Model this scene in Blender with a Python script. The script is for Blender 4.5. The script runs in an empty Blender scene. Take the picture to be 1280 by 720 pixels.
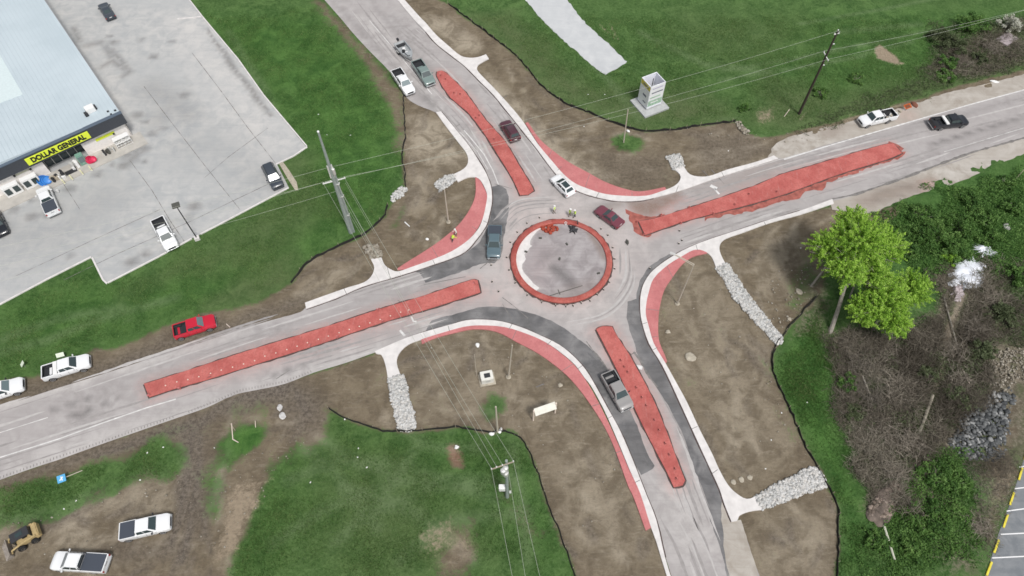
import bpy, bmesh, math, random
import numpy as np
from mathutils import Vector, Matrix
from mathutils.geometry import delaunay_2d_cdt
random.seed(7)
S = bpy.context.scene
COL = S.collection
R = math.radians

# ------------------------------------------------------------------ camera, sky, sun, exposure
TILT, FOC, CAMH = R(32.2), 870.0, 80.0
cam = bpy.data.cameras.new('camera'); camo = bpy.data.objects.new('camera', cam); COL.objects.link(camo)
camo.location = (0, 0, CAMH); camo.rotation_euler = (TILT, 0, 0)
cam.sensor_width = 36; cam.lens = 36*FOC/1280; cam.clip_start = 1; cam.clip_end = 8000
S.camera = camo
SUN_EL, SUN_AZ = 60, 150            # azimuth from +Y (away from the camera) clockwise
W = bpy.data.worlds.new('World'); S.world = W; W.use_nodes = True
nt = W.node_tree; bg = nt.nodes['Background']
sky = nt.nodes.new('ShaderNodeTexSky'); sky.sky_type = 'NISHITA'; sky.sun_disc = False
sky.sun_elevation = R(SUN_EL); sky.sun_rotation = R(SUN_AZ); sky.dust_density = 3.0
hs = nt.nodes.new('ShaderNodeHueSaturation'); hs.inputs['Saturation'].default_value = .28
nt.links.new(sky.outputs[0], hs.inputs['Color']); nt.links.new(hs.outputs[0], bg.inputs[0])
bg.inputs[1].default_value = 0.108
sl = bpy.data.lights.new('sun', 'SUN'); sl.energy = 2.0; sl.angle = R(11); sl.color = (1, .97, .93)
so = bpy.data.objects.new('sun', sl); COL.objects.link(so)
so.rotation_euler = (R(90-SUN_EL), 0, R(180-SUN_AZ)); so.location = (0, 0, 120)
S.view_settings.view_transform = 'Standard'; S.view_settings.look = 'None'
S.view_settings.exposure = 0.25; S.view_settings.gamma = 1
S.render.film_transparent = False
try: S.cycles.filter_width = 1.6
except Exception: pass

# ------------------------------------------------------------------ helpers
def G(px, py, h=0.0):
    """pixel of the 1280 px wide photograph -> world point at height h"""
    u = (px-640)/FOC; v = (360-py)/FOC
    y = v*math.cos(TILT)+math.sin(TILT); z = -math.cos(TILT)+v*math.sin(TILT)
    t = (CAMH-h)/-z
    return Vector((u*t, y*t, h))
def HT(base, top):
    """height of a vertical post from the pixels of its foot and its top"""
    a = G(*base); b = G(*top)
    return CAMH*(1-math.hypot(a.x, a.y)/math.hypot(b.x, b.y))
def ZM(ox, oy, s, pts): return [(ox+x/s, oy+y/s) for x, y in pts]
def G2(pts): return [tuple(G(*p)[:2]) for p in pts]

def tag(o, label=None, cat=None, group=None, kind=None):
    if label: o['label'] = label
    if cat: o['category'] = cat
    if group: o['group'] = group
    if kind: o['kind'] = kind
    return o
def empty(name, loc=(0, 0, 0), rz=0, **k):
    o = bpy.data.objects.new(name, None); COL.objects.link(o); o.location = loc; o.rotation_euler = (0, 0, rz)
    o.empty_display_size = .3
    return tag(o, **k)
def copy_tree(o, parent=None):
    c = o.copy(); COL.objects.link(c)
    if parent: c.parent = parent
    for ch in list(o.children): copy_tree(ch, c)
    return c

class MB:
    def __init__(s): s.v = []; s.f = []; s.m = []
    def add(s, vs, fs, mi=0):
        b = len(s.v); s.v += [tuple(v) for v in vs]; s.f += [tuple(b+i for i in f) for f in fs]; s.m += [mi]*len(fs); return s
    def box(s, c, d, rz=0, mi=0, rx=0, ry=0):
        M = Matrix.Translation(c) @ Matrix.Rotation(rz, 4, 'Z') @ Matrix.Rotation(ry, 4, 'Y') @ Matrix.Rotation(rx, 4, 'X')
        vs = [M @ Vector((x*d[0]/2, y*d[1]/2, z*d[2]/2)) for x in (-1, 1) for y in (-1, 1) for z in (-1, 1)]
        return s.add(vs, [(0,1,3,2),(4,6,7,5),(0,4,5,1),(2,3,7,6),(0,2,6,4),(1,5,7,3)], mi)
    def tube(s, pts, r, n=8, mi=0, caps=True):
        pts = [Vector(p) for p in pts]; rs = r if isinstance(r, (list, tuple)) else [r]*len(pts)
        vs = []; prev = None
        for i, p in enumerate(pts):
            t = (pts[min(i+1, len(pts)-1)]-pts[max(i-1, 0)]).normalized()
            a = prev if prev is not None else (Vector((1, 0, 0)) if abs(t.x) < .8 else Vector((0, 1, 0)))
            a = (a-t*a.dot(t)).normalized(); prev = a; b = t.cross(a)
            vs += [p+(a*math.cos(k*2*math.pi/n)+b*math.sin(k*2*math.pi/n))*rs[i] for k in range(n)]
        fs = [(i*n+k, i*n+(k+1) % n, (i+1)*n+(k+1) % n, (i+1)*n+k) for i in range(len(pts)-1) for k in range(n)]
        if caps: fs += [tuple(range(n-1, -1, -1)), tuple((len(pts)-1)*n+k for k in range(n))]
        return s.add(vs, fs, mi)
    def prism(s, poly, z0, z1, mi=0):
        n = len(poly)
        A = sum(poly[i][0]*poly[(i+1) % n][1]-poly[(i+1) % n][0]*poly[i][1] for i in range(n))
        if A < 0: poly = poly[::-1]
        return s.add([(x, y, z0) for x, y in poly]+[(x, y, z1) for x, y in poly],
                     [tuple(range(n-1, -1, -1)), tuple(range(n, 2*n))]+[(i, (i+1) % n, n+(i+1) % n, n+i) for i in range(n)], mi)
    def lathe(s, prof, n=16, c=(0, 0, 0), axis='z', mi=0):
        vs = []
        for r, z in prof:
            for k in range(n):
                a = 2*math.pi*k/n
                p = (r*math.cos(a), r*math.sin(a), z) if axis == 'z' else (r*math.cos(a), z, r*math.sin(a))
                vs.append((c[0]+p[0], c[1]+p[1], c[2]+p[2]))
        fs = [(i*n+k, i*n+(k+1) % n, (i+1)*n+(k+1) % n, (i+1)*n+k) for i in range(len(prof)-1) for k in range(n)]
        fs += [tuple(range(n-1, -1, -1)), tuple((len(prof)-1)*n+k for k in range(n))]
        return s.add(vs, fs, mi)
    def quad(s, a, b, c, d, t=.01, mi=0):
        a, b, c, d = map(Vector, (a, b, c, d)); n = (b-a).cross(d-a).normalized()*t
        return s.add([a, b, c, d, a+n, b+n, c+n, d+n], [(3,2,1,0),(4,5,6,7),(0,1,5,4),(1,2,6,5),(2,3,7,6),(3,0,4,7)], mi)
    def build(s, name, mat, parent=None, loc=None, smooth=False, bevel=0, fix=True):
        me = bpy.data.meshes.new(name); me.from_pydata(s.v, [], s.f)
        for x in (mat if isinstance(mat, (list, tuple)) else [mat]): me.materials.append(x)
        if len(me.materials) > 1: me.polygons.foreach_set('material_index', s.m)
        if fix or bevel:
            bm = bmesh.new(); bm.from_mesh(me)
            if bevel:
                bmesh.ops.remove_doubles(bm, verts=bm.verts, dist=.0005)
                bmesh.ops.bevel(bm, geom=[e for e in bm.edges if e.is_manifold and e.calc_face_angle(0) > .6], offset=bevel, segments=2, affect='EDGES', clamp_overlap=True)
            bmesh.ops.recalc_face_normals(bm, faces=bm.faces)
            bm.to_mesh(me); bm.free()
        if smooth:
            me.polygons.foreach_set('use_smooth', [True]*len(me.polygons))
            try: me.set_sharp_from_angle(angle=R(38))
            except Exception: pass
        o = bpy.data.objects.new(name, me); COL.objects.link(o)
        if parent: o.parent = parent
        if loc is not None: o.location = loc
        return o

def npmesh(name, V, F, mat, smooth=False, col=None, quads=False):
    """fast mesh from numpy arrays (triangles or quads)"""
    me = bpy.data.meshes.new(name); k = F.shape[1]
    me.vertices.add(len(V)); me.vertices.foreach_set('co', np.ascontiguousarray(V, dtype=np.float32).ravel())
    me.loops.add(F.size); me.loops.foreach_set('vertex_index', np.ascontiguousarray(F, dtype=np.int32).ravel())
    me.polygons.add(len(F)); me.polygons.foreach_set('loop_start', np.arange(0, F.size, k, dtype=np.int32))
    me.update(calc_edges=True)
    if smooth: me.polygons.foreach_set('use_smooth', np.ones(len(F), dtype=bool))
    if col is not None:
        for nm, c in col.items():
            at = me.color_attributes.new(nm, 'FLOAT_COLOR', 'POINT')
            at.data.foreach_set('color', np.ascontiguousarray(c, dtype=np.float32).ravel())
    me.materials.append(mat)
    o = bpy.data.objects.new(name, me); COL.objects.link(o); return o

# numpy value noise -------------------------------------------------------------
_rng = np.random.default_rng(3); _T = _rng.random((256, 256))
def vnoise(x, y):
    xi = np.floor(x).astype(int); yi = np.floor(y).astype(int); fx = x-xi; fy = y-yi
    fx = fx*fx*(3-2*fx); fy = fy*fy*(3-2*fy)
    g = lambda a, b: _T[a & 255, b & 255]
    return (g(xi, yi)*(1-fx)+g(xi+1, yi)*fx)*(1-fy)+(g(xi, yi+1)*(1-fx)+g(xi+1, yi+1)*fx)*fy
def fbm(x, y, o=4):
    s = 0; a = .5
    for i in range(o): s = s+a*vnoise(x*2**i+17*i, y*2**i-9*i); a *= .5
    return s
def polymask(X, Y, poly, feather=1.0, warp=0.0):
    """1 inside, soft edge"""
    P = np.array(poly); out = np.zeros(X.shape)
    x0, y0 = P.min(0)-feather*2-warp; x1, y1 = P.max(0)+feather*2+warp
    m = (X > x0) & (X < x1) & (Y > y0) & (Y < y1)
    if not m.any(): return out
    x = X[m]; y = Y[m]
    if warp:
        x, y = x+(fbm(x*.35, y*.35, 3)-.44)*warp*2.2, y+(fbm(x*.35+40, y*.35+9, 3)-.44)*warp*2.2
    ins = np.zeros(x.shape, bool); d = np.full(x.shape, 1e9)
    for i in range(len(P)):
        ax, ay = P[i]; bx, by = P[(i+1) % len(P)]
        dx, dy = bx-ax, by-ay; L = dx*dx+dy*dy+1e-12
        t = np.clip(((x-ax)*dx+(y-ay)*dy)/L, 0, 1)
        d = np.minimum(d, (x-ax-t*dx)**2+(y-ay-t*dy)**2)
        c = ((ay > y) != (by > y)); ins ^= c & (x < dx*(y-ay)/(dy if abs(dy) > 1e-9 else 1e-9)+ax)
    d = np.sqrt(d); sd = np.where(ins, d, -d)
    out[m] = np.clip(.5+sd/(2*feather), 0, 1); return out
def strokemask(X, Y, path, w, feather=.5):
    P = np.array(path); x0, y0 = P.min(0)-w-feather*2; x1, y1 = P.max(0)+w+feather*2; k = (X > x0) & (X < x1) & (Y > y0) & (Y < y1)
    if not k.all():
        out = np.zeros(X.shape)
        if k.any(): out[k] = strokemask(X[k], Y[k], path, w, feather)
        return out
    d = np.full(X.shape, 1e9)
    for i in range(len(P)-1):
        ax, ay = P[i]; bx, by = P[i+1]; dx, dy = bx-ax, by-ay; L = dx*dx+dy*dy+1e-12
        t = np.clip(((X-ax)*dx+(Y-ay)*dy)/L, 0, 1)
        d = np.minimum(d, (X-ax-t*dx)**2+(Y-ay-t*dy)**2)
    return np.clip(.5+(w/2-np.sqrt(d))/(2*feather), 0, 1)

def smooth_poly(pts, n=4, closed=True, ang=48):
    P = [Vector(p[:2]) for p in pts]; N = len(P); out = []
    def sharp(i):
        if not closed and i in (0, N-1): return True
        a = P[i]-P[i-1]; b = P[(i+1) % N]-P[i]
        if a.length < 1e-6 or b.length < 1e-6: return True
        return a.angle(b) > R(ang)
    sh = [sharp(i) for i in range(N)]
    for i in range(N if closed else N-1):
        a, b = P[i], P[(i+1) % N]; L = (b-a).length
        def tan(j, other):
            if sh[j]: return (b-a)
            t = P[(j+1) % N]-P[j-1]
            return t.normalized()*L
        ta, tb = tan(i, b), tan((i+1) % N, a)
        for k in range(n):
            t = k/n; t2 = t*t; t3 = t2*t
            q = a*(2*t3-3*t2+1)+ta*(t3-2*t2+t)+b*(-2*t3+3*t2)+tb*(t3-t2)
            out.append((q.x, q.y))
    if not closed: out.append(tuple(P[-1]))
    return out
def jag(pts, amp, step=.5, seed=0):
    rr = random.Random(seed); out = []
    for i in range(len(pts)):
        a = Vector(pts[i]); b = Vector(pts[(i+1) % len(pts)]); n = max(1, int((b-a).length/step))
        for k in range(n):
            p = a.lerp(b, k/n); out.append((p.x+rr.uniform(-amp, amp), p.y+rr.uniform(-amp, amp)))
    return out
def sheet(name, poly, z, mat, cell=0.8, paint=None):
    """flat sheet with an inner grid so that wear masks can vary over it"""
    P = np.array(poly); x0, y0 = P.min(0); x1, y1 = P.max(0)
    gx, gy = np.meshgrid(np.arange(x0, x1, cell), np.arange(y0, y1, cell)); gx = gx.ravel(); gy = gy.ravel()
    rj = np.random.default_rng(5); gx = gx+rj.uniform(-.1, .1, gx.shape)*cell; gy = gy+rj.uniform(-.1, .1, gy.shape)*cell
    m = polymask(gx, gy, poly, cell*.5) >= .9
    pts = [Vector(p) for p in poly]+[Vector((a, b)) for a, b in zip(gx[m], gy[m])]
    n = len(poly)
    v, e, f, *_ = delaunay_2d_cdt(pts, [], [list(range(n))], 1, 1e-4)
    V = np.array([(p.x, p.y, z) for p in v]); F = np.array([t for t in f if len(t) == 3])
    a, b, c = V[F[:, 0]], V[F[:, 1]], V[F[:, 2]]
    cr = (b[:, 0]-a[:, 0])*(c[:, 1]-a[:, 1])-(b[:, 1]-a[:, 1])*(c[:, 0]-a[:, 0]); F[cr < 0] = F[cr < 0][:, ::-1]
    col = {'paint': paint(V[:, 0], V[:, 1])} if paint else None
    return tag(npmesh(name, V, F, mat, col=col), kind='structure')
def ribbon(mb, path, w, z, wj=0, seed=0):
    rr = random.Random(seed); P = [Vector(p[:2]) for p in path]
    L = []; Rr = []
    for i, p in enumerate(P):
        t = (P[min(i+1, len(P)-1)]-P[max(i-1, 0)]).normalized(); n = Vector((-t.y, t.x)); h = w/2*(1+rr.uniform(-wj, wj))
        L.append((p.x+n.x*h, p.y+n.y*h, z)); Rr.append((p.x-n.x*h, p.y-n.y*h, z))
    k = len(P); mb.add(L+Rr, [(i, k+i, k+i+1, i+1) for i in range(k-1)])
def resample(path, step):
    P = [Vector(p) for p in path]; out = [P[0]]
    for a, b in zip(P[:-1], P[1:]):
        n = max(1, int(round((b-a).length/step)))
        out += [a.lerp(b, k/n) for k in range(1, n+1)]
    return out

# ------------------------------------------------------------------ materials
def mat(name, col, rough=.7, metal=0, spec=.4, coat=0, var=0, vscale=3, bump=0, bscale=20, alpha=1):
    m = bpy.data.materials.new(name); m.use_nodes = True; t = m.node_tree; b = t.nodes['Principled BSDF']
    b.inputs['Base Color'].default_value = (*col, 1); b.inputs['Roughness'].default_value = rough
    b.inputs['Metallic'].default_value = metal; b.inputs['Specular IOR Level'].default_value = spec
    b.inputs['Coat Weight'].default_value = coat
    tc = t.nodes.new('ShaderNodeTexCoord')
    if var:
        nz = t.nodes.new('ShaderNodeTexNoise'); nz.inputs['Scale'].default_value = vscale; nz.inputs['Detail'].default_value = 6
        t.links.new(tc.outputs['Object'], nz.inputs['Vector'])
        cr = t.nodes.new('ShaderNodeMapRange'); cr.inputs[1].default_value = .3; cr.inputs[2].default_value = .7
        cr.inputs[3].default_value = 1-var; cr.inputs[4].default_value = 1+var
        t.links.new(nz.outputs['Fac'], cr.inputs[0])
        vm = t.nodes.new('ShaderNodeVectorMath'); vm.operation = 'SCALE'; vm.inputs[0].default_value = col
        t.links.new(cr.outputs[0], vm.inputs['Scale']); t.links.new(vm.outputs[0], b.inputs['Base Color'])
    if bump:
        n2 = t.nodes.new('ShaderNodeTexNoise'); n2.inputs['Scale'].default_value = bscale; n2.inputs['Detail'].default_value = 5
        t.links.new(tc.outputs['Object'], n2.inputs['Vector'])
        bp = t.nodes.new('ShaderNodeBump'); bp.inputs['Strength'].default_value = bump; bp.inputs['Distance'].default_value = .1
        t.links.new(n2.outputs['Fac'], bp.inputs['Height']); t.links.new(bp.outputs[0], b.inputs['Normal'])
    return m

class NG:
    """small node-graph writer"""
    def __init__(s, name):
        s.m = bpy.data.materials.new(name); s.m.use_nodes = True; s.t = s.m.node_tree; s.b = s.t.nodes['Principled BSDF']
        s.tc = s.t.nodes.new('ShaderNodeTexCoord').outputs['Object']
    def lk(s, v, sock):
        if isinstance(v, (int, float)): sock.default_value = v
        elif isinstance(v, tuple): sock.default_value = (*v, 1) if len(v) == 3 and len(sock.default_value) == 4 else v
        else: s.t.links.new(v, sock)
    def noise(s, scale, detail=5, rough=.6, vec=None, dist=0, stretch=None, rot=0):
        v = vec or s.tc
        if stretch or rot:
            mp = s.t.nodes.new('ShaderNodeMapping'); mp.inputs['Rotation'].default_value = (0, 0, rot)
            if stretch: mp.inputs['Scale'].default_value = stretch
            s.t.links.new(v, mp.inputs['Vector']); v = mp.outputs[0]
        n = s.t.nodes.new('ShaderNodeTexNoise'); s.t.links.new(v, n.inputs['Vector'])
        n.inputs['Scale'].default_value = scale; n.inputs['Detail'].default_value = detail; n.inputs['Roughness'].default_value = rough
        n.inputs['Distortion'].default_value = dist; return n.outputs['Fac']
    def vor(s, scale, feature='F1', out='Distance'):
        n = s.t.nodes.new('ShaderNodeTexVoronoi'); s.t.links.new(s.tc, n.inputs['Vector']); n.feature = feature
        n.inputs['Scale'].default_value = scale; return n.outputs[out]
    def math(s, op, a, b=0.0, c=None):
        n = s.t.nodes.new('ShaderNodeMath'); n.operation = op; s.lk(a, n.inputs[0]); s.lk(b, n.inputs[1])
        if c is not None: s.lk(c, n.inputs[2])
        return n.outputs[0]
    def rng(s, v, a, b, c=0.0, d=1.0, smooth=True):
        n = s.t.nodes.new('ShaderNodeMapRange'); n.interpolation_type = 'SMOOTHSTEP' if smooth else 'LINEAR'
        for i, q in enumerate((v, a, b, c, d)): s.lk(q, n.inputs[i])
        return n.outputs[0]
    def mix(s, f, a, b, mode='MIX'):
        n = s.t.nodes.new('ShaderNodeMix'); n.data_type = 'RGBA'; n.blend_type = mode
        s.lk(f, n.inputs[0]); s.lk(a, n.inputs[6]); s.lk(b, n.inputs[7]); return n.outputs[2]
    def attr(s, name):
        n = s.t.nodes.new('ShaderNodeAttribute'); n.attribute_name = name
        sp = s.t.nodes.new('ShaderNodeSeparateColor'); s.t.links.new(n.outputs['Color'], sp.inputs[0])
        return sp.outputs[0], sp.outputs[1], sp.outputs[2], n.outputs['Alpha'], n.outputs['Color']
    def bump(s, h, st, dist=.1):
        n = s.t.nodes.new('ShaderNodeBump'); n.inputs['Strength'].default_value = st; n.inputs['Distance'].default_value = dist
        s.lk(h, n.inputs['Height']); s.t.links.new(n.outputs[0], s.b.inputs['Normal'])
    def out(s, col, rough=.85, spec=.2):
        s.lk(col, s.b.inputs['Base Color']); s.lk(rough, s.b.inputs['Roughness']); s.b.inputs['Specular IOR Level'].default_value = spec; return s.m

def ragged(g, mask, nz, w=.12):
    """mask with an edge broken up by noise"""
    k = g.math('ADD', mask, g.math('MULTIPLY', g.math('SUBTRACT', nz, .5), 1.9))
    return g.rng(k, .5-w, .5+w)

def mat_ground():
    g = NG('ground')
    n_big = g.noise(.05, 4, .55); n_mid = g.noise(.35, 6, .65, dist=.6); n_fine = g.noise(2.2, 8, .75); n_xf = g.noise(9, 4, .7)
    n_str = g.noise(.5, 6, .7, stretch=(1, 4.5, 1), rot=R(-62), dist=.4)
    n_str2 = g.noise(.5, 6, .7, stretch=(1, 4.0, 1), rot=R(25), dist=.4)
    grass, straw, light, mud, _ = g.attr('A'); lush, olive, clay, brush, _ = g.attr('B')
    # grass
    c = g.mix(g.rng(n_mid, .36, .66), (.042, .095, .025), (.098, .178, .055))
    c = g.mix(g.rng(n_big, .35, .65, 0, .5), c, (.068, .132, .038))
    c = g.mix(g.rng(n_fine, .42, .72, 0, .6), c, (.135, .215, .08))
    c = g.mix(g.rng(n_fine, .5, .3, 0, .6), c, (.020, .050, .013))
    c = g.mix(g.rng(n_str2, .56, .72, 0, .45), c, (.115, .18, .075))
    c = g.mix(g.math('MULTIPLY', lush, .7), c, g.mix(g.rng(n_mid, .35, .65), (.033, .100, .020), (.076, .178, .038)))
    c = g.mix(g.math('MULTIPLY', olive, g.rng(n_mid, .3, .6, .5, .95)), c, g.mix(n_fine, (.085, .112, .048), (.140, .165, .082)))
    c = g.mix(g.math('MULTIPLY', light, g.rng(n_mid, .3, .6, .25, .8)), c, (.165, .225, .115))
    # soil
    d = g.mix(g.rng(n_mid, .34, .66), (.138, .110, .076), (.222, .182, .128))
    d = g.mix(g.rng(n_str, .5, .72, 0, .6), d, (.315, .270, .205))
    d = g.mix(g.rng(n_fine, .55, .3, 0, .5), d, (.110, .092, .070))
    d = g.mix(g.rng(n_fine, .6, .78, 0, .6), d, (.35, .305, .235))
    d = g.mix(g.math('MULTIPLY', light, g.rng(n_mid, .38, .6, .35, 1.0)), d, g.mix(n_fine, (.27, .23, .17), (.50, .44, .35)))
    d = g.mix(g.math('MULTIPLY', mud, g.rng(n_mid, .25, .5, .65, 1)), d, g.mix(g.rng(n_fine, .35, .65), (.085, .071, .058), (.21, .18, .15)))
    d = g.mix(g.math('MULTIPLY', clay, .8), d, (.36, .12, .075))
    w = g.mix(g.rng(n_fine, .35, .68), (.105, .090, .068), (.270, .235, .180))   # dead brush litter
    w = g.mix(g.rng(n_mid, .45, .62, 0, .75), w, (.105, .118, .062))
    w = g.mix(g.rng(n_xf, .55, .75, 0, .5), w, (.27, .235, .18))
    edge = g.math('ADD', g.math('MULTIPLY', n_mid, .5), g.math('MULTIPLY', n_fine, .5))
    gm = ragged(g, grass, edge, .22)
    col = g.mix(gm, d, c)
    col = g.mix(ragged(g, straw, edge, .2), col, g.mix(n_fine, (.15, .115, .08), (.46, .38, .28)))
    col = g.mix(ragged(g, brush, edge, .2), col, w)
    weeds = g.math('MULTIPLY', g.rng(n_xf, .66, .74), g.math('SUBTRACT', 1.0, gm))
    col = g.mix(g.math('MULTIPLY', weeds, .25), col, (.06, .09, .035))
    h = g.math('ADD', g.math('MULTIPLY', n_fine, .7), g.math('MULTIPLY', n_xf, .35))
    g.bump(g.math('ADD', h, g.math('MULTIPLY', n_mid, .5)), .9, .28)
    return g.out(col, .95, .1)

def mat_road(name, base, lo, hi, agg=.06, scale=1.0, dirs=(R(18), R(-50))):
    g = NG(name)
    red, dark, light, brown, _ = g.attr('paint')
    nb = g.noise(.07*scale, 4); nm = g.noise(.5*scale, 7, .65, dist=.5); nf = g.noise(5, 6, .7); nx = g.noise(26, 3, .7)
    ns1 = g.noise(.5, 5, .6, stretch=(.22, 5, 1), rot=dirs[0]); ns2 = g.noise(.5, 5, .6, stretch=(.22, 5, 1), rot=dirs[1])
    c = g.mix(g.rng(nm, .3, .7), lo, hi)
    c = g.mix(g.rng(nb, .38, .62, 0, .6), c, base)
    c = g.mix(g.math('MULTIPLY', g.rng(ns1, .52, .68), .42), c, lo)
    c = g.mix(g.math('MULTIPLY', g.rng(ns2, .52, .68), .25), c, hi)
    c = g.mix(g.rng(nf, .6, .8, 0, .3), c, lo)
    e = g.math('ADD', g.math('MULTIPLY', nm, .5), g.math('MULTIPLY', nf, .5))
    soft = g.math('MULTIPLY', red, g.rng(e, .38, .6, .15, 1))
    c = g.mix(g.math('MULTIPLY', soft, .62), c, (.47, .215, .185))
    c = g.mix(g.math('MULTIPLY', dark, g.rng(e, .3, .6, .55, 1)), c, (.095, .09, .088))
    c = g.mix(g.math('MULTIPLY', light, g.rng(e, .35, .6, .3, .9)), c, (.60, .575, .55))
    c = g.mix(g.math('MULTIPLY', brown, g.rng(e, .3, .6, .6, 1)), c, (.21, .155, .125))
    g.bump(g.math('ADD', nx, nf), .35, .03)
    return g.out(c, .85, .25)

M = {}
M['ground'] = mat_ground()
M['road'] = mat_road('worn_asphalt', (.380, .356, .350), (.315, .294, .288), (.435, .412, .405))
M['new_asphalt'] = mat_road('new_asphalt', (.145, .143, .146), (.10, .099, .103), (.215, .212, .214))
M['lot'] = mat_road('lot_concrete', (.415, .422, .422), (.36, .372, .378), (.49, .485, .472), dirs=(R(-25), R(60)))
M['parking'] = mat_road('parking_asphalt', (.19, .205, .22), (.15, .165, .18), (.25, .26, .27))
M['gravelpad'] = mat_road('pale_gravel', (.50, .515, .525), (.45, .465, .48), (.56, .57, .575))
M['shoulder'] = mat_road('gravel_shoulder', (.40, .365, .325), (.31, .275, .235), (.48, .45, .41))
M['walk'] = mat('white_concrete', (.66, .635, .62), .8, var=.10, vscale=1.2, bump=.1)
def mat_red(name, c0, c1, dk):
    g = NG(name); nm = g.noise(.45, 6, .65, dist=.4); nf = g.noise(4, 6, .7)
    nb = g.noise(.16, 4, .6); ns = g.noise(1.1, 5, .7, stretch=(3, .5, 1)); c = g.mix(g.rng(nm, .35, .65), c0, c1); c = g.mix(g.rng(nb, .48, .68, 0, .5), c, dk); c = g.mix(g.rng(ns, .56, .72, 0, .30), c, (.50, .36, .33)); c = g.mix(g.rng(nf, .55, .35, 0, .4), c, dk); c = g.mix(g.rng(nf, .62, .8, 0, .4), c, (.60, .33, .30))
    v = g.vor(2.4, 'DISTANCE_TO_EDGE'); c = g.mix(g.rng(v, .03, .0, 0, .25), c, dk)
    g.bump(g.math('ADD', nf, v), .3, .03); return g.out(c, .85, .2)
M['redwalk'] = mat_red('red_stamped_concrete', (.49, .172, .172), (.56, .215, .212), (.38, .13, .13))
M['redisland'] = mat_red('red_island_concrete', (.43, .112, .100), (.53, .165, .145), (.27, .072, .062))
M['redring'] = mat_red('red_ring_concrete', (.36, .085, .07), (.46, .14, .115), (.23, .05, .045))
M['seam'] = mat('seam_dirt', (.09, .065, .06), .95, var=.3, vscale=2)
M['crack'] = mat('crack', (.19, .18, .172), .95, var=.3, vscale=2)
M['paint_w'] = mat('worn_white_paint', (.62, .61, .60), .7, var=.18, vscale=1.5)
M['paint_w2'] = mat('clean_white_paint', (.78, .78, .78), .7)
M['paint_y'] = mat('yellow_paint', (.70, .60, .06), .7, var=.1)
M['stone'] = mat('limestone', (.52, .51, .50), .9, var=.35, vscale=2.5)
M['stone_d'] = mat('slate_stone', (.13, .145, .165), .8, var=.5, vscale=1.6)
M['stone_t'] = mat('tan_stone', (.40, .36, .29), .9, var=.2)
M['silt'] = mat('silt_fabric', (.018, .017, .016), .9)
M['wood'] = mat('weathered_wood', (.33, .28, .22), .9, var=.2, vscale=4)
M['pole'] = mat('grey_pole', (.27, .31, .29), .7, var=.1)
M['polewood'] = mat('dark_creosote', (.045, .035, .028), .9, var=.2)
M['galv'] = mat('galvanised', (.62, .62, .60), .45, metal=.3)
M['tanpole'] = mat('tan_pole', (.48, .43, .36), .7)
M['wire'] = mat('wire', (.40, .42, .36), .6)
M['white'] = mat('white_enamel', (.78, .78, .77), .5)
M['ceram'] = mat('insulator', (.75, .76, .76), .3)
M['black'] = mat('black_rubber', (.016, .016, .017), .8)
M['dark'] = mat('dark_plastic', (.035, .036, .04), .6)
M['liner'] = mat('bed_liner', (.028, .03, .034), .85)
M['tonneau'] = mat('tonneau_vinyl', (.055, .065, .085), .6)
M['glass'] = mat('tinted_glass', (.035, .055, .058), .12, spec=.7)
M['glass_l'] = mat('pale_glass', (.13, .18, .19), .1, spec=.9)
M['chrome'] = mat('chrome', (.62, .63, .64), .25, metal=.8)
M['rim'] = mat('alloy_rim', (.50, .50, .51), .35, metal=.5)
M['lampw'] = mat('headlight_lens', (.80, .82, .84), .15, spec=.8)
M['lampr'] = mat('tail_light_lens', (.35, .02, .02), .25)
M['blue'] = mat('blue_plastic', (.04, .22, .60), .4)
M['pink'] = mat('red_plastic', (.62, .03, .10), .45)
M['orange'] = mat('orange_plastic', (.75, .16, .04), .6)
M['signy'] = mat('sign_yellow', (.72, .83, .06), .5)
M['fascia'] = mat('dark_fascia', (.050, .056, .068), .6, var=.1)
M['wallcream'] = mat('cream_wall', (.80, .77, .74), .8, var=.06)
M['green_p'] = mat('green_metal', (.18, .33, .26), .6)
M['signblue'] = mat('sign_blue', (.10, .38, .66), .5)
M['yellow_m'] = mat('machine_tan', (.42, .32, .16), .7, var=.2, vscale=3)
M['bucket'] = mat('bucket_steel', (.27, .24, .21), .7, var=.25)
def paintmat(n, c, r=.3): return mat(n, c, r, coat=.5, spec=.5)
M['p_white'] = paintmat('white_car_paint', (.78, .79, .80)); M['p_red'] = paintmat('red_car_paint', (.52, .012, .035))
M['p_black'] = paintmat('black_car_paint', (.012, .014, .020)); M['p_maroon'] = paintmat('maroon_car_paint', (.085, .028, .042))
M['p_wine'] = paintmat('wine_car_paint', (.17, .045, .065)); M['p_silver'] = paintmat('silver_car_paint', (.29, .28, .275), .4)
M['p_blue'] = paintmat('blue_grey_car_paint', (.10, .15, .175)); M['p_sage'] = paintmat('sage_car_paint', (.19, .25, .235))
M['p_navy'] = paintmat('charcoal_car_paint', (.045, .055, .07))
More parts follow.
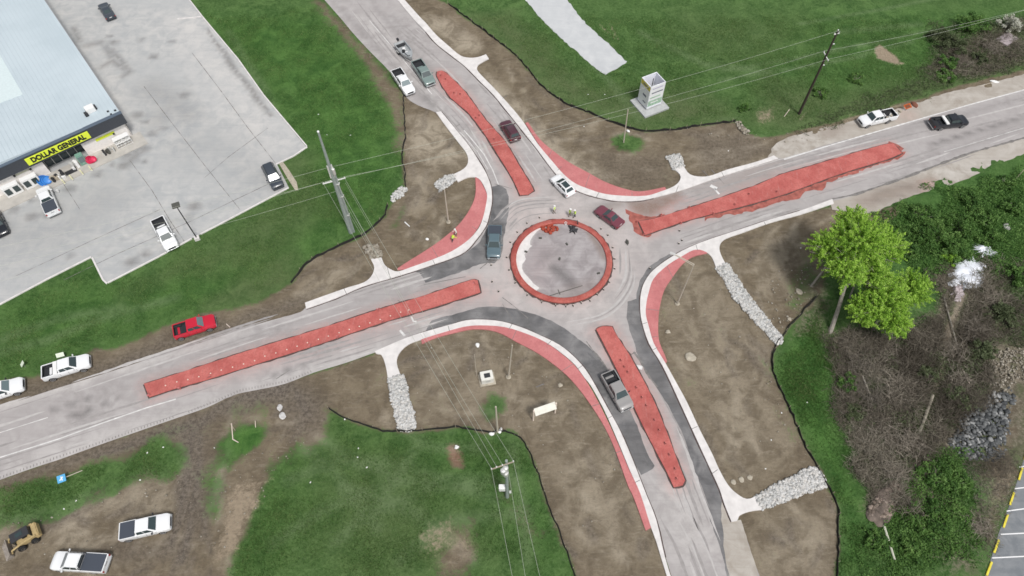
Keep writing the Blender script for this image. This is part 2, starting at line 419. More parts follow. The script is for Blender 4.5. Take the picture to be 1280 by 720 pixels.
# ------------------------------------------------------------------ ground sheet
Z = lambda ox, oy, s, *pts: ZM(ox, oy, s, pts)
ROAD = [(277,-146),(425,22),(440,40),(462,64),(490,93),(508,122),(523,132),(543,140),(558,150),(578,177),(592,205),(604,225),(611,250),(607,270),(592,293),(560,321),(519,336),(480,343),(440,361),(400,375),(383,384),
        (376,390),(337,401),(310,408.6),(282,418),(246,430),(200,444),(183,450),(128,468),(73,485),(24,501),(0,508.5),(-120,549),(-420,650),
        (-420,745),(-100,637),(0,600),(46,583.6),(73,575),(128,555),(174,539),(220,523),(260,509),(292,494),(319,488),(356,480),(392,466),(433,453.5),(468,441),
        (500,431),(535,419),(565,409.5),(601,404),(631,406),(664,414.5),(700,436),(731,466),(747,491),(762,520),(778,551),(796,590),(812,628),(823,665),(833,700),(850,760),(900,1100),
        (1060,1100),(958,745),(941,697),(934,675),(925,655),(914,650),(904,625),(893,590),(868,535),(845,491),(822,452),(808,420),(804,385),(805,362),(822,338),(850,318),(870,309),(895,301),(930,289),(963,277),(1000,267),(1040,252),
        (1070,244),(1095,235),(1130,222.5),(1190,199.5),(1217,190),(1280,172.5),(1420,130),(1420,68),(1280,112),(1212,131),(1100,163),(980,199),
        (972,197),(945,204),(908,215),(880,224),(853,234),(816,245),(790,249),(760,247),(730,239),(706,223),(688,205),(668,180),(648,153),(625,125),(605,102),(585,80),(560,60),(535,36),(520,22),(368,-139)]
LOT = [(-260,480),(0,381),(58,350),(114.5,321.5),(128.5,349.7),(134,354.5),(142,349.5),(196,322),(210,314.5),(240,298),(251,293),(292,271.6),(361,234.5),(346,205),(367,195),(383,184),(330,120),(298,75),(254,22),(120,-150),(-260,-150)]
PARK = [(1239,697),(1248,667),(1258,642),(1268,612),(1277,583),(1290,540),(1305,500),(1500,460),(1500,800),(1205,800)]
PAD = [(590,-80),(675,22),(706,52),(745,86),(758,93),(772,86),(784,77),(763,57),(737,34),(726,22),(650,-80)]
gROAD, gLOT, gPARK, gPAD = map(G2, (ROAD, LOT, PARK, PAD))

def axis(lo, hi, st, far):
    a = list(np.arange(lo, hi+1e-6, st)); x = hi; s = st
    while x < far: s *= 1.35; x += s; a.append(x)
    x = lo; s = st
    while x > -far: s *= 1.35; x -= s; a.insert(0, x)
    return np.array(a)
gx = axis(-112, 112, .42, 3000); gy = axis(5, 132, .42, 3000)
X, Y = np.meshgrid(gx, gy); nx, ny = len(gx), len(gy); Xf, Yf = X.ravel(), Y.ravel()
def pm(pts, f=1.0, w=0.0): return polymask(Xf, Yf, G2(pts), f, w)
def sm(pts, w, f=.5): return strokemask(Xf, Yf, G2(pts), w, f)
one = np.ones(Xf.shape)
grass, straw, light, mud = one.copy(), 0*one, 0*one, 0*one
lush, olive, clay, brush = 0*one, 0*one, 0*one, 0*one
def put(a, m, v): a[:] = a*(1-m)+v*m
FENCE_NE = [(560,5),(583.7,22.7),(616.7,47.5),(640.5,66),(662.5,89.7),(675,106),(708,130),(736,141),(760,151),(783.7,159),(798,163),(816.7,164),(844,162),(871.7,157.4),(919,152)]
FENCE_NW = [(504.7,118),(504.7,140),(506.5,173),(502,193),(505.6,213),(507,234)]
FENCE_NW2 = [(485,257),(479,271),(460.7,289.5),(444,298.7),(416.7,310.6),(391,324),(380,333.5),(364,354)]
FENCE_SW = [(411,511),(431,522),(455,530),(479,538.7),(502.7,539.6),(528,537.7),(565,534),(583,535),(611,540),(631,538.7),(647.7,545),(658.7,558.8),(668,581),(673,591.7),(682.5,623),(693.5,650),(704.5,679.7),(712,700),(728,745)]
FENCE_SE = [(1020,371),(1001.7,391),(976,422),(966,442.5),(965,462.7),(972,480),(990.7,520),(1007,559),(1017.5,577.5),(1032.5,605),(1046,630),(1047.5,647.5),(1047,697),(1045,745)]
# bare soil
put(grass, pm([(455,-40),(560,5)]+FENCE_NE[1:]+[(935,166),(960,172),(1000,163),(1072,146),(1150,124),(1205,106),(1280,88),(1420,45),(1420,110),(980,208),(800,258),(700,232),(560,90)], .7, .4), 0)
put(grass, pm([(506,120),(507,175),(503,195),(507,234),(486,256),(479,271),(461,290),(444,299),(417,311),(391,324),(364,354),(335,374),(300,384),(262,392),(220,404),(165,426),(114,441),(55,467),(0,478),(-120,520),(-120,575),(0,520),(200,455),(383,395),(500,350),(600,290),(612,230),(545,135),(520,118)], .9, .6), 0)
put(grass, pm([(395,0),(425,22),(462,64),(500,105),(512,125),(507,178),(498,190),(488,160),(478,125),(455,80),(420,40),(385,5)], 1.6, 1.2), .25)
put(grass, pm(FENCE_SW+[(860,745),(833,700),(790,600),(740,490),(700,440),(600,400),(520,425),(468,440),(356,480),(260,508),(174,538),(46,582),(0,598),(-120,640),(-120,668),(0,622),(46,606),(110,588),(170,575),(205,560),(240,545),(290,515),(330,500),(380,505)], .7, .6), 0)
put(grass, pm([(-100,700),(0,662),(60,648),(110,625),(150,610),(195,588),(232,570),(228,545),(250,525),(330,500),(392,500),(408,520),(398,545),(365,560),(345,578),(332,605),(318,635),(300,665),(284,700),(275,760),(-100,760)], 1.2, 1.6), 0)
put(grass, pm([(268,560),(285,538),(315,528),(332,533),(328,548),(308,568),(285,585),(268,582)], 1.0, .8), 1)
put(grass, pm([(250,600),(262,585),(283,595),(277,640),(262,660),(248,645)], 1.2, 1), .62)
put(grass, pm([(-120,655),(0,612),(60,597),(130,574),(215,548),(232,560),(236,585),(205,602),(150,614),(110,628),(60,648),(0,664),(-120,700)], 1.3, 1.4), .85); put(grass, pm([(230,500),(356,470),(360,490),(300,503),(255,515),(200,530)], .8, .5), 0)
put(grass, pm([(560,660),(585,660),(598,690),(585,725),(545,725),(545,690)], 1.6, 1.2), .28)
put(grass, pm([(1041,257),(1095,264),(1130,256),(1120,275),(1080,290),(1040,300),(1025,320),(1028,345),(1020,371)]+FENCE_SE[1:]+[(940,745),(930,660),(890,590),(850,500),(810,430),(805,370),(850,320),(900,290),(980,270)], .7, .5), 0)
put(grass, pm([(985,335),(1012,320),(1035,345),(1022,378),(1000,392),(985,400),(975,380),(978,350)], 1.4, 1), .45)
put(grass, pm([(945,440),(960,452),(966,480),(985,522),(1000,552),(990,560),(965,510),(948,470)], 1, .6), .4)
put(grass, pm([(780,165),(800,170),(806,182),(790,192),(768,188),(765,172)], 1, .8), .85)
put(grass, pm([(608,492),(630,498),(632,516),(616,526),(600,515)], .9, .7), .9)
put(grass, pm([(497,262),(507,245),(506,262),(498,290),(480,290)], 1, .6), .6)
# tones of the soil
put(light, pm([(610,95),(640,120),(665,145),(700,185),(745,210),(770,225),(740,225),(700,205),(665,172),(640,145),(612,110)], 1, .6), 1)
put(light, pm([(525,22),(560,22),(600,55),(600,66),(572,64),(545,40)], 1, .5), .9)
put(light, pm([(515,145),(550,155),(575,180),(583,200),(560,212),(530,205),(512,180)], 1.5, 1), .9)
put(light, pm([(515,210),(540,212),(530,260),(510,262)], 1.5, 1), .7)
put(light, pm([(390,342),(450,330),(440,352),(400,368),(380,372)], 1.5, 1), .5)
put(light, pm([(0,665),(110,630),(200,592),(215,620),(190,645),(130,650),(90,680),(0,690)], 1.5, 1.2), .55)
put(light, pm([(700,520),(760,560),(790,620),(805,680),(740,690),(690,600)], 3, 1), .45)
put(light, pm([(860,330),(890,345),(915,380),(945,430),(960,500),(985,560),(930,600),(880,520),(840,420),(835,370)], 3, 1), .40)
put(light, pm([(990,640),(1040,640),(1044,720),(950,720),(945,670)], 2, 1), .45)
put(light, pm([(500,450),(560,430),(620,430),(690,470),(720,520),(640,560),(600,520),(530,520)], 3, 1), .3)
put(mud, pm([(230,545),(256,540),(262,580),(252,640),(236,660),(222,620),(226,580)], 1.2, 1), .6)
put(mud, pm([(255,512),(300,497),(350,482),(356,492),(320,510),(262,530),(228,548),(180,556),(120,572),(60,592),(0,612),(0,601),(46,585),(128,556),(174,541)], .8, .6), .8)
put(mud, pm([(335,488),(358,480),(385,478),(408,505),(396,540),(372,548),(350,520)], 1.2, 1), .7)
put(mud, sm([(330,487),(352,484)], 2.6, .8), 1)
put(mud, pm([(0,505),(60,486),(128,465),(200,441),(300,409),(383,383),(382,372),(300,398),(225,418),(150,445),(60,475),(0,495),(-120,530),(-120,552)], 1.2, .8), .8)
put(mud, sm([(205,690),(232,640),(240,590)], 1.0, .5), .8); put(mud, sm([(225,700),(248,645),(252,600)], .8, .5), .8)
put(mud, sm([(60,660),(85,645),(110,622)], .8, .5), .8); put(mud, sm([(150,690),(190,690),(230,685)], 2, 1), .6)
_r = random.Random(12)
def ruts(box, n, deg, L, val_l=.6, spread=25):
    for _ in range(n):
        px, py = _r.uniform(box[0], box[2]), _r.uniform(box[1], box[3]); a = math.radians(deg+_r.gauss(0, spread)); l = _r.uniform(*L); k = _r.uniform(-.3, .3)
        pts = [(px-l*math.cos(a), py+l*math.sin(a)), (px+l*k*math.sin(a), py+l*k*math.cos(a)), (px+l*math.cos(a), py-l*math.sin(a))]
        put(light if _r.random() < val_l else mud, sm(pts, _r.uniform(.15, .7), .35), _r.uniform(.35, .9))
ruts((0,620,230,720), 60, 25, (5, 22)); ruts((215,520,290,720), 36, 78, (8, 26), .3, 12); ruts((290,490,400,545), 26, 20, (5, 18), .4)
ruts((600,60,700,180), 22, -50, (5, 20), .6, 12); ruts((700,150,960,235), 40, 8, (6, 24), .5, 15); ruts((510,140,585,330), 36, 80, (5, 18), .6, 30)
ruts((500,420,700,530), 40, 10, (5, 18), .5, 40); ruts((690,500,810,700), 34, -70, (6, 20), .6, 15); ruts((830,320,960,600), 60, -62, (6, 22), .55, 20); ruts((950,630,1040,700), 16, -70, (5, 15), .6); ruts((930,270,1060,360), 26, 30, (6, 20), .6, 15); ruts((380,320,470,380), 20, 30, (5, 16)); ruts((40,400,380,500), 26, 20, (5, 18), .3, 6)
put(mud, pm([(860,165),(930,160),(960,185),(940,203),(880,215),(866,190)], 1.5, 1), .5)
put(mud, pm([(730,170),(770,195),(830,190),(846,225),(800,238),(750,222)], 1.5, 1), .4)
for dx in (0, 5): put(mud, sm([(520+dx,300),(500+dx,270),(515+dx,235)], .5, .4), .5)
put(mud, sm([(905,220),(920,200),(940,190),(965,186)], 1.2, .6), .5)
for k in range(6): put(light, sm([(845+k*14,195+k*2),(880+k*12,188),(930+k*7,186-k*2)], .35, .35), .6)
for k in range(5): put(light, sm([(960+k*9,300-k*2),(945+k*8,330),(958+k*8,372)], .4, .5), .7)
put(straw, pm([(290,608),(312,600),(342,592),(328,620),(312,652),(292,690),(262,705),(268,675),(278,645)], 1.5, 1.2), .75)
put(straw, pm([(575,668),(590,672),(592,700),(560,712)], 1.2, 1), .4)
put(straw, pm([(840,128),(870,128),(866,142),(850,142)], 1, .6), 0)
put(straw, pm([(940,133),(968,128),(972,150),(950,155)], 1.2, .8), .5)
put(straw, pm([(1094,58),(1103,56),(1122,72),(1130,80),(1118,80),(1098,72)], .7, .5), .9)
put(straw, pm([(1240,600),(1250,600),(1240,640)], .8, .5), .5); put(straw, pm([(1030,170),(1060,160),(1120,140),(1140,125),(1080,140),(1020,160)], .8, .5), .5)
for q_ in ([(300,495),(340,482)], [(270,508),(310,497),(350,490)], [(240,540),(236,580),(228,620),(215,680)], [(250,545),(248,590),(240,640),(228,700)], [(262,520),(240,545),(232,575)], [(120,570),(180,553),(240,530)], [(370,490),(385,520)], [(60,500),(120,482),(200,455)], [(50,492),(110,474),(190,446),(240,430)]): put(mud, sm(q_, .7, .35), 1)
for p in ([(575,310),(560,300)], [(745,26),(768,48)], [(762,30),(775,52)], [(1000,150),(1008,140)]): put(straw, sm(p, .35, .3), .7)
# mown tracks over the lawns
for p in ([(1000,30),(1100,12),(1260,-20)], [(985,75),(1090,55),(1170,35)], [(900,100),(1050,75),(1140,52)], [(905,88),(1000,72),(1100,50)], [(980,88),(1080,70)]):
    put(light, sm(p, .4, .5), .8)
for p in ([(0,440),(60,425),(120,400),(220,372)], [(0,425),(70,398),(150,385)], [(430,610),(520,640),(590,700)], [(470,640),(560,600),(640,600)], [(380,560),(420,590),(470,660)], [(285,40),(330,110),(352,165)], [(480,520),(540,560),(600,560)], [(395,545),(440,575),(500,600),(600,610)], [(360,600),(420,575),(500,580),(620,625)], [(420,680),(480,620),(520,560)], [(500,700),(560,650),(660,640)], [(640,560),(650,620),(660,700)], [(340,680),(400,640),(470,610)], [(1050,40),(1150,30)], [(700,30),(760,100),(800,150)], [(800,40),(880,80),(960,90)]):
    put(light, sm(p, .7, .8), .85)
put(olive, pm([(590,20),(640,20),(690,70),(745,110),(800,120),(860,110),(900,130),(915,150),(840,160),(780,155),(700,125),(650,75)], 3, 2), .85)
put(olive, pm([(850,20),(1000,20),(1010,60),(900,80),(840,60)], 4, 2), .35)
put(olive, pm([(960,100),(1040,120),(1140,100),(1280,50),(1280,92),(1150,125),(1000,165),(940,150)], 2.5, 1.5), .7)
put(olive, pm([(365,320),(300,350),(260,385),(320,375),(365,352)], 2.5, 1.5), .8)
put(olive, pm([(350,190),(390,190),(410,270),(330,330),(250,345),(150,370),(170,350),(280,290),(360,245)], 2, 1.5), .45)
put(olive, pm([(410,540),(470,560),(560,620),(600,690),(540,745),(420,700),(400,600)], 6, 3), .45)
put(lush, pm([(255,22),(410,22),(470,110),(500,180),(500,240),(470,270),(400,300),(380,180),(330,110)], 4, 2), .8)
put(lush, pm([(0,390),(110,345),(150,360),(350,300),(430,270),(350,340),(240,385),(0,460)], 4, 2), .7)
put(lush, pm([(268,560),(285,538),(315,528),(332,533),(328,548),(308,568)], 1, .8), 1)
put(lush, pm([(345,585),(440,520),(600,545),(660,600),(690,700),(600,640),(500,560),(420,580),(350,660),(300,700)], 4, 3), .55)
put(lush, pm([(1020,400),(1035,440),(1040,520),(1065,600),(1080,700),(1052,720),(1050,640),(1010,555),(975,480),(980,440)], 1.5, 1), .9)
put(lush, pm([(1130,250),(1230,215),(1300,190),(1300,330),(1200,335),(1150,350),(1090,330),(1060,290)], 3, 2), .8)
put(lush, pm([(1140,20),(1240,20),(1230,60),(1180,90),(1140,70)], 3, 2), .6)
put(lush, pm([(960,20),(1150,20),(1150,60),(1060,110),(980,90)], 5, 2), .5)
# scrub on the right
put(brush, pm([(1035,425),(1060,415),(1120,420),(1165,400),(1170,350),(1195,320),(1230,330),(1300,320),(1300,640),(1270,600),(1235,700),(1190,720),(1150,690),(1120,640),(1085,640),(1070,560),(1045,500)], 2, 1.6), .95)
put(brush, pm([(1170,570),(1215,560),(1235,610),(1215,640),(1180,620),(1155,600)], 1.6, 1.2), .1)
put(brush, pm([(1115,640),(1160,640),(1190,660),(1170,720),(1090,720),(1085,660)], 1.6, 1.2), .25)
put(brush, pm([(1240,340),(1300,330),(1300,430),(1262,425),(1250,390)], 2, 1.5), .35)
put(brush, pm([(1165,55),(1200,45),(1235,30),(1280,30),(1280,85),(1220,98),(1165,92)], 2, 1.5), .7)
put(brush, pm([(1000,345),(1040,350),(1040,420),(1010,425),(985,425)], 1.2, .8), .5)
put(light, sm([(1205,365),(1190,400),(1180,450),(1172,495),(1160,520),(1148,545)], 1.3, .7), 0)
put(brush, sm([(1203,368),(1188,410),(1178,455),(1170,490)], 1.2, .7), .0); put(grass, sm([(1203,368),(1188,410),(1178,455),(1170,490),(1158,520),(1148,545)], 1.2, .7), 0); put(light, sm([(1203,368),(1188,410),(1178,455),(1170,490)], 1.2, .7), .9)
put(brush, pm([(1215,570),(1262,560),(1275,590),(1245,700),(1215,700),(1235,640)], 1.4, 1), .1); put(grass, pm([(1225,560),(1270,480),(1285,500),(1275,590),(1245,690),(1225,690),(1235,640)], 1.4, 1.2), .3); put(light, pm([(1225,570),(1270,565),(1250,640),(1235,690),(1225,640)], 1.5, 1), .4)
put(clay, pm([(1150,232),(1166,222),(1172,230),(1160,242),(1148,242)], .5, .3), .8)
put(clay, sm([(560,565),(573,572)], 1.8, 1.0), .35); put(grass, sm([(566,562),(572,580)], 1.6, .8), .15)
put(grass, sm([(655,650),(668,670)], 2.5, 1.5), .5); put(mud, sm([(622,620),(640,640)], 3, 1.5), .3); put(grass, sm([(632,612),(640,632)], 2.5, 1.2), .55)
# thin weeds coming through the bare soil, worn spots in the lawns
nz_ = fbm(Xf*.09+5, Yf*.09, 3); inv = np.hypot(Xf, Yf-60) < 140
lowleft = pm([(-100,600),(0,598),(174,545),(300,495),(400,490),(411,511),(395,560),(300,720),(-100,740)], 2, 1)
scr = pm([(1040,430),(1170,400),(1280,400),(1280,700),(1080,720)], 3, 2)
put(grass, (grass < .3)*inv*np.clip((nz_-.36)*5, 0, 1)*.9*(brush < .5), np.clip(.16+.14*lowleft+.10*vnoise(Xf*.3, Yf*.3), 0, .42))
put(grass, lowleft*(grass > .6)*np.clip((vnoise(Xf*.22, Yf*.22)-.3)*2, 0, 1), .58)
put(brush, scr*np.clip((vnoise(Xf*.16+3, Yf*.16)-.62)*6, 0, 1)*.8, .25)
put(straw, pm([(300,600),(600,560),(690,720),(300,720)], 4, 2)*np.clip((vnoise(Xf*.12+8, Yf*.12)-.72)*6, 0, 1), .42)
# relief, kept off everything that is paved
flat = np.zeros(Xf.shape)
for g_ in (gROAD, gLOT, gPARK, gPAD): flat = np.maximum(flat, polymask(Xf, Yf, g_, 3.0)*1.0)
flat = np.clip(flat*2.2, 0, 1)
near = np.clip((200-np.hypot(Xf, Yf-60))/60, 0, 1)
Zg = ((fbm(Xf*.25, Yf*.25, 4)-.5)*.22+(fbm(Xf*1.3+9, Yf*1.3, 2)-.4)*.10*np.clip(brush+mud, 0, 1))*(1-flat)*near
Zg -= .55*pm([(1190,500),(1262,480),(1270,520),(1262,570),(1200,575),(1180,540)], 2.2, .5)*(1-flat)
Zg = np.minimum(Zg, .05)-.012
idx = np.arange(nx*ny).reshape(ny, nx)
Fq = np.stack([idx[:-1, :-1], idx[:-1, 1:], idx[1:, 1:], idx[1:, :-1]], -1).reshape(-1, 4)
ground = npmesh('ground', np.stack([Xf, Yf, Zg], 1), Fq, M['ground'], smooth=True,
                col={'A': np.stack([grass, straw, light, mud], 1), 'B': np.stack([lush, olive, clay, brush], 1)})
tag(ground, kind='structure')
def gz(x, y):
    i = int(np.clip(np.searchsorted(gx, x), 0, nx-1)); j = int(np.clip(np.searchsorted(gy, y), 0, ny-1)); return float(Zg[j*nx+i])

# ------------------------------------------------------------------ paved sheets
ISL = {
 'west': [(180.6,480.3),(200,474.6),(255,457),(310,439),(365,422.3),(420,405),(473,387.5),(528,371),(561,360),(591,350),(597,351),(600.5,366),(560,379),(528,389),(477,404),(400,430.6),(365,441.6),(310,459),(255,476.4),(220,486),(187,497)],
 'north': [(547,90),(552,89),(558,92),(582,116),(607.5,151),(631,176.7),(648,206),(663,230),(667,239),(660,244),(650,244.5),(640.5,224),(624,197),(604,165.7),(583.7,140),(563,122.7),(546,96)],
 'east': [(798,277),(815,274.5),(853,263),(893.7,250),(948,231),(975,219),(1000,212),(1053,196),(1104,181.5),(1116,179.6),(1127,192),(1108,200),(1065,213),(1030,225),(981.7,243),(930,258),(890,268),(849.7,279),(806,294.5)],
 'south': [(745,412),(753,408.5),(765,409),(772,422),(786,443),(797,463),(808,483),(820,508),(833,540),(846,575),(856,601),(853,607),(842,609.5),(833,590),(812,550),(795,515),(779,480),(763,447)]}
cx0, cy0 = 6.86, 54.95
def road_paint(x, y):
    n = len(x); red = np.zeros(n); dark = np.zeros(n); lt = np.zeros(n); br = np.zeros(n)
    def P(pts, f=.8, w=.4): return polymask(x, y, G2(pts), f, w)
    def K(pts, w, f=.4): return strokemask(x, y, G2(pts), w, f)
    for k, p in ISL.items():
        q = G2(p); red = np.maximum(red, np.clip(polymask(x, y, q, 1.5)*1.7, 0, 1))
    r = np.hypot(x-cx0, y-cy0)
    red = np.maximum(red, np.clip(1-(r-7)/2.0, 0, 1)*(r > 6)*.7)
    red = np.maximum(red, .9*P([(782,262),(800,252),(850,246),(870,250),(812,275),(810,298),(797,292),(786,276)], .6, .5))
    red = np.maximum(red, .85*P([(940,258),(1005,236),(990,247),(940,262),(900,272),(880,276)], .6, .6))
    red = np.maximum(red, .5*P([(1020,225),(1060,205),(1127,185),(1128,196),(1070,220),(1020,240)], .8, .6))
    red = np.maximum(red, .35*P([(640,245),(700,265),(640,290),(630,275)], 1, 1)); red = np.maximum(red, .45*P([(600,350),(640,345),(640,400),(600,385)], 2, 1))
    red = np.maximum(red, .25*P([(640,240),(780,262),(800,330),(760,390),(660,390),(620,340)], 3, 1))
    red = np.maximum(red, .4*P([(180,480),(200,497),(300,476),(470,425),(600,378),(600,368),(450,412),(300,462)], .8, .6))
    red = np.maximum(red, .45*P([(733,414),(745,405),(768,406),(780,430),(820,520),(800,520)], .8, .5))
    br = np.maximum(br, .9*P([(782,252),(800,250),(850,240),(853,246),(815,268),(792,268)], .8, .5)); br = np.maximum(br, .35*P([(950,200),(1000,195),(960,225),(880,240),(830,250)], 1, 1))
    # wheel paths
    for a in ([(0,535),(150,487),(300,437),(450,388),(560,350)], [(0,523),(150,476),(300,426),(450,378),(540,348)]): dark = np.maximum(dark, .16*K(a, .9, .6))
    for a in ([(20,590),(200,530),(330,488),(470,440)],): lt = np.maximum(lt, .45*K(a, 2.2, 1))
    for a in ([(80,524),(150,499)], [(60,515),(112,498)], [(340,470),(385,455)]): dark = np.maximum(dark, .8*K(a, .35, .25))
    dark = np.maximum(dark, .8*P([(96,521),(112,514),(104,530)], .3, .2))
    for a in ([(1165,180),(1210,167),(1280,146)],): dark = np.maximum(dark, .75*K(a, .55, .3))
    for a in ([(1165,183),(1280,150),(1400,112)], [(1135,205),(1280,160),(1400,122)], [(1010,200),(1140,160),(1280,122)]): dark = np.maximum(dark, .3*K(a, .8, .6))
    for a in ([(425,10),(500,90),(560,160)], [(470,10),(530,80),(545,92)], [(490,20),(520,55)], [(570,110),(640,200)]): dark = np.maximum(dark, .3*K(a, .7, .5))
    dark = np.maximum(dark, .7*P([(526,122),(535,118),(548,134),(545,138),(533,128)], .4, .2))
    for a in ([(465,20),(530,95)], [(450,20),(520,100),(590,190)]): lt = np.maximum(lt, .35*K(a, .8, .6))
    br = np.maximum(br, .5*K([(755,262),(775,255)], 1, .6)); dark = np.maximum(dark, .5*K([(735,268),(752,258),(765,255)], 1.2, .6)); 
    dark = np.maximum(dark, .6*K([(668,470),(670,480)], .1, .1))
    for p in ((322,411),(348,410),(440,468)): dark = np.maximum(dark, .45*P([(p[0]-4,p[1]-6),(p[0]+3,p[1]-4),(p[0]+7,p[1]+7),(p[0]-2,p[1]+6)], .5, .3))
    for c, rad in (((378,452), 2.2), ((640,388), 2.2)):
        q = G(*c); rr = np.hypot(x-q.x, y-q.y); lt = np.maximum(lt, .5*np.clip(1-abs(rr-rad)/.35, 0, 1)*(c[0] != 378)); dark = np.maximum(dark, .3*np.clip(1-abs(rr-rad)/.4, 0, 1))
    lt = np.maximum(lt, .35*P([(640,245),(780,250),(800,300),(790,350),(770,400),(745,400),(620,380),(600,340)], 2, 1.5))
    lt = np.maximum(lt, .4*P([(520,402),(560,392),(565,398),(530,412)], .5, .4)); lt = np.maximum(lt, .5*P([(0,500),(200,446),(310,410),(312,414),(200,452),(0,512)], .4, .2))
    lt = np.maximum(lt, .35*P([(600,230),(624,232),(640,250),(640,320),(622,330),(605,300)], 1, 1)*0)
    lt = np.maximum(lt, .55*P([(829,597),(870,600),(900,690),(845,690)], 1.5, 1)*.6)
    return np.stack([red, dark, lt, br], 1)
sheet('road', smooth_poly(gROAD, 3), .03, M['road'], .75, road_paint)
def plain_paint(x, y):
    z = np.zeros(len(x)); return np.stack([z, z, z, z], 1)
def lot_paint(x, y):
    n = len(x); z = np.zeros(n); dark = z.copy(); lt = z.copy()
    def K(pts, w, f=.4): return strokemask(x, y, G2(pts), w, f)
    spots = [(138,45),(142,53),(172,144),(181,153),(190,167),(158,194),(167,190),(170,195),(180,186),(181,201),(164,200),(155,207),(140,205),(122,218),(87,236),(39,252),(18,262),(40,271),(177,50),(192,71),(230,119),(88,321),(182,318),(165,328),(215,52),(66,262),(243,258),(205,160),(60,268)]
    for i, p in enumerate(spots):
        q = G(*p); rr = np.hypot((x-q.x), (y-q.y)*1.3); dark = np.maximum(dark, .6*np.clip(1.4-rr/(.6+.28*(i % 3)), 0, 1))
    for a in ([(108,57),(127,53)],): dark = np.maximum(dark, .55*K(a, 1.2, .5))
    for a in ([(132,58),(142,78),(162,90)], [(140,62),(163,90)], [(125,85),(140,76)], [(152,96),(163,90)], [(92,35),(100,52)]): dark = np.maximum(dark, .55*K(a, .9, .4))
    for a in ([(190,110),(215,125),(235,145)], [(200,150),(215,130)]): dark = np.maximum(dark, .3*K(a, 4, 2.2))
    dark = np.maximum(dark, .22*K([(0,300),(70,290),(130,250)], 7, 4)); dark = np.maximum(dark, .14*K([(240,180),(290,190),(320,220)], 9, 4))
    for a in ([(80,350),(150,300),(240,268),(300,235)], [(20,345),(110,305),(200,262)], [(252,215),(285,190),(230,95)], [(300,250),(340,200),(275,110)], [(200,100),(270,200)]): dark = np.maximum(dark, .22*K(a, .25, .35))
    lt = np.maximum(lt, .5*polymask(x, y, G2([(200,20),(250,22),(370,185),(330,205),(290,160)]), 3, 1)); lt = np.maximum(lt, .3*polymask(x, y, G2([(110,50),(150,100),(170,160),(160,170),(100,60)]), 2, 1))
    for p in ([(252,45),(290,95),(340,150)],): dark = np.maximum(dark, .8*polymask(x, y, G2([(258,36),(262,36),(345,148),(340,148),(322,128),(318,124),(300,98),(285,80)]), .25, .5))
    return np.stack([z, dark, lt, z], 1)
sheet('parking_lot', gLOT, .02, M['lot'], .7, lot_paint)
sheet('parking_bay', gPARK, .02, M['parking'], 1.2, plain_paint)
sheet('gravel_pad', jag(gPAD, .15, .6, 2), .02, M['gravelpad'], 1.2, plain_paint)
SH1 = [(960,196),(964,190),(966,184),(971,178),(985,172),(1000,167.5),(1030,160),(1072,150),(1100,143),(1122,136),(1150,127.5),(1180,117),(1205,111),(1242,102.5),(1280,92.5),(1420,50),(1420,80),(1280,120),(1100,170),(980,205)]
SH2 = [(1036,247),(1041,262),(1060,266),(1078,268),(1095,265),(1120,252.5),(1155,240),(1195,229),(1210,222.5),(1230,214),(1255,203),(1280,192),(1420,143),(1420,120),(1280,165),(1200,190),(1100,228)]
def sh_paint(x, y):
    z = np.zeros(len(x)); K = lambda pts, w, f=.4: strokemask(x, y, G2(pts), w, f)
    red = .9*polymask(x, y, G2([(1148,230),(1160,223),(1171,224),(1172,233),(1158,240),(1152,243),(1155,234)]), .4, .3)
    dark = np.maximum(.5*K([(1095,242),(1115,236),(1140,232)], .5, .4), .5*K([(1085,250),(1110,250),(1130,242),(1150,238)], .3, .3))
    dark = np.maximum(dark, .7*K([(1108,140),(1115,142)], .3, .3)); lt = .3*polymask(x, y, G2([(1190,225),(1280,188),(1280,175),(1170,215)]), 1, 1)
    red = np.maximum(red, .35*polymask(x, y, G2([(1120,140),(1145,135),(1150,150),(1125,155)]), 1, .5))
    br = .5*K([(1035,165),(1050,158)], 2, 1); br = np.maximum(br, .6*K([(1080,252),(1120,240),(1150,232)], 2.5, 1.2))
    return np.stack([red, dark, lt, br], 1)
sheet('gravel_shoulder', jag(smooth_poly(G2(SH1), 2), .12, .6, 3), .018, M['shoulder'], .9, sh_paint)
sheet('gravel_shoulder', jag(smooth_poly(G2(SH2), 2), .12, .6, 4), .018, M['shoulder'], .9, sh_paint)
SH3 = [(902,628),(914,652),(925,650),(930,662),(936,680),(942,700),(955,745),(920,745),(905,690)]
sheet('gravel_shoulder', jag(smooth_poly(G2(SH3), 2), .1, .6, 5), .036, M['gravelpad'] if False else M['shoulder'], .7, sh_paint)

def na_paint(x, y):
    z = np.zeros(len(x)); n = fbm(x*.5, y*.5, 3); return np.stack([z, .35*(n > .5), .12*(n < .38), z], 1)
NA_NW = [(613,234),(623,231.5),(633,237),(636,255),(634,275),(629,300),(627,318),(618,329),(600,330),(574,341),(532,354),(524,341),(519,340),(563,325),(582,316),(600,302),(609,284),(615,262),(616,250)]
NA_SW = [(532,414),(540,401),(565,394),(592,386),(611,383),(646,387),(679,396.5),(701,407.5),(719,420.5),(741,439),(761,464.5),(775,490),(787,513),(801,543),(808,565),(818,582),(816,586),(802,594),(790,574),(774,536),(757,507),(741,480),(732,462),(717,445),(699,431),(673,418),(651,409),(627,402),(601,399.6),(583,400.6),(565,405)]
NA_SE = [(836,318),(843,320),(816,339),(806,353),(801.5,367),(801,387),(803,402),(812,430),(828,457),(845,491),(861,527),(884,579),(899,611),(913,652),(925,695),(935,745),(915,745),(903,697),(893,665),(880,625),(867,586),(857,561),(846,531),(835,507),(820,483),(811,470),(800,450),(792,428),(783,397),(785,377),(796,374),(797,360),(803,345),(815,331)]
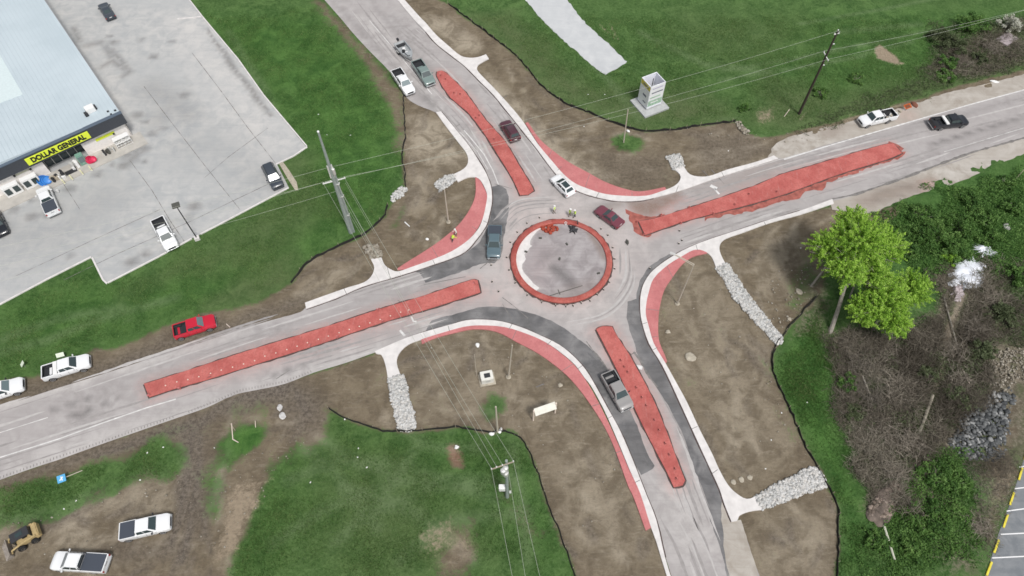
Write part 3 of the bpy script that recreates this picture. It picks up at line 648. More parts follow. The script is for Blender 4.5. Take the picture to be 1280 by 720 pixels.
for p in (NA_NW, NA_SW, NA_SE): sheet('new_asphalt', jag(smooth_poly(G2(p), 2), .07, .5, 6), .035, M['new_asphalt'], .9, na_paint)
tri = [(24,503),(60,491),(100,478),(128,469),(130,472)]

# sidewalks with their stubs (raised), red aprons behind them
W_NW = Z(380,140,5.4545,(900,5),(935,0),(1050,140),(1130,240),(1200,350))+[(606,214),(610,222.5),(614,235),(615,252),(612,268),(607.5,283),(594.7,301),(581.7,315),(563,324),(541,331.5),(519,339),(490,348),(453,359),(420,373.5),(383,386.6),(381.5,379),(402,371.6),(435,360),(455,353.7),(464.3,346),(468,335),(463.4,324),(477,322.5),(481,331.7),(488,337),(497,340),(512,335.3),(556,319),(580,305),(597,288.5),(604,272),(608,254),(609,245),(607.5,239),(602,228),(595.6,222.5),(585,222.5),(572.5,228),(566,219),(580,211.5),(585,204),(583.5,193),(574,180),(556,156.5)]
W_NE = [(515.6,22.7),(532,40),(545,55),(563.3,69.5),(581.7,84),(600,102.5),(616.6,119),(633,139),(649.7,160),(671.7,187.7),(693.7,217),(708,230),(719,238),(736,244.5),(754,249),(772.5,252),(798,251.5),(816.7,248),(853,238),(890,225),(926.7,213.3),(972.5,198.7),(967,195),(945,203),(908,213),(890,219.8),(877,221.6),(862.5,218.8),(855,209.7),(854,208),(841,211),(849.7,218.8),(849.7,226),(842,233.5),(826,240),(807.5,245.4),(778,245.4),(754,242.7),(736,237),(719,230),(704.7,218.8),(690,202),(671.7,180),(653,151.6),(635,130),(616.7,110),(602,95),(596.5,88),(597.4,82.3),(604,77.8),(611,74),(607.5,68.6),(598,72),(587,73),(576,70.4),(563,60),(545,44),(532,29),(525,22),(500,-6),(380,-139),(371,-139),(490,-8)]
W_SE = [(1040,249.5),(1000,264),(963,274.7),(926.7,286.7),(890,298.6),(868,306.8),(844,318.7),(816.7,338),(805.7,352.7),(801,367),(800,385),(802,402),(811,429.7),(827.5,457),(844,491.6),(860.5,527.7),(884,579),(899,611.6),(905,630),(914,652.5),(921,651),(924,645),(936,640),(953,637.5),(946,620),(933,624),(920,617),(910,607),(899,588),(890,568),(875,538.7),(858.7,503.8),(848,484),(831,453.5),(817,429.7),(811,409.5),(807,393),(808,378),(811,365),(816.7,349),(835,331.6),(853,320.6),(866,313.5),(875,313),(884.5,317),(890,323),(895.5,337),(907.4,331.6),(902,321.5),(899,312),(901,304),(908,298.6),(926.7,292),(963,279),(1000,269),(1042,255)]
W_SW = [(468.7,439.7),(510,422),(532,415),(565,405.8),(583,401),(601.7,400),(627.5,402.5),(651,409.5),(673,418.7),(699,431.5),(717,446),(732,462.7),(745,484),(757.7,507.5),(774,536.8),(790.7,575.3),(807,617),(820,650),(831,697),(846,745),(841,745),(826,697),(820,677),(812.7,657),(800,617),(787,588),(770.5,548),(754,511),(738,482),(730,472),(719,457),(702.7,442.5),(682.5,428.7),(660.5,418.7),(631,409.5),(601,407.3),(583,408.6),(565,413),(532,423),(526.5,425),(510,431.5),(499,442.5),(496,453.5),(501,470),(485,474.6),(482.5,459),(477,444.3),(470.6,442.5)]
for p in (W_NW, W_NE, W_SE, W_SW):
    tag(MB().prism(smooth_poly(G2(p), 3, True, 60), -.03, .15).build('sidewalk', M['walk'], bevel=0), kind='structure')
A_NW = [(594,221.5),(600,226),(604,233),(609,245),(607,262),(601,279),(590,296),(575,309.5),(545,324),(512,336.5),(497,338),(497,336),(541,308),(567,287.7),(580,273.5),(591,255),(594.7,240)]
A_NE = [(656.5,154.5),(660,153.5),(675,175),(693.7,191),(712,204),(736,217),(754,227),(778,236),(800,240),(831,234.4),(833,238),(820,243),(800,247.5),(765,246),(736,239.5),(716,230),(700,217),(684,197),(668,173)]
A_SE = [(884,317),(878,311),(866,312),(848,322),(833,331),(815,349),(808,366),(806,385),(809,405),(818,433),(831,455),(833.5,451.7),(824,428),(822.5,409),(824,387.5),(830,363.7),(840.5,347),(853,330.7),(866,321.5)]
A_SW = [(526.5,424.5),(527.5,430.5),(543,423.5),(568.7,416.5),(592.5,412),(620,415),(646,428),(673,442.5),(702.7,464.5),(719,481),(739,507.5),(756,535),(768.7,562.5),(785,608),(791,620),(807,663.5),(813.5,660),(800,616),(786,587),(769,547),(752,511),(735,480),(718,457),(701,442),(681,428),(659,418),(630,409),(601,406.5),(583,407.5),(560,412.5)]
for p in (A_NW, A_NE, A_SE, A_SW):
    tag(MB().prism(smooth_poly(G2(p), 3, True, 60), -.03, .142).build('truck_apron', M['redwalk']), kind='structure')
# joints across the walks and seams along their road side
mb = MB()
for a, b in [((628,123),(634,119)),((570,158),(575,155)),((604,276),(611,279)),((541,325),(544,331)),((430,361),(434,369)),((697,213),(702,208)),((745,247),(749,240)),((905,221),(902,215)),((560,407),(562,414)),((640,405),(636,412)),((690,425),(684,431)),((728,457),(722,461)),((765,520),(760,523)),((800,600),(794,603)),((803,405),(809,403)),((815,438),(822,434)),((865,536),(872,533)),((890,592),(897,587)),((955,277),(957,281)),((870,306),(872,313)),((488,348),(484,334)),((845,240),(848,232))]:
    ribbon(mb, [G(*a, .153), G(*b, .153)], .07, .1535)
for a, b in [((719,462),(731,457)),((601,406),(600,413)),((820,440),(826,436))]: pass
for a, b in [((702,464),(716,455)),((739,508),(752,504)),((770,566),(778,563)),((640,425),(646,412)),((603,292),(590,283)),((548,323),(540,309)),((690,188),(684,198)),((737,218),(731,236)),((790,240),(790,246)),((841,347),(833,331)),((824,388),(807,386)),((822,420),(813,422))]:
    ribbon(mb, [G(*a, .146), G(*b, .146)], .06, .1465)
tag(mb.build('pavement_joint', M['crack'], fix=False), kind='structure')
mb = MB()
edge = [[(551.4,140),(572.5,165.7),(587,184),(602,206),(610,222.5),(614,235),(615,252),(612,268),(607.5,283),(594.7,301),(581.7,315),(563,324),(519,339),(490,348),(453,359),(420,373.5),(383,386.6)],
        W_NE[1:18], W_SE[1:20], W_SW[1:19]]
for i, e in enumerate(edge):
    q = smooth_poly(G2(e), 3, False); n = len(q)
    c = Vector((cx0, cy0))
    out = [Vector(p)+(c-Vector(p)).normalized()*.0 for p in q]
    ribbon(mb, out, .26, .041, .35, i)
tag(mb.build('gutter_seam', M['seam'], fix=False), kind='structure')
mb = MB()
for a in ([(878,213),(892,228)], [(889,212),(905,230)], [(1000,165),(1012,170)], [(497,375),(510,386)], [(618,230),(640,236)], [(782,446),(796,440)], [(345,474),(362,463)], [(582,346),(530,356)], [(612,330),(620,320),(600,336)], [(640,400),(628,380)], [(628,372),(645,385),(660,398)]):
    ribbon(mb, smooth_poly([G(*p)[:2] for p in a], 6, False), .10, .039, .5, 3)
ribbon(mb, resample([G(*p)[:2] for p in [(1040,249),(1070,243),(1130,222.5),(1190,199.5),(1217,190),(1280,172.5),(1420,130)]], .6), .35, .038, .6, 4)
ribbon(mb, resample([G(*p)[:2] for p in [(733,427),(741,438),(752,451),(762,465),(772,480)]], .4), .2, .040, .7, 4)
ribbon(mb, resample([G(*p)[:2] for p in [(792,440),(800,450),(806,462),(812,472),(822,484)]], .4), .22, .040, .7, 5)
ribbon(mb, resample([G(*p)[:2] for p in [(670,484),(680,480)]], .4), .1, .040, .7, 5)
tag(mb.build('road_crack', M['crack'], fix=False), kind='structure')
# tyre marks and scuffs along the lanes
M['scuff'] = mat('tyre_scuff', (.31, .292, .285), .9, var=.12, vscale=1.5); M['scuff_l'] = mat('pale_dust', (.45, .43, .42), .9, var=.1, vscale=1.5)
def marks(paths, offs, seed, z, mm, p_=.75):
    rr = random.Random(seed); mb_ = MB()
    for path in paths:
        q = [Vector(a) for a in smooth_poly(G2(path), 6, False)]; q = resample(q, .8)
        for o in offs:
            o += rr.uniform(-.15, .15); i = rr.randint(0, 4)
            while i < len(q)-3:
                n = rr.randint(4, 22); seg = q[i:i+n]; i += n+rr.randint(1, 9)
                if len(seg) < 3 or rr.random() > p_: continue
                t = (seg[-1]-seg[0]).normalized(); nn = Vector((-t.y, t.x)); k = len(seg); w0 = rr.uniform(.06, .22)
                L_, R_ = [], []
                for j, s_ in enumerate(seg):
                    w = w0*math.sin(math.pi*(j+.3)/(k-.4+.0001))**.6*rr.uniform(.7, 1.3) if 0 < j < k-1 else .01
                    c = s_+nn*(o+rr.uniform(-.03, .03)); L_.append((c.x+nn.x*w, c.y+nn.y*w, z)); R_.append((c.x-nn.x*w, c.y-nn.y*w, z))
                mb_.add(L_+R_, [(a, k+a, k+a+1, a+1) for a in range(k-1)])
    return tag(mb_.build('tyre_mark', mm, fix=False), kind='structure')
LN = [[(-60,540),(100,488),(300,421),(450,374),(540,346)], [(-60,592),(100,541),(220,503),(330,467),(450,432),(560,398)], [(440,0),(490,64),(540,118),(580,160),(606,205)], [(505,30),(560,78),(620,140),(650,180),(680,225)],
      [(1400,100),(1240,142),(1100,175),(980,207),(850,248)], [(1400,122),(1280,160),(1150,205),(1050,236),(940,270),(850,300)], [(905,800),(868,690),(842,640)], [(885,680),(862,620),(835,545),(808,495)], [(625,285),(650,262),(700,256)], [(782,310),(780,350),(750,385),(700,398)]]
marks(LN, (-1.6, -.9, -.3, .5, 1.1, 1.7), 5, .0375, M['scuff'], .6); marks(LN, (-1.3, -.1, .8, 1.5), 9, .0382, M['scuff_l'], .5)
# painted lines
mb = MB()
def line(pts, w=.14, wj=.12, z=.0392): ribbon(mb, resample([G(*p)[:2] for p in pts], .7), w, z, wj, 5)
line([(-100,604),(0,572),(73,549),(128,529),(183,510),(220,499)], .16)
line([(-100,572),(0,541),(60,522)], .10, .4); line([(980,199.5),(1030,184),(1100,163.5),(1160,146),(1212,131),(1280,112.5),(1420,68)], .22, .3)
line([(580,163),(592,177),(605,193),(616,213),(623,231)], .15, .15); line([(575,165),(597,190),(610,212)], .08, .4)
line([(462,26),(500,70),(540,118)], .10, .5)
line([(888,232),(896,236)], .5, .3); line([(893,236),(899,243)], .25, .3); line([(795,458.5),(803,460)], .55, .1); line([(514,396),(517,402),(521,402)], .2, .2); line([(500,413),(506,420)], .25, .4)
line([(1280,160),(1240,172),(1180,190)], .06, .5)
tag(mb.build('road_line', M['paint_w'], fix=False), kind='structure')
mb = MB()                                           # rumble strip milled along the lower edge of the left hand road
for a, b in [((-60,618),(0,598)), ((0,598),(46,581.6)), ((46,581.6),(128,553)), ((128,553),(220,521)), ((236,516),(300,489)), ((300,489),(356,478)), ((356,478),(392,464))]:
    A, B = G(*a), G(*b); d = B-A; n = int(d.length/.36)
    for k in range(n):
        c = A+d*(k/n); mb.box((c.x, c.y+.10, .036), (.07, .30, .006), math.atan2(d.y, d.x))
tag(mb.build('rumble_strip', M['crack'], fix=False), kind='structure')
mb = MB()
for a, b in [((1274,584),(1310,579)),((1268,611),(1310,606)),((1258,639),(1310,632)),((1251,668),(1310,665)),((1240,697.5),(1310,694)),((1231,726),(1310,725))]:
    ribbon(mb, [G(*a), G(*b)], .12, .026, 0)
tag(mb.build('bay_line', M['paint_w2'], fix=False), kind='structure')
mb = MB()
for a, b in [((1284,560),(1280,575)),((1277.5,585),(1273,600)),((1267,616),(1262,631)),((1259,644),(1254,659)),((1248,675),(1242,691)),((1239,703),(1233,719))]:
    mb.box(((G(*a)+G(*b))/2+Vector((0,0,.08))), ((G(*a)-G(*b)).length, .17, .11), math.atan2((G(*a)-G(*b)).y, (G(*a)-G(*b)).x))
mbs = mb  # yellow wheel stops are separate things below
STOPS = [((1284,560),(1280,575)),((1277.5,585),(1273,600)),((1267,616),(1262,631)),((1259,644),(1254,659)),((1248,675),(1242,691)),((1239,703),(1233,719))]
# lot kerbs
mb = MB()
def kerb(pts, w=.22, h=.15):
    q = [G(*p) for p in pts]
    for a, b in zip(q[:-1], q[1:]):
        d = b-a; mb.box(((a.x+b.x)/2, (a.y+b.y)/2, h/2), (d.length+.0, w, h), math.atan2(d.y, d.x))
kerb([(-260,481),(0,381),(58,350),(114.5,321.5)]); kerb([(115.5,322.5),(129,350),(134,355)]); kerb([(135,354),(196,322.5),(210,315),(240,298.5)]); kerb([(251,293),(292,271.6),(361,235)])
kerb([(345,206),(367,195.5),(384,184)]); kerb([(383.5,183),(330,119.5),(298,74.5),(254,22),(120,-150)], .18)
kerb([(222,24),(246,22),(252,21)], .2)
tag(mb.build('lot_kerb', M['walk'], fix=False), kind='structure')
tag(MB().prism(G2([(349,205),(354,203),(362,214),(371,228),(373,238),(369,238),(360,224)]), 0, .12).build('lot_footpath', M['stone_t']), kind='structure')
# centre of the roundabout
def cen_paint(x, y):
    K = lambda pts, w, f=.4: strokemask(x, y, G2(pts), w, f)
    z = np.zeros(len(x)); lt = polymask(x, y, G2([(645,300),(660,285),(675,282),(664,300),(658,315),(650,322),(655,345),(672,362),(660,365),(645,345)]), .3, .3)
    lt = np.maximum(lt, .9*K([(668,358),(674,361)], .4, .2)); dark = np.maximum(.8*K([(693,335),(708,348),(715,355)], 1.2, .8), .25*K([(680,320),(700,325)], 2, 1.4))
    br = np.maximum(.7*K([(738,293),(748,308),(755,322)], .8, .4), .35*K([(740,355),(700,368),(730,368)], 1.4, .8)); red = np.maximum(.9*K([(677,285),(692,287)], 1.0, .5), .2*K([(680,320),(668,350)], 3, 2))
    return np.stack([red, dark, lt, br], 1)
circ = [(cx0+6.4*math.cos(a*math.pi/36), cy0+6.4*math.sin(a*math.pi/36)) for a in range(72)]
M['fill'] = mat_road('grey_fill', (.335, .305, .31), (.25, .225, .228), (.40, .375, .375))
sheet('island_fill', circ, .05, M['fill'], .35, cen_paint)
tag(MB().prism(jag(smooth_poly(G2([(644.5,318),(647,306),(652,296),(662,287),(674,281),(684,279),(680,284),(671,290),(664,298),(662,304),(665,308),(660,313),(655,318),(657,324),(653,331),(654,339),(660,346),(666,354),(674,360),(670,364),(658,354),(649,342),(645,330)]), 2), .08, .3, 3), .045, .056).build('fresh_concrete', M['walk']), kind='structure')
M['clay'] = mat('wet_red_clay', (.33, .105, .085), .9, var=.35, vscale=1.4, bump=.4, bscale=6)
for k_, p in enumerate(([(1131,190),(1128,197),(1100,205),(1065,218),(1034,229),(1026,237),(1008,240),(1000,247),(975,252),(950,261),(930,266),(905,270),(880,276),(885,266),(1000,228),(1100,192)], [(783,262),(797,268),(813,270),(830,268),(828,280),(807,298),(796,293),(787,276)], [(1108,178),(1118,178),(1130,187),(1124,192)])):
    tag(MB().prism(jag(smooth_poly(G2(p), 2), .22, .45, 20+k_), .02, .039+.001*k_).build('clay_spill', M['clay']), kind='structure')
mb = MB()
for a in ([(80,350),(150,316),(240,276),(300,247),(340,228)], [(20,345),(70,322),(110,303),(200,262)], [(0,265),(40,248),(110,214),(176,184)], [(256,222),(286,196),(335,160)], [(300,262),(256,207),(212,150),(180,108)], [(345,205),(310,160),(275,112),(240,66)], [(162,200),(190,238),(214,278),(232,304)], [(100,262),(70,215)], [(90,50),(150,140),(168,176)]):
    ribbon(mb, resample([G(*p)[:2] for p in a], .5), .07, .0245, .7, 3)
tag(mb.build('slab_joint', M['crack'], fix=False), kind='structure')
# ------------------------------------------------------------------ islands
def island(name, pts, label, mm, h=.16):
    root = empty(name, (0, 0, 0), label=label, cat='traffic island', group='red concrete traffic islands')
    q = smooth_poly(G2(pts), 2, True, 35); c = Vector((sum(p[0] for p in q)/len(q), sum(p[1] for p in q)/len(q), 0)); root.location = c
    ql = [(p[0]-c.x, p[1]-c.y) for p in q]
    MB().prism(ql, -.02, h).build('slab', mm, root)
    mb = MB(); ribbon(mb, resample([Vector(p) for p in ql]+[Vector(ql[0])], .9), .34, .044, .55, 3)
    mb.build('form_edge', M['seam'], root, fix=False); return root
island('traffic_island', ISL['west'], 'long narrow red concrete island in the road leading left, dotted with pale caps', M['redisland'])
island('traffic_island', ISL['north'], 'red concrete island in the upper road, beside the maroon car', M['redisland'])
island('traffic_island', ISL['east'], 'ragged red concrete island in the right hand road, smeared with clay', M['redisland'])
island('traffic_island', ISL['south'], 'tapering red concrete island in the lower road with a row of stubs down its middle', M['redisland'])
ring = empty('roundabout_ring', (cx0, cy0, 0), label='raised red concrete ring round the bare centre of the roundabout', cat='roundabout ring')
mb = MB(); mb.lathe([(6.28, -.02), (6.28, .30), (6.36, .35), (6.98, .31), (7.06, .24), (7.06, -.02)], 96); mb.f = mb.f[:-2]; mb.m = mb.m[:-2]
mb.build('ring_slab', M['redring'], ring, smooth=True)
mb = MB(); ribbon(mb, [(7.12*math.cos(a*math.pi/48), 7.12*math.sin(a*math.pi/48)) for a in range(97)], .3, .043, .8, 9); mb.build('form_edge', M['seam'], ring, fix=False)

# ------------------------------------------------------------------ small repeated posts
def marker(name='marker_post'):
    r = empty(name); m = MB(); m.lathe([(.19, 0), (.19, .05), (.09, .07), (.07, .34), (.05, .36)], 10); m.build('base', M['orange_d'], r, smooth=True)
    MB().lathe([(.055, .355), (.06, .40), (.02, .42)], 10).build('cap', M['red_cap'], r, smooth=True); return r
M['orange_d'] = mat('dull_red_plastic', (.34, .10, .09), .6); M['red_cap'] = mat('faded_red_cap', (.58, .20, .17), .6)
M['stakeg'] = mat('dark_steel', (.085, .085, .075), .7); M['capp'] = mat('pale_cap', (.68, .58, .50), .6)
proto = marker(); first = [proto]
def put_markers(pts, h, label, grp):
    for p in pts:
        if first: o = first.pop()
        else: o = copy_tree(proto)
        o.location = G(p[0], p[1], h); o.location.z = h; o.rotation_euler.z = random.uniform(0, 6)
        tag(o, label, 'marker post', grp)
put_markers(Z(730,450,4.2375,(195,3),(214,38),(232,65),(277,147),(307,200),(330,243),(373,320),(398,373),(430,443),(452,503),(482,578),(490,630)), .16, 'small red stub standing in the row down the middle of the lower red island', 'red stubs down the lower island')
put_markers([(550.9,94.8),(557,99.2),(567.4,116.4),(575.2,118),(594.6,147.7),(599,144.6),(617.6,174.5)], .16, 'small red stub standing on the upper red island', 'red stubs on the upper island')
put_markers(Z(720,230,4.236,(323,200),(360,265),(450,165),(555,208),(598,125),(727,158),(840,110),(915,55),(1062,42)), .16, 'small red stub at the edge of the clay smeared right hand island', 'red stubs round the right hand island')
pin = empty('form_pin'); MB().tube([(0,0,0),(0,0,.3)], .085, 8).build('pin', M['stakeg'], pin, smooth=True); MB().box((.0,.08,.03), (.14,.2,.06)).build('foot', M['stakeg'], pin); MB().lathe([(.05,.3),(.07,.33),(.03,.36)], 8).build('cap', M['capp'], pin)
pinf = [pin]
def put_pins(pts, label, grp):
    for p in pts:
        o = pinf.pop() if pinf else copy_tree(pin)
        o.location = G(*p, .03); d = o.location-Vector((cx0, cy0, 0)); o.rotation_euler.z = math.atan2(d.y, d.x)-math.pi/2
        tag(o, label, 'form pin', grp)
put_pins([(580+x/4.5, 240+y/4.5) for x, y in [(425,147),(355,178),(300,228),(262,285),(242,370),(255,440),(290,512),(357,580),(437,620),(515,638),(572,643),(613,640),(658,625),(707,612),(747,577),(783,550),(815,508),(845,433),(845,378),(835,315),(808,245),(770,210)]],
         'small dark form pin on the road close round the outside of the red ring', 'form pins round the red ring')
put_pins([(614.4,331.8),(615.5,352.4),(623.5,364.5)], 'small dark pin on the road between the blue grey pickup and the left hand island', 'loose pins by the left hand island')
put_pins([(812,336),(848,305),(852,301),(849,289)], 'small dark pin on the road below the right hand island', 'loose pins below the right hand island')
wc = MB().lathe([(.09, 0), (.08, .05), (.03, .07)], 8).build('bolt_cap', M['capp'])
pts = ZM(200, 360, 5.4545, [(38,665),(115,640),(190,625),(265,605),(345,582),(418,560),(495,540),(570,518),(645,495),(715,465),(790,443),(865,420),(935,397),(1005,373),(1080,350),(1148,328)])+ZM(400, 360, 5.4545, [(57,328),(130,305),(200,283),(268,262),(340,238),(410,215),(480,190),(550,165),(605,150)])
for i, p in enumerate(pts):
    o = wc if i == 0 else wc.copy()
    if i: COL.objects.link(o)
    o.location = G(*p, .16); tag(o, 'pale cap in the row along the long left hand red island', 'bolt cap', 'pale caps along the left hand island')
jb = None
for i, p in enumerate([(262.3,471.8),(478.8,402.5),(422.9,421.7),(473.3,387.5),(388.8,432),(225.7,484.8),(593,354),(187,493)]):
    if jb is None:
        r = empty('form_clamp'); MB().box((0,0,.1), (.5,.16,.16)).build('bar', M['orange_d'], r); MB().box((0,.16,.08), (.12,.34,.2)).build('jaw', M['redwalk'], r); jb = r; o = r
    else: o = copy_tree(jb)
    o.location = G(*p, .05); o.rotation_euler.z = R(20)+i*.3
    tag(o, 'small reddish form clamp at the edge of the long left hand island', 'form clamp', 'form clamps of the left hand island')

# ------------------------------------------------------------------ vehicles
def loft(mb, secs, mi=0):
    """secs: (x, half outline from the bottom outer edge to the centre line)"""
    rings = []
    for x, h in secs: rings.append([(x, y, z) for y, z in h]+[(x, -y, z) for y, z in h[-2::-1]])
    n = len(rings[0]); v = [p for r in rings for p in r]
    f = [(i*n+k, i*n+(k+1) % n, (i+1)*n+(k+1) % n, (i+1)*n+k) for i in range(len(rings)-1) for k in range(n)]
    f += [tuple(range(n-1, -1, -1)), tuple((len(rings)-1)*n+k for k in range(n))]
    mb.add(v, f, mi)
def bil(c, u, v): a, b, d, e = c; return a.lerp(b, u).lerp(e.lerp(d, u), v)
def vehicle(kind, paint, label, cat, front, rear, opts=(), group=None, name=None, length=None, hgt=0.0):
    A = G(*front, .6); B = G(*rear, .6); mid = (A+B)/2; hd = math.atan2(A.y-B.y, A.x-B.x)
    pick = kind == 'pickup'
    L, Wd, wb, wr = {'pickup': (5.75,2.0,3.65,.40), 'suv': (4.8,1.92,2.85,.37), 'sedan': (4.85,1.84,2.8,.33), 'hatch': (4.5,1.80,2.65,.33)}[kind]
    if length is None and -30 < front[0] and rear[0] > -20 and rear[1] > 30: length = min(max((A-B).length, L*.9), L*1.06)
    L = length or L
    root = empty(name or {'pickup': 'pickup_truck', 'suv': 'suv', 'sedan': 'sedan_car', 'hatch': 'hatchback_car'}[kind], (mid.x, mid.y, hgt), hd, label=label, cat=cat, group=group)
    hw = Wd/2; xf = L/2; wf = L/2-(.95 if pick else .88); wrr = wf-wb
    if pick: cowl, cr, hood, belt, roofz, z0 = xf-1.30, xf-3.55, 1.12, 1.24, 1.88, .42
    elif kind == 'suv': cowl, cr, hood, belt, roofz, z0 = xf-1.15, -xf+.12, 1.03, 1.12, 1.72, .34
    elif kind == 'sedan': cowl, cr, hood, belt, roofz, z0 = xf-1.35, -xf+.85, .90, .98, 1.43, .26
    else: cowl, cr, hood, belt, roofz, z0 = xf-1.15, -xf+.14, .93, 1.0, 1.48, .26
    xs = sorted(set([round(v, 3) for v in list(np.arange(-xf, xf+.001, .11))+[-xf, -xf+.05, xf-.05, xf, cowl, cowl+.02, cr, cr-.02, -xf+.10, -xf+.12]]))
    secs = []
    for x in xs:
        fr = max(0, (x-(xf-.55))/.55); rr = max(0, ((-xf+.25)-x)/.25)
        w = hw*(1-.16*fr**2.2-.05*rr**2)
        zb = z0
        for xw in (wf, wrr):
            d = (wr+.07)**2-(x-xw)**2
            if d > 0: zb = max(zb, wr-.02+math.sqrt(d))
        if x >= cowl: zt = hood+(belt-hood)*max(0, 1-(x-cowl)/.5)*.5-.20*fr**2.5
        else: zt = belt
        bed = pick and -xf+.11 < x < cr-.01
        if pick and x < cr: zt = 1.30
        if kind == 'sedan' and x < cr: zt = belt-.05
        if kind in ('suv', 'hatch') and x < -xf+.1: zt = belt-.12
        if bed: h = [(w*.95, zb), (w, max(zb, .62)), (w, 1.0), (w-.03, zt), (w-.15, zt), (w-.17, .80), (0, .80)]
        else:
            cr_ = .05 if x >= cowl else .02
            h = [(w*.95, zb), (w, max(zb, .55)), (w-.01, zt-.26 if zt-.26 > zb else zb+.01), (w-.07, zt-.03), (w-.20, zt+.005), (w*.55, zt+cr_*.8), (0, zt+cr_)]
            if pick and x <= cr: h = [(w*.95, zb), (w, max(zb, .62)), (w, 1.0), (w-.03, zt), (w-.15, zt), (w-.17, zt-.002), (0, zt-.004)]
        secs.append((x, h))
    mb = MB(); loft(mb, secs); mb.build('body', paint, root, smooth=True)
    if pick:
        m = MB(); xa, xb = -xf+.13, cr-.03; bw = hw-.18
        m.box(((xa+xb)/2, 0, .815), (xb-xa, 2*bw, .02)); m.box(((xa+xb)/2, bw-.005, 1.05), (xb-xa, .02, .46)); m.box(((xa+xb)/2, -bw+.005, 1.05), (xb-xa, .02, .46))
        m.box((xa+.01, 0, 1.05), (.02, 2*bw-.02, .46)); m.box((xb-.01, 0, 1.05), (.02, 2*bw-.02, .46))
        for s_ in (-1, 1): m.box((wrr, s_*(bw-.12), .93), (.95, .22, .22))
        m.build('bed_liner', M['liner'], root)
    # greenhouse
    xr_ = cr+.02; ws = .72 if pick else (.85 if kind != 'sedan' else .80); rs = {'pickup': .14, 'suv': .32, 'sedan': .75, 'hatch': .48}[kind]
    bz = belt-.02; wbt = hw-.10; wtp = hw-.30
    B4 = [Vector((cowl-.0, wbt, bz)), Vector((xr_, wbt, bz)), Vector((xr_, -wbt, bz)), Vector((cowl, -wbt, bz))]
    T4 = [Vector((cowl-ws, wtp, roofz-.02)), Vector((xr_+rs, wtp, roofz-.03)), Vector((xr_+rs, -wtp, roofz-.03)), Vector((cowl-ws, -wtp, roofz-.02))]
    m = MB(); m.add(B4+T4, [(3,2,1,0),(4,5,6,7),(0,1,5,4),(1,2,6,5),(2,3,7,6),(3,0,4,7)]); m.build('cab', paint, root, bevel=.07, smooth=True)
    def pane(nm, q, u0, u1, v0, v1, gl):
        n = (q[1]-q[0]).cross(q[3]-q[0]).normalized()
        P = [bil(q, u0, v0), bil(q, u1, v0), bil(q, u1, v1), bil(q, u0, v1)]
        c = sum(q, Vector())/4
        if n.dot(c-Vector(((cowl+xr_)/2, 0, 1.3))) < 0: n = -n
        mm_ = MB(); mm_.add([p-n*.02 for p in P]+[p+n*.014 for p in P], [(0,1,2,3),(4,5,6,7),(0,1,5,4),(1,2,6,5),(2,3,7,6),(3,0,4,7)]); return mm_.build(nm, gl, root)
    gl = M['glass_l'] if 'pale' in opts else M['glass']
    pane('windshield', [B4[0], B4[3], T4[3], T4[0]], .06, .94, .10, .93, gl)
    pane('rear_window', [B4[1], B4[2], T4[2], T4[1]], .10, .90, .18, .90, M['glass'])
    for sgn in (0, 1):
        q = [B4[0], B4[1], T4[1], T4[0]] if sgn == 0 else [B4[3], B4[2], T4[2], T4[3]]
        cuts = [(.10, .50), (.54, .90)] if kind != 'suv' else [(.08, .37), (.40, .68), (.71, .93)]
        for a, b in cuts: pane('side_window', q, a, b, .16, .86, M['glass'])
    for s_ in (-1, 1):
        MB().box((xf-.16, s_*(hw-.34), hood-.24), (.14, .36, .16), -s_*.25).build('headlight', M['lampw'], root, bevel=.02)
        MB().box((-xf+.03, s_*(hw-.13), 1.0 if pick else belt-.22), (.10, .16, .34 if pick else .18)).build('tail_light', M['lampr'], root)
        mi_ = MB(); mi_.box((cowl-.42, s_*(hw+.10), belt+.12), (.12, .22, .18), 0); mi_.box((cowl-.40, s_*(hw-.04), belt+.05), (.06, .14, .06)); mi_.build('mirror', M['dark'] if 'darkmirror' in opts else paint, root, bevel=.015)
    MB().box((xf-.0, 0, hood-.32), (.09, hw*1.0, .24)).build('grille', M['dark'], root)
    MB().box((xf+.0, 0, .52), (.16, Wd*.86, .20)).build('bumper', M['chrome'] if pick else paint, root, bevel=.03)
    MB().box((-xf-.03, 0, .56), (.16, Wd*.90, .20)).build('bumper', M['chrome'] if pick else paint, root, bevel=.03)
    m = MB()
    if pick: m.box((-xf+.005, 0, 1.06), (.02, .5, .07))
    else: m.box((-xf+.0, 0, .75), (.03, .45, .12))
    m.build('tailgate_handle' if pick else 'number_plate', M['dark'] if pick else M['white'], root)
    wm = None
    for x in (wf, wrr):
        for s_ in (-1, 1):
            m = MB(); m.lathe([(wr-.09, -.11), (wr-.02, -.12), (wr, -.08), (wr, .08), (wr-.02, .12), (wr-.09, .11)], 20, axis='y')
            t = m.build('wheel', M['black'], root, loc=(x, s_*(hw-.12), wr), smooth=True)
            m = MB(); m.lathe([(.03, s_*.05), (.10, s_*.118), (wr*.5, s_*.10), (wr-.10, s_*.125), (wr-.10, 0), (.03, 0)], 14, axis='y'); m.build('rim', M['rim'], t, smooth=True)
    # seams of the doors and the hood
    m = MB()
    for x in ([cowl-.15, cowl-1.15, cr+.12] if kind != 'sedan' else [cowl-.15, cowl-1.1, cr+.35]):
        for s_ in (-1, 1): m.box((x, s_*(hw-.008), .86), (.02, .025, .5))
    m.build('door_seam', M['dark'], root)
    if 'cover' in opts: MB().box(((-xf+.1+cr)/2, 0, 1.325), (cr+xf-.16, 2*hw-.22, .05)).build('bed_cover', M['tonneau'], root, bevel=.015)
    if 'toolbox' in opts: MB().box((cr-.30, 0, 1.33), (.50, 2*hw-.10, .20)).build('toolbox', M['white'], root, bevel=.03)
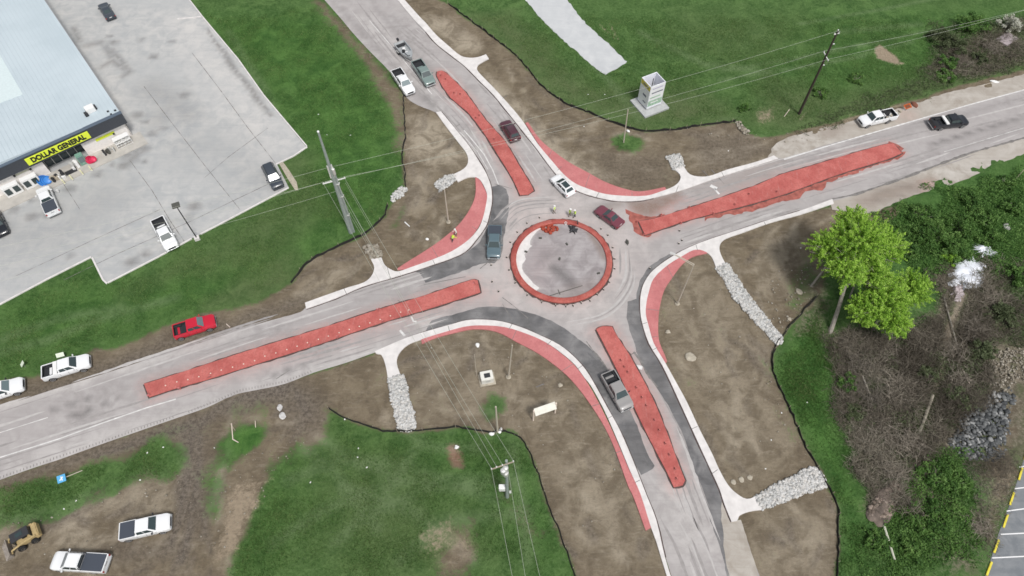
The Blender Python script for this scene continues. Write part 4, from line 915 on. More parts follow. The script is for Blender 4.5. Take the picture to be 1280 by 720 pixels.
    if 'rack' in opts:
        m = MB()
        for s_ in (-1, 1): m.box((cr-.08, s_*(hw-.14), 1.58), (.07, .07, .6))
        m.box((cr-.08, 0, 1.86), (.07, 2*hw-.2, .07)); m.box((cr-.08, 0, 1.6), (.05, 2*hw-.3, .05)); m.build('headache_rack', M['dark'], root)
    if 'rails' in opts:
        for s_ in (-1, 1): MB().tube([(cowl-ws-.1, s_*(wtp-.05), roofz+.03), (xr_+rs+.1, s_*(wtp-.05), roofz+.02)], .025, 6).build('roof_rail', M['dark'], root)
    if 'darkroof' in opts: pane('sunroof', T4, .12, .88, .14, .86, M['glass'])
    return root
V = vehicle
V('pickup', M['p_white'], 'white pickup with a dark bed cover parked nose to the shop front', 'pickup truck', (54,236), (68,268), ('cover', 'pale'))
V('pickup', M['p_white'], 'white pickup with an open black bed parked beside the tall lamp post of the lot', 'pickup truck', (216,311), (198,276))
V('suv', M['p_navy'], 'dark charcoal suv parked at the pointed corner of the lot', 'suv', (348.5,235), (334,207), ('rails',), length=4.9)
V('sedan', M['p_black'], 'black car cut by the left edge of the photo on the lot', 'car', (4,293), (-9,266))
V('sedan', M['p_navy'], 'dark car at the top edge of the photo beside the shop', 'car', (126,2), (141,26))
V('pickup', M['p_sage'], 'grey green pickup towing the boat down the upper road', 'pickup truck', (539,106), (520.5,79))
V('pickup', M['p_white'], 'white pickup stopped at the verge beside the towed boat', 'pickup truck', (513.5,117), (495,90), ('pale',))
V('suv', M['p_maroon'], 'dark maroon suv driving beside the upper red island', 'suv', (631,154), (644,174), ('rails',), length=4.3)
V('hatch', M['p_white'], 'white hatchback with a dark glass roof leaving the roundabout at the top', 'car', (692.5,221), (714,243), ('darkroof',))
V('sedan', M['p_wine'], 'wine red saloon car at the upper right of the red ring', 'car', (747,260.5), (776,281.5))
V('pickup', M['p_blue'], 'blue grey pickup driving down on the fresh asphalt left of the red ring', 'pickup truck', (617,323), (619,285), ('cover',))
V('pickup', M['p_silver'], 'silver pickup with an open black bed beside the lower red island', 'pickup truck', (784,511), (759,468), ('darkmirror',))
V('pickup', M['p_red'], 'bright red pickup parked on the muddy verge', 'pickup truck', (269.5,401), (218.5,417), ('pale',))
V('pickup', M['p_white'], 'white crew cab pickup with a white toolbox across its bed, parked on the verge', 'pickup truck', (113,451), (55,468.5), ('toolbox',))
V('pickup', M['p_white'], 'white pickup on the verge, cut by the left edge of the photo', 'pickup truck', (27,481), (-29,499), ('pale', 'darkmirror'))
V('pickup', M['p_white'], 'white pickup with a slate bed cover parked alone on the dirt field', 'pickup truck', (214,652), (152,666.5), ('cover', 'darkmirror'))
V('pickup', M['p_white'], 'white pickup with a black rack behind its cab at the bottom edge of the photo', 'pickup truck', (66,701), (137,705.5), ('rack', 'cover'), length=6.0)
E3 = V('pickup', M['p_white'], 'white pickup with clutter in its bed parked on the gravel shoulder at upper right', 'pickup truck', (1074,153.5), (1118,143.5), ('rack',))
V('pickup', M['p_black'], 'black pickup with a white toolbox driving on the right hand road', 'pickup truck', (1206,151), (1165,156), ('toolbox',), length=5.9)

# boat on its trailer
def boat():
    a = G(517, 78, .8); b = G(496.5, 52, .8); hd = math.atan2(a.y-b.y, a.x-b.x); mid = (a+b)/2
    tr = empty('boat_trailer', (mid.x, mid.y, 0), hd, label='boat trailer under the silver boat behind the grey green pickup', cat='trailer')
    m = MB()
    for s_ in (-1, 1): m.tube([(-2.3, s_*.62, .5), (1.3, s_*.62, .5), (2.9, 0, .5)], .05, 6)
    for x in (-2.0, -1, 0, 1.1): m.box((x, 0, .5), (.08, 1.25, .08))
    m.tube([(1.2, 0, .5), (3.7, 0, .5)], .06, 6); m.build('frame', M['galv'], tr)
    for s_ in (-1, 1):
        w = MB().lathe([(.2,-.09),(.30,-.1),(.32,0),(.30,.1),(.2,.09)], 16, axis='y').build('wheel', M['black'], tr, loc=(-.9, s_*.98, .32), smooth=True)
        MB().lathe([(.03,s_*.04),(.19,s_*.095),(.19,0)], 12, axis='y').build('rim', M['rim'], w)
        MB().box((-.9, s_*.98, .69), (.9, .26, .05)).build('fender', M['galv'], tr, bevel=.02)
    bt = empty('fishing_boat', (mid.x, mid.y, .58), hd, label='silver grey open fishing boat on the trailer behind the grey green pickup', cat='boat')
    secs = []
    for i in range(15):
        t = i/14; x = -2.4+4.9*t; w = 1.0*(1-max(0, (t-.45)/.55)**2.4)+.02; zk = .25*max(0, (t-.55)/.45)**2; zt = .72+.16*t
        inner = w-.14 if w > .3 else w*.5; fl = .22+zk*.8 if .04 < t < .60 else zt-.06
        secs.append((x, [(w*.45, zk), (w*.85, .22+zk), (w, zt-.1), (w, zt), (inner, zt), (inner*.96, min(fl, zt-.02)), (0, min(fl, zt-.02))]))
    m = MB(); loft(m, secs); m.build('hull', mat('boat_paint', (.35, .37, .38), .35, coat=.4), bt, smooth=True)
    for x in (-.5, .7): MB().box((x, .0, .5), (.45, .5, .38)).build('seat', M['white'], bt, bevel=.05)
    MB().box((-1.7, 0, .45), (.5, 1.5, .3)).build('bench', M['dark'], bt, bevel=.04)
    MB().box((.15, -.35, .62), (.35, .45, .5)).build('console', M['dark'], bt, bevel=.04)
    m = MB(); m.box((-2.72, 0, .95), (.5, .36, .42)); m.box((-2.72, 0, .4), (.18, .12, .8)); m.build('outboard_motor', M['dark'], bt, bevel=.05)
    MB().tube([(2.0, 0, .9), (2.0, -.4, 1.0), (1.0, -.55, .95)], .05, 6).build('trolling_motor', M['black'], bt)
boat()

# skid steer loader (bucket towards lower left)
def skid():
    a = G(6, 689, .5); b = G(50, 663, .5); mid = (a+b)/2; hd = math.atan2(a.y-b.y, a.x-b.x)
    r = empty('skid_steer_loader', (mid.x, mid.y, 0), hd, label='muddy tan skid steer loader with its bucket down on the dirt field', cat='loader')
    MB().box((-.75, 0, .75), (2.3, 1.15, .85)).build('body', M['yellow_m'], r, bevel=.06)
    MB().box((-1.75, 0, 1.05), (.6, 1.6, .9)).build('engine_cover', M['yellow_m'], r, bevel=.1)
    m = MB()
    for x in (-1.35, .35):
        for s_ in (-1, 1): m.box((x, s_*.48, 1.5), (.09, .09, 1.15))
    m.box((-.5, 0, 2.08), (1.85, 1.1, .08)); m.box((-1.37, 0, 1.5), (.05, .95, 1.0)); m.build('cab', M['dark'], r, bevel=.02)
    MB().box((.41, 0, 1.5), (.04, .85, .95)).build('front_window', M['glass_l'], r)
    MB().box((-.5, 0, 2.135), (.7, .5, .03)).build('roof_hatch', M['glass'], r)
    MB().box((-.6, 0, 1.25), (.5, .5, .2)).build('seat', M['black'], r, bevel=.04)
    for s_ in (-1, 1):
        MB().tube([(-1.7, s_*.72, 1.5), (-.2, s_*.72, 1.35), (1.0, s_*.72, 1.0), (1.3, s_*.70, .4)], .10, 6).build('lift_arm', M['yellow_m'], r)
        for x in (-1.15, .25):
            w = MB().lathe([(.2,-.15),(.38,-.16),(.42,-.1),(.42,.1),(.38,.16),(.2,.15)], 18, axis='y').build('wheel', M['black'], r, loc=(x, s_*.78, .42), smooth=True)
            MB().lathe([(.04,s_*.08),(.19,s_*.16),(.19,0)], 12, axis='y').build('rim', M['bucket'], w)
    m = MB(); prof = [(1.35,.95),(1.3,.15),(2.15,.04),(2.2,.08),(1.42,.22),(1.43,.95)]
    n = len(prof); m.add([(x, -.95, z) for x, z in prof]+[(x, .95, z) for x, z in prof], [tuple(range(n)), tuple(range(2*n-1, n-1, -1))]+[(i, (i+1) % n, n+(i+1) % n, n+i) for i in range(n)])
    for s_ in (-1, 1): m.add([(1.36, s_*.95, .95), (1.36, s_*.95, .12), (2.15, s_*.95, .06), (1.36, s_*.99, .95), (1.36, s_*.99, .12), (2.15, s_*.99, .06)], [(0,1,2),(5,4,3),(0,3,4,1),(1,4,5,2),(2,5,3,0)])
    m.build('bucket', M['bucket'], r)
skid()
# ------------------------------------------------------------------ the shop
def store():
    h = 5.0
    Pr = G(148, 141, h); Pl = G(0, 207.5, h); Pb = G(73, 22.5, h)
    fx = (Pl-Pr); fx.z = 0; fx.normalize()                       # along the front, to the left
    by = Vector((-fx.y, fx.x, 0));
    if by.y < 0: by = -by                                        # into the building
    ang = math.atan2(by.y, by.x)-math.pi/2
    O = Vector((Pr.x, Pr.y, 0))                                  # front right corner; local x to the right, y inwards
    r = empty('shop_building', O, ang, label='single storey shop with a pale blue metal roof, dark fascia and yellow name sign', cat='shop')
    Mi = Matrix.Rotation(-ang, 4, 'Z')
    def loc(p): return Mi @ (Vector(p)-O)
    def onfront(px, py, y=0.0):
        """pixel -> local point on the plane y = const of the front"""
        a = Vector((0, 0, CAMH)); b = G(px, py, 0); la, lb = loc(a), loc(b); t = (y-la.y)/(lb.y-la.y); return la+(lb-la)*t
    Wl, D = 34.0, 46.0
    # walls (front wall set back under the fascia)
    wall = MB(); wy = .25
    ent = (onfront(65, 217.5, wy).x, onfront(112, 195.5, wy).x)
    zt = 3.1
    wall.box((-(0-ent[1])/2 if False else ent[1]/2, wy+.1, zt/2), (-ent[1], .2, zt)); wall.box(((ent[0]-Wl)/2, wy+.1, zt/2), (Wl+ent[0], .2, zt))
    wall.box(((ent[0]+ent[1])/2, wy+.1, 2.85), (ent[1]-ent[0], .2, .5))
    wall.box((-.1, D/2+wy, h/2-.1), (.2, D, h-.2)); wall.box((-Wl+.1, D/2+wy, h/2-.1), (.2, D, h-.2)); wall.box((-Wl/2, D+wy, h/2-.1), (Wl, .2, h-.2))
    wall.build('wall', M['wallcream'], r)
    # recessed entrance
    m = MB(); m.box(((ent[0]+ent[1])/2, wy+1.6, 1.3), (ent[1]-ent[0], .1, 2.6)); m.build('entrance_glass', M['glass'], r)
    m = MB()
    for k in range(6): m.box((ent[0]+(ent[1]-ent[0])*k/5, wy+1.5, 1.3), (.08, .1, 2.6))
    m.box(((ent[0]+ent[1])/2, wy+1.5, 2.2), (ent[1]-ent[0], .08, .08)); m.build('door_frame', M['galv'], r)
    # fascia
    MB().box((-Wl/2+.1, -.05, 3.95), (Wl+.5, .5, 1.95)).build('fascia', M['fascia'], r)
    MB().box((-Wl/2+.1, -.05, 4.97), (Wl+.6, .62, .10)).build('fascia_coping', mat('coping', (.10, .13, .17), .5), r)
    # roof with standing seams, falling away from the ridge
    rd = MB(); rx = -Wl*.5
    zz = lambda x: 4.92+.0*x
    rd.add([(.25, .2, 4.86), (rx, .2, 5.35), (-Wl-.25, .2, 4.86), (.25, D+.4, 4.86), (rx, D+.4, 5.35), (-Wl-.25, D+.4, 4.86), (.25, .2, 4.70), (-Wl-.25, .2, 4.70), (.25, D+.4, 4.70), (-Wl-.25, D+.4, 4.70)],
           [(0,3,4,1),(1,4,5,2),(0,1,2,7,6),(3,8,9,5,4),(0,6,8,3),(2,5,9,7),(6,7,9,8)])
    g = NG('metal_roof'); nz = g.noise(.12, 3); nf = g.noise(1.5, 5, stretch=(4, .3, 1))
    c = g.mix(g.rng(nz, .35, .65), (.46, .535, .575), (.51, .585, .625)); c = g.mix(g.rng(nf, .5, .75, 0, .3), c, (.56, .63, .665)); rm = g.out(c, .45, .4)
    roof = rd.build('roof', rm, r)
    m = MB()
    for k in range(1, 56):
        x = .25-k*.62
        if x < -Wl-.2: break
        z = 4.86+.49*(1-abs((x-rx)/(Wl/2+.25)))
        m.box((x, D/2+.3, z+.015), (.035, D+.1, .035))
    m.build('roof_seam', mat('seam_metal', (.43, .50, .54), .5), roof)
    m = MB(); m.box((.27, D/2+.3, 4.80), (.10, D+.2, .14)); m.build('eave_gutter', mat('gutter', (.30, .30, .31), .5), roof)
    # slightly raised patch of the roof in a paler tone, towards the left
    q = [loc(G(0, 62, 5.3)), loc(G(28, 117, 5.3)), loc(G(0, 131, 5.3))]
    xr = q[1].x; y0 = q[1].y; 
    m = MB(); yb = D
    z = lambda x: 4.86+.49*(1-abs((x-rx)/(Wl/2+.25)))
    m.add([(xr, y0, z(xr)+.045), (max(xr-12, -Wl), y0, z(max(xr-12, -Wl))+.045), (max(xr-12, -Wl), D, z(max(xr-12, -Wl))+.045), (xr, D, z(xr)+.045)]+[(xr, y0, z(xr)-.0), (max(xr-12, -Wl), y0, z(max(xr-12, -Wl))), (max(xr-12, -Wl), D, z(max(xr-12, -Wl))), (xr, D, z(xr))], [(0,1,2,3),(0,1,5,4),(1,2,6,5),(2,3,7,6),(3,0,4,7)]) if xr < rx else None
    if xr >= rx:
        m.v = []; m.f = []; m.m = []
        for xa, xb in ((xr, rx), (rx, xr-14)):
            m.add([(xa, y0, z(xa)+.045), (xb, y0, z(xb)+.045), (xb, D, z(xb)+.045), (xa, D, z(xa)+.045), (xa, y0, z(xa)), (xb, y0, z(xb)), (xb, D, z(xb)), (xa, D, z(xa))], [(0,1,2,3),(0,1,5,4),(1,2,6,5),(2,3,7,6),(3,0,4,7)])
    m.build('pale_roof_patch', mat('bright_roof', (.60, .69, .70), .4, var=.04), roof)
    # sign
    s0 = onfront(33, 202.7, -.32); s1 = onfront(111.5, 167.8, -.32); cx = (s0.x+s1.x)/2; wd = s1.x-s0.x; cz = (s0.z+s1.z)/2
    sg = MB().box((cx, -.38, cz), (wd, .16, 1.25)).build('name_sign', M['signy'], r, bevel=.02)
    cu = bpy.data.curves.new('lettering', 'FONT'); cu.body = 'DOLLAR GENERAL'; cu.size = 1.12; cu.extrude = .02; cu.offset = .06; cu.align_x = 'CENTER'; cu.align_y = 'CENTER'; cu.space_character = 1.04
    to = bpy.data.objects.new('tmp', cu); COL.objects.link(to); bpy.context.view_layer.update()
    me = bpy.data.meshes.new_from_object(to.evaluated_get(bpy.context.evaluated_depsgraph_get())); bpy.data.objects.remove(to)
    w0 = max(v.co.x for v in me.vertices)-min(v.co.x for v in me.vertices); k = wd*.86/w0
    for v in me.vertices: v.co = Vector((v.co.x*k+cx, -.475-v.co.z, v.co.y*1.08+cz))
    me.materials.clear(); me.materials.append(M['black']); lo = bpy.data.objects.new('lettering', me); COL.objects.link(lo); lo.parent = sg
    # wall banners
    def banner(a, b, hh_, m_, nm='banner', y=.2):
        p, q_ = onfront(*a, y), onfront(*b, y); return MB().box(((p.x+q_.x)/2, y, (p.z+q_.z)/2), (abs(p.x-q_.x), .05, hh_)).build(nm, m_, r)
    bn = banner((120, 176), (142.5, 165), .45, M['signy'])
    lp = onfront(131, 170.5, .16); MB().box((lp.x, .165, lp.z), (2.2, .01, .10)).build('print_line', mat('olive_print', (.45,.50,.05), .6), bn)
    b2 = banner((17, 220), (38, 211), .25, mat('olive_sign', (.50, .50, .38), .6)); MB()
    for px, py in ((18, 220), (38, 211.5), (142, 167)): p = onfront(px, py, .1); MB().box((p.x, .1, p.z), (.28, .3, .2)).build('wall_lamp', M['dark'], r)
    banner((104, 200), (122, 191), .3, M['pink'], 'red_stripe')
    # roof fittings
    def rf(px, py, d, mm_, nm): p = loc(G(px, py, 5.2)); MB().box((p.x, p.y, z(p.x)+d[2]/2), d).build(nm, mm_, roof, bevel=.03)
    rf(113, 137, (1.3, 1.1, .8), M['white'], 'air_conditioner'); rf(108, 143, (.5, .7, .5), M['dark'], 'roof_vent'); rf(118, 134, (.5, .8, .5), M['dark'], 'roof_vent'); rf(107.5, 137.5, (.3, .3, .4), M['dark'], 'roof_vent')
    for a in ((134, 138), (138, 141.5), (143, 136.5)): rf(*a, (.3, .25, .2), M['dark'], 'roof_vent')
    # footpath in front
    return r, loc, onfront, ang, O, ent
shop, s_loc, s_on, s_ang, s_O, s_ent = store()
def shop_world(x, y, z=0): return s_O+Matrix.Rotation(s_ang, 3, 'Z') @ Vector((x, y, z))
q = [shop_world(1.2, .3), shop_world(-34, .3), shop_world(-34, -2.9), shop_world(1.2, -2.9)]
tag(MB().prism([tuple(p[:2]) for p in q], 0, .13).build('shop_footpath', mat('footpath_concrete', (.44, .42, .385), .85, var=.12, vscale=.8)), kind='structure')
# ice merchandisers / gas cage / goods on the walk: each its own thing
def at_front(px, py, h=.13): p = G(px, py, h); return p
def cabinet(px, py, w, label, cat, name, group=None, n=2, hgt=1.9):
    p = at_front(px, py); r = empty(name, p, s_ang, label=label, cat=cat, group=group)
    MB().box((0, 0, hgt/2), (w, .8, hgt)).build('cabinet', M['white'], r, bevel=.04)
    for k in range(n):
        x = -w/2+w*(k+.5)/n; MB().box((x, -.41, hgt*.52), (w/n*.66, .03, hgt*.58)).build('door_glass', M['glass'], r)
        MB().box((x+w/n*.38, -.43, hgt*.5), (.04, .05, .4)).build('handle', M['galv'], r)
    return r
cabinet(20, 241.5, 2.3, 'white two door ice cabinet further from the blue pools by the shop wall', 'ice cabinet', 'ice_cabinet', 'white ice cabinets by the shop wall')
cabinet(43, 231.5, 2.3, 'white two door ice cabinet next to the blue pools by the shop wall', 'ice cabinet', 'ice_cabinet', 'white ice cabinets by the shop wall')
def cage():
    p = at_front(156.5, 181); r = empty('gas_bottle_cage', p, s_ang, label='white wire cage of gas bottles at the right end of the shop front', cat='gas cage')
    m = MB(); w, d, hh = 2.3, .8, 1.7
    for x in (-w/2, 0, w/2):
        for y in (-d/2, d/2): m.box((x, y, hh/2), (.06, .06, hh))
    for z in (.1, .55, .95, 1.35, hh):
        for y in (-d/2, d/2): m.box((0, y, z), (w, .04, .04))
        for x in (-w/2, w/2): m.box((x, 0, z), (.04, d, .04))
    m.build('frame', M['white'], r); MB().box((0, 0, hh+.02), (w+.1, d+.1, .05)).build('roof', M['white'], r); MB().box((0, 0, .9), (w-.05, d-.05, .04)).build('shelf', M['white'], r)
    for z in (.12, .95):
        for x in (-.9, -.45, .0+.2, .65): MB().lathe([(.10, z), (.15, z+.05), (.15, z+.35), (.08, z+.45), (.05, z+.5)], 12, (x, 0, 0)).build('gas_bottle', M['galv'], r, smooth=True)
cage()
def pools(px, py, m_, label, n, name, cat, r0=.85):
    p = at_front(px, py); r = empty(name, p, s_ang, label=label, cat=cat)
    for i in range(n):
        rr = r0*(1-.13*i); mb = MB(); mb.lathe([(rr*.7, 0), (rr*.85, .05), (rr, .28), (rr*.94, .28), (rr*.8, .1), (rr*.66, .06)], 24)
        o = mb.build('pool', m_, r, smooth=True); o.location = ((i*.22-.2), -.12*i, .45+.18*i if i < 1 else .35+.05*i); o.rotation_euler = (R(62-6*i), R(6*i), 0)
pools(58, 227, M['blue'], 'blue plastic paddling pools leaning against the shop wall', 3, 'paddling_pools', 'paddling pools', .85)
pools(115.5, 201, M['pink'], 'crimson plastic sledges and tubs stacked beside the shop door', 3, 'plastic_tubs', 'plastic tubs', .62)
p = at_front(105.5, 204); r = empty('display_cabinet', p, s_ang, label='pale green glazed cabinet between the shop door and the crimson tubs', cat='display cabinet')
MB().box((0, 0, .95), (1.0, .75, 1.9)).build('cabinet', M['green_p'], r, bevel=.04); MB().box((0, -.39, 1.1), (.75, .03, 1.1)).build('door_glass', M['glass_l'], r)
def clutter(px, py, label, name, cols, n, w, seed, cat):
    rr = random.Random(seed); p = at_front(px, py); r = empty(name, p, s_ang, label=label, cat=cat)
    for i in range(n):
        s = rr.uniform(.18, .42); x = rr.uniform(-w/2, w/2); y = rr.uniform(-.35, .35); z = rr.uniform(0, .9)
        MB().box((x, y, z/2+s/2), (s*1.2, s, s+z), rr.uniform(0, 3)).build('goods', cols[i % len(cols)], r, bevel=.03)
clutter(74, 224, 'heap of brown and cream goods left of the shop door', 'goods_display', [M['stone_t'], M['wood'], M['dark'], M['white']], 16, 1.9, 3, 'goods display')
clutter(96, 209, 'small white and grey goods stand right beside the shop door', 'goods_stand', [M['white'], M['galv'], M['dark']], 8, .8, 5, 'goods display')
clutter(137, 191, 'grey grills and a black tub under the yellow wall banner', 'grill_display', [M['galv'], M['dark'], M['stakeg']], 8, 1.6, 8, 'goods display')
p = at_front(89, 214.5); o = MB().box((0, 0, .02), (1.7, .9, .03), 0).build('door_mat', M['dark']); o.location = p; o.rotation_euler.z = s_ang; tag(o, 'dark doormat in front of the shop door', 'doormat')
bol = None
for i, (a, lb) in enumerate(zip([(81,229.5),(91,224.5),(104,218),(115,213)], ['cream bollard furthest left of the four before the shop door', 'cream bollard second from the left before the shop door', 'cream bollard third from the left before the shop door', 'cream bollard furthest right of the four before the shop door'])):
    if bol is None:
        bol = empty('bollard'); MB().lathe([(.10, 0), (.10, .95), (.07, 1.02), (.0, 1.04)], 12).build('post', mat('cream_paint', (.70, .68, .45), .5), bol, smooth=True); MB().lathe([(.18, 0), (.18, .03), (.1, .04)], 12).build('base', M['galv'], bol); o = bol
    else: o = copy_tree(bol)
    o.location = at_front(*a); tag(o, lb, 'bollard', 'bollards before the shop door')
for a, lb in (((106, 201), 'small white bucket on the walk between the bollards and the green cabinet'), ((73, 236), 'small white bucket on the walk left of the bollards')):
    p = at_front(a[0], a[1]+4); r = empty('bucket', p, 0, label=lb, cat='bucket'); MB().lathe([(.14, 0), (.19, .4), (.17, .4), (.13, .05)], 12).build('pail', M['white'], r, smooth=True); MB().tube([(-.18,0,.38),(0,0,.55),(.18,0,.38)], .01, 5).build('handle', M['galv'], r)
# lot lamp
def lot_lamp():
    p = G(247, 299); H_ = HT((247, 299), (219, 257)); r = empty('lot_lamp', p, R(25), label='dark square headed lamp post at the kerb of the shop lot', cat='lamp post')
    MB().box((0, 0, .25), (.7, .7, .5)).build('footing', M['walk'], r, bevel=.03)
    MB().tube([(0, 0, .4), (0, 0, H_)], [.09, .07], 8).build('pole', M['dark'], r, smooth=True); MB().box((0, 0, H_), (1.0, .9, .22)).build('lamp_head', M['stakeg'], r, bevel=.03)
    MB().box((0, 0, H_-.12), (.7, .6, .02)).build('lens', M['lampw'], r)
lot_lamp()

# ------------------------------------------------------------------ poles, lamps, wires
def wire_tube(mb, a, b, sag, r=.016, n=14):
    mb.tube([a.lerp(b, t/n)-Vector((0, 0, 4*sag*(t/n)*(1-t/n))) for t in range(n+1)], r, 4, caps=False)
def crossarm(r, z, w, ang, n=3, m='white', off=0):
    o = MB().box((off*math.cos(ang), off*math.sin(ang), z), (w, .10, .13), ang).build('crossarm', M[m], r); res = []
    for k in range(n):
        t = (k/(n-1)-.5)*w*.92; x, y = off*math.cos(ang)+t*math.cos(ang), off*math.sin(ang)+t*math.sin(ang)
        MB().lathe([(.03, z+.06), (.06, z+.12), (.06, z+.2), (.03, z+.26)], 8, (x, y, 0)).build('insulator', M['ceram'], o, smooth=True); res.append(Vector((x, y, z+.26)))
    return res
# north-west steel pole with a second pole strapped to it
PNW = G(438.7, 290.4); HNW = HT((438.7, 290.4), (398, 165.3))
r = empty('utility_pole', PNW, 0, label='tallest grey green utility pole on the lawn, with a shorter pole strapped to it', cat='utility pole', group='tall utility poles')
MB().tube([(0, 0, -.2), (0, 0, HNW*.55), (0, 0, HNW)], [.34, .25, .13], 12).build('shaft', M['pole'], r, smooth=True)
MB().tube([(.42, .1, 0), (.34, .1, 12.2)], [.17, .13], 10).build('strapped_pole', M['pole'], r, smooth=True)
MB().lathe([(.13, HNW), (.16, HNW+.15), (.05, HNW+.25)], 8).build('cap', M['ceram'], r)
hA = HT((438.7, 290.4), (418, 226)); a0 = G(405, 228, hA)-PNW; a1 = G(431, 221, hA)-PNW; aang = math.atan2(a1.y-a0.y, a1.x-a0.x)
iNW = crossarm(r, hA, 3.0, aang, 4)
m = MB()
for z in (hA+1.2, hA+2.4): m.box((.0, 0, z), (.7, .25, 1.0), aang)
m.build('bracket', M['galv'], r); MB().lathe([(.16, hA+1.3), (.22, hA+1.5), (.22, hA+2.4), (.1, hA+2.5)], 10, (.36, -.1, 0)).build('transformer', M['galv'], r, smooth=True)
for z in (4, 8, 10.5): MB().box((.2, .06, z), (.75, .5, .08)).build('strap', M['galv'], r)
# north-east wooden pole
PNE = G(998.7, 142.5); HNE = HT((998.7, 142.5), (1047.5, 38.7))
r = empty('utility_pole', PNE, 0, label='dark wooden utility pole standing alone on the grass at upper right', cat='utility pole', group='tall utility poles')
MB().tube([(0, 0, -.2), (0, 0, HNE)], [.22, .13], 10).build('shaft', M['polewood'], r, smooth=True)
iNE = crossarm(r, HNE*.72, 2.0, aang+R(75), 3); crossarm(r, HNE*.97, .9, aang, 2); MB().lathe([(.08, HNE), (.09, HNE+.2)], 8).build('cap', M['ceram'], r)
for z in (.86, .62): MB().box((.15, 0, HNE*z), (.5, .1, .12)).build('insulator', M['ceram'], r)
# south pole with transformers
PS = G(634, 621); HS = HT((634, 621), (626.5, 576))
r = empty('utility_pole', PS, 0, label='utility pole with round transformers on the lower lawn', cat='utility pole', group='tall utility poles')
MB().tube([(0, 0, -.2), (0, 0, HS)], [.21, .14], 10).build('shaft', M['pole'], r, smooth=True)
b0 = G(613.5, 587, HS-.6)-PS; b1 = G(642.5, 577, HS-.6)-PS; sang = math.atan2(b1.y-b0.y, b1.x-b0.x); wS = (b1-b0).length
c = (b0+b1)/2; iS = []
o = MB().box((c.x, c.y, HS-.6), (wS, .11, .13), sang).build('crossarm', M['polewood'] if False else M['wood'], r)
for t in (.03, .25, .5, .97):
    p = b0.lerp(b1, t); iS.append(Vector((p.x, p.y, HS-.3))); MB().lathe([(.05, HS-.54), (.08, HS-.45), (.08, HS-.34), (.04, HS-.28)], 8, (p.x, p.y, 0)).build('insulator', M['ceram'], o, smooth=True)
for px, py in ((632, 586), (627, 592)):
    q = G(px, py, HS-1.9)-PS; q.z = 0; q = q.normalized()*min(q.length, .6); m = MB(); m.lathe([(.24, HS-2.4), (.28, HS-2.35), (.28, HS-1.5), (.2, HS-1.42), (.06, HS-1.4)], 14, (q.x, q.y, 0)); m.build('transformer', M['galv'], r, smooth=True)
MB().lathe([(.26, HS-3.2), (.29, HS-3.1), (.29, HS-2.4), (.1, HS-2.35)], 14, (-.1, -.45, 0)).build('transformer', M['galv'], r, smooth=True)
MB().box((-.55, .1, 3.2), (.7, .55, .9)).build('meter_box', M['white'], r, bevel=.04); MB().box((.35, -.1, 2.2), (.2, .25, .4)).build('switch_box', M['galv'], r)
def line_set(name, label, pts, group='overhead power lines'):
    m = MB()
    for a, b, sag in pts: wire_tube(m, a, b, sag)
    tag(m.build(name, M['wire'], fix=False), label, 'power line', group)
wNW = [PNW+i for i in iNW]; wNE = [PNE+i for i in iNE]; wS_ = [PS+i for i in iS]
top_nw, top_ne = PNW+Vector((0, 0, hA+2.6)), PNE+Vector((0, 0, HNE))
line_set('power_line', 'thin power lines strung from the tall grey pole towards the dark wooden pole', [(wNW[3], wNE[0], 1.2), (wNW[0], wNE[2], 1.2), (top_nw, top_ne, 1.0)])
fl = PNW+Vector((-70, -22, hA)); line_set('power_line', 'thin power lines running left from the tall grey pole over the lot', [(wNW[0], fl, 1.5), (wNW[3], fl+Vector((1.5, 2.5, 0)), 1.5), (top_nw, fl+Vector((0, 1.5, 2.4)), 1.5), (PNW+Vector((0,0,hA-2)), fl+Vector((0,0,-3)), 1.5)])
fr = top_ne+Vector((70, 22, 0)); line_set('power_line', 'thin power lines running right from the dark wooden pole', [(wNE[0], fr, 1.5), (wNE[2], fr+Vector((0, 2, -4)), 1.5)])
line_set('power_line', 'thin power lines crossing the junction between the tall grey pole and the transformer pole', [(wNW[0]+Vector((0,0,-.4)), wS_[0], 1.0), (wNW[3]+Vector((0,0,-.4)), wS_[3], 1.0), (PNW+Vector((.3,0,10.5)), wS_[1], .9), (PNW+Vector((.3,.2,9.3)), wS_[2], .9)])
fs = G(648, 760, HS-.3); fs2 = G(670, 760, HS-.3); fs1 = G(663, 760, HS-1.5)
line_set('power_line', 'thin power lines running down and off the bottom from the transformer pole', [(wS_[0], fs, .2), (wS_[3], fs2+Vector((1.0,0,0)), .2), (PS+Vector((.1, 0, HS-1.6)), fs1, .2)])
line_set('guy_wire', 'guy wires from the tall grey pole down to the rock pad by the path', [(PNW+Vector((0, 0, 9.5)), G(463, 308), 0), (PNW+Vector((0, 0, 7.5)), G(458, 304), 0), (PNW+a1*.9+Vector((0,0,-.0)), G(468, 292), 0)], 'guy wires')
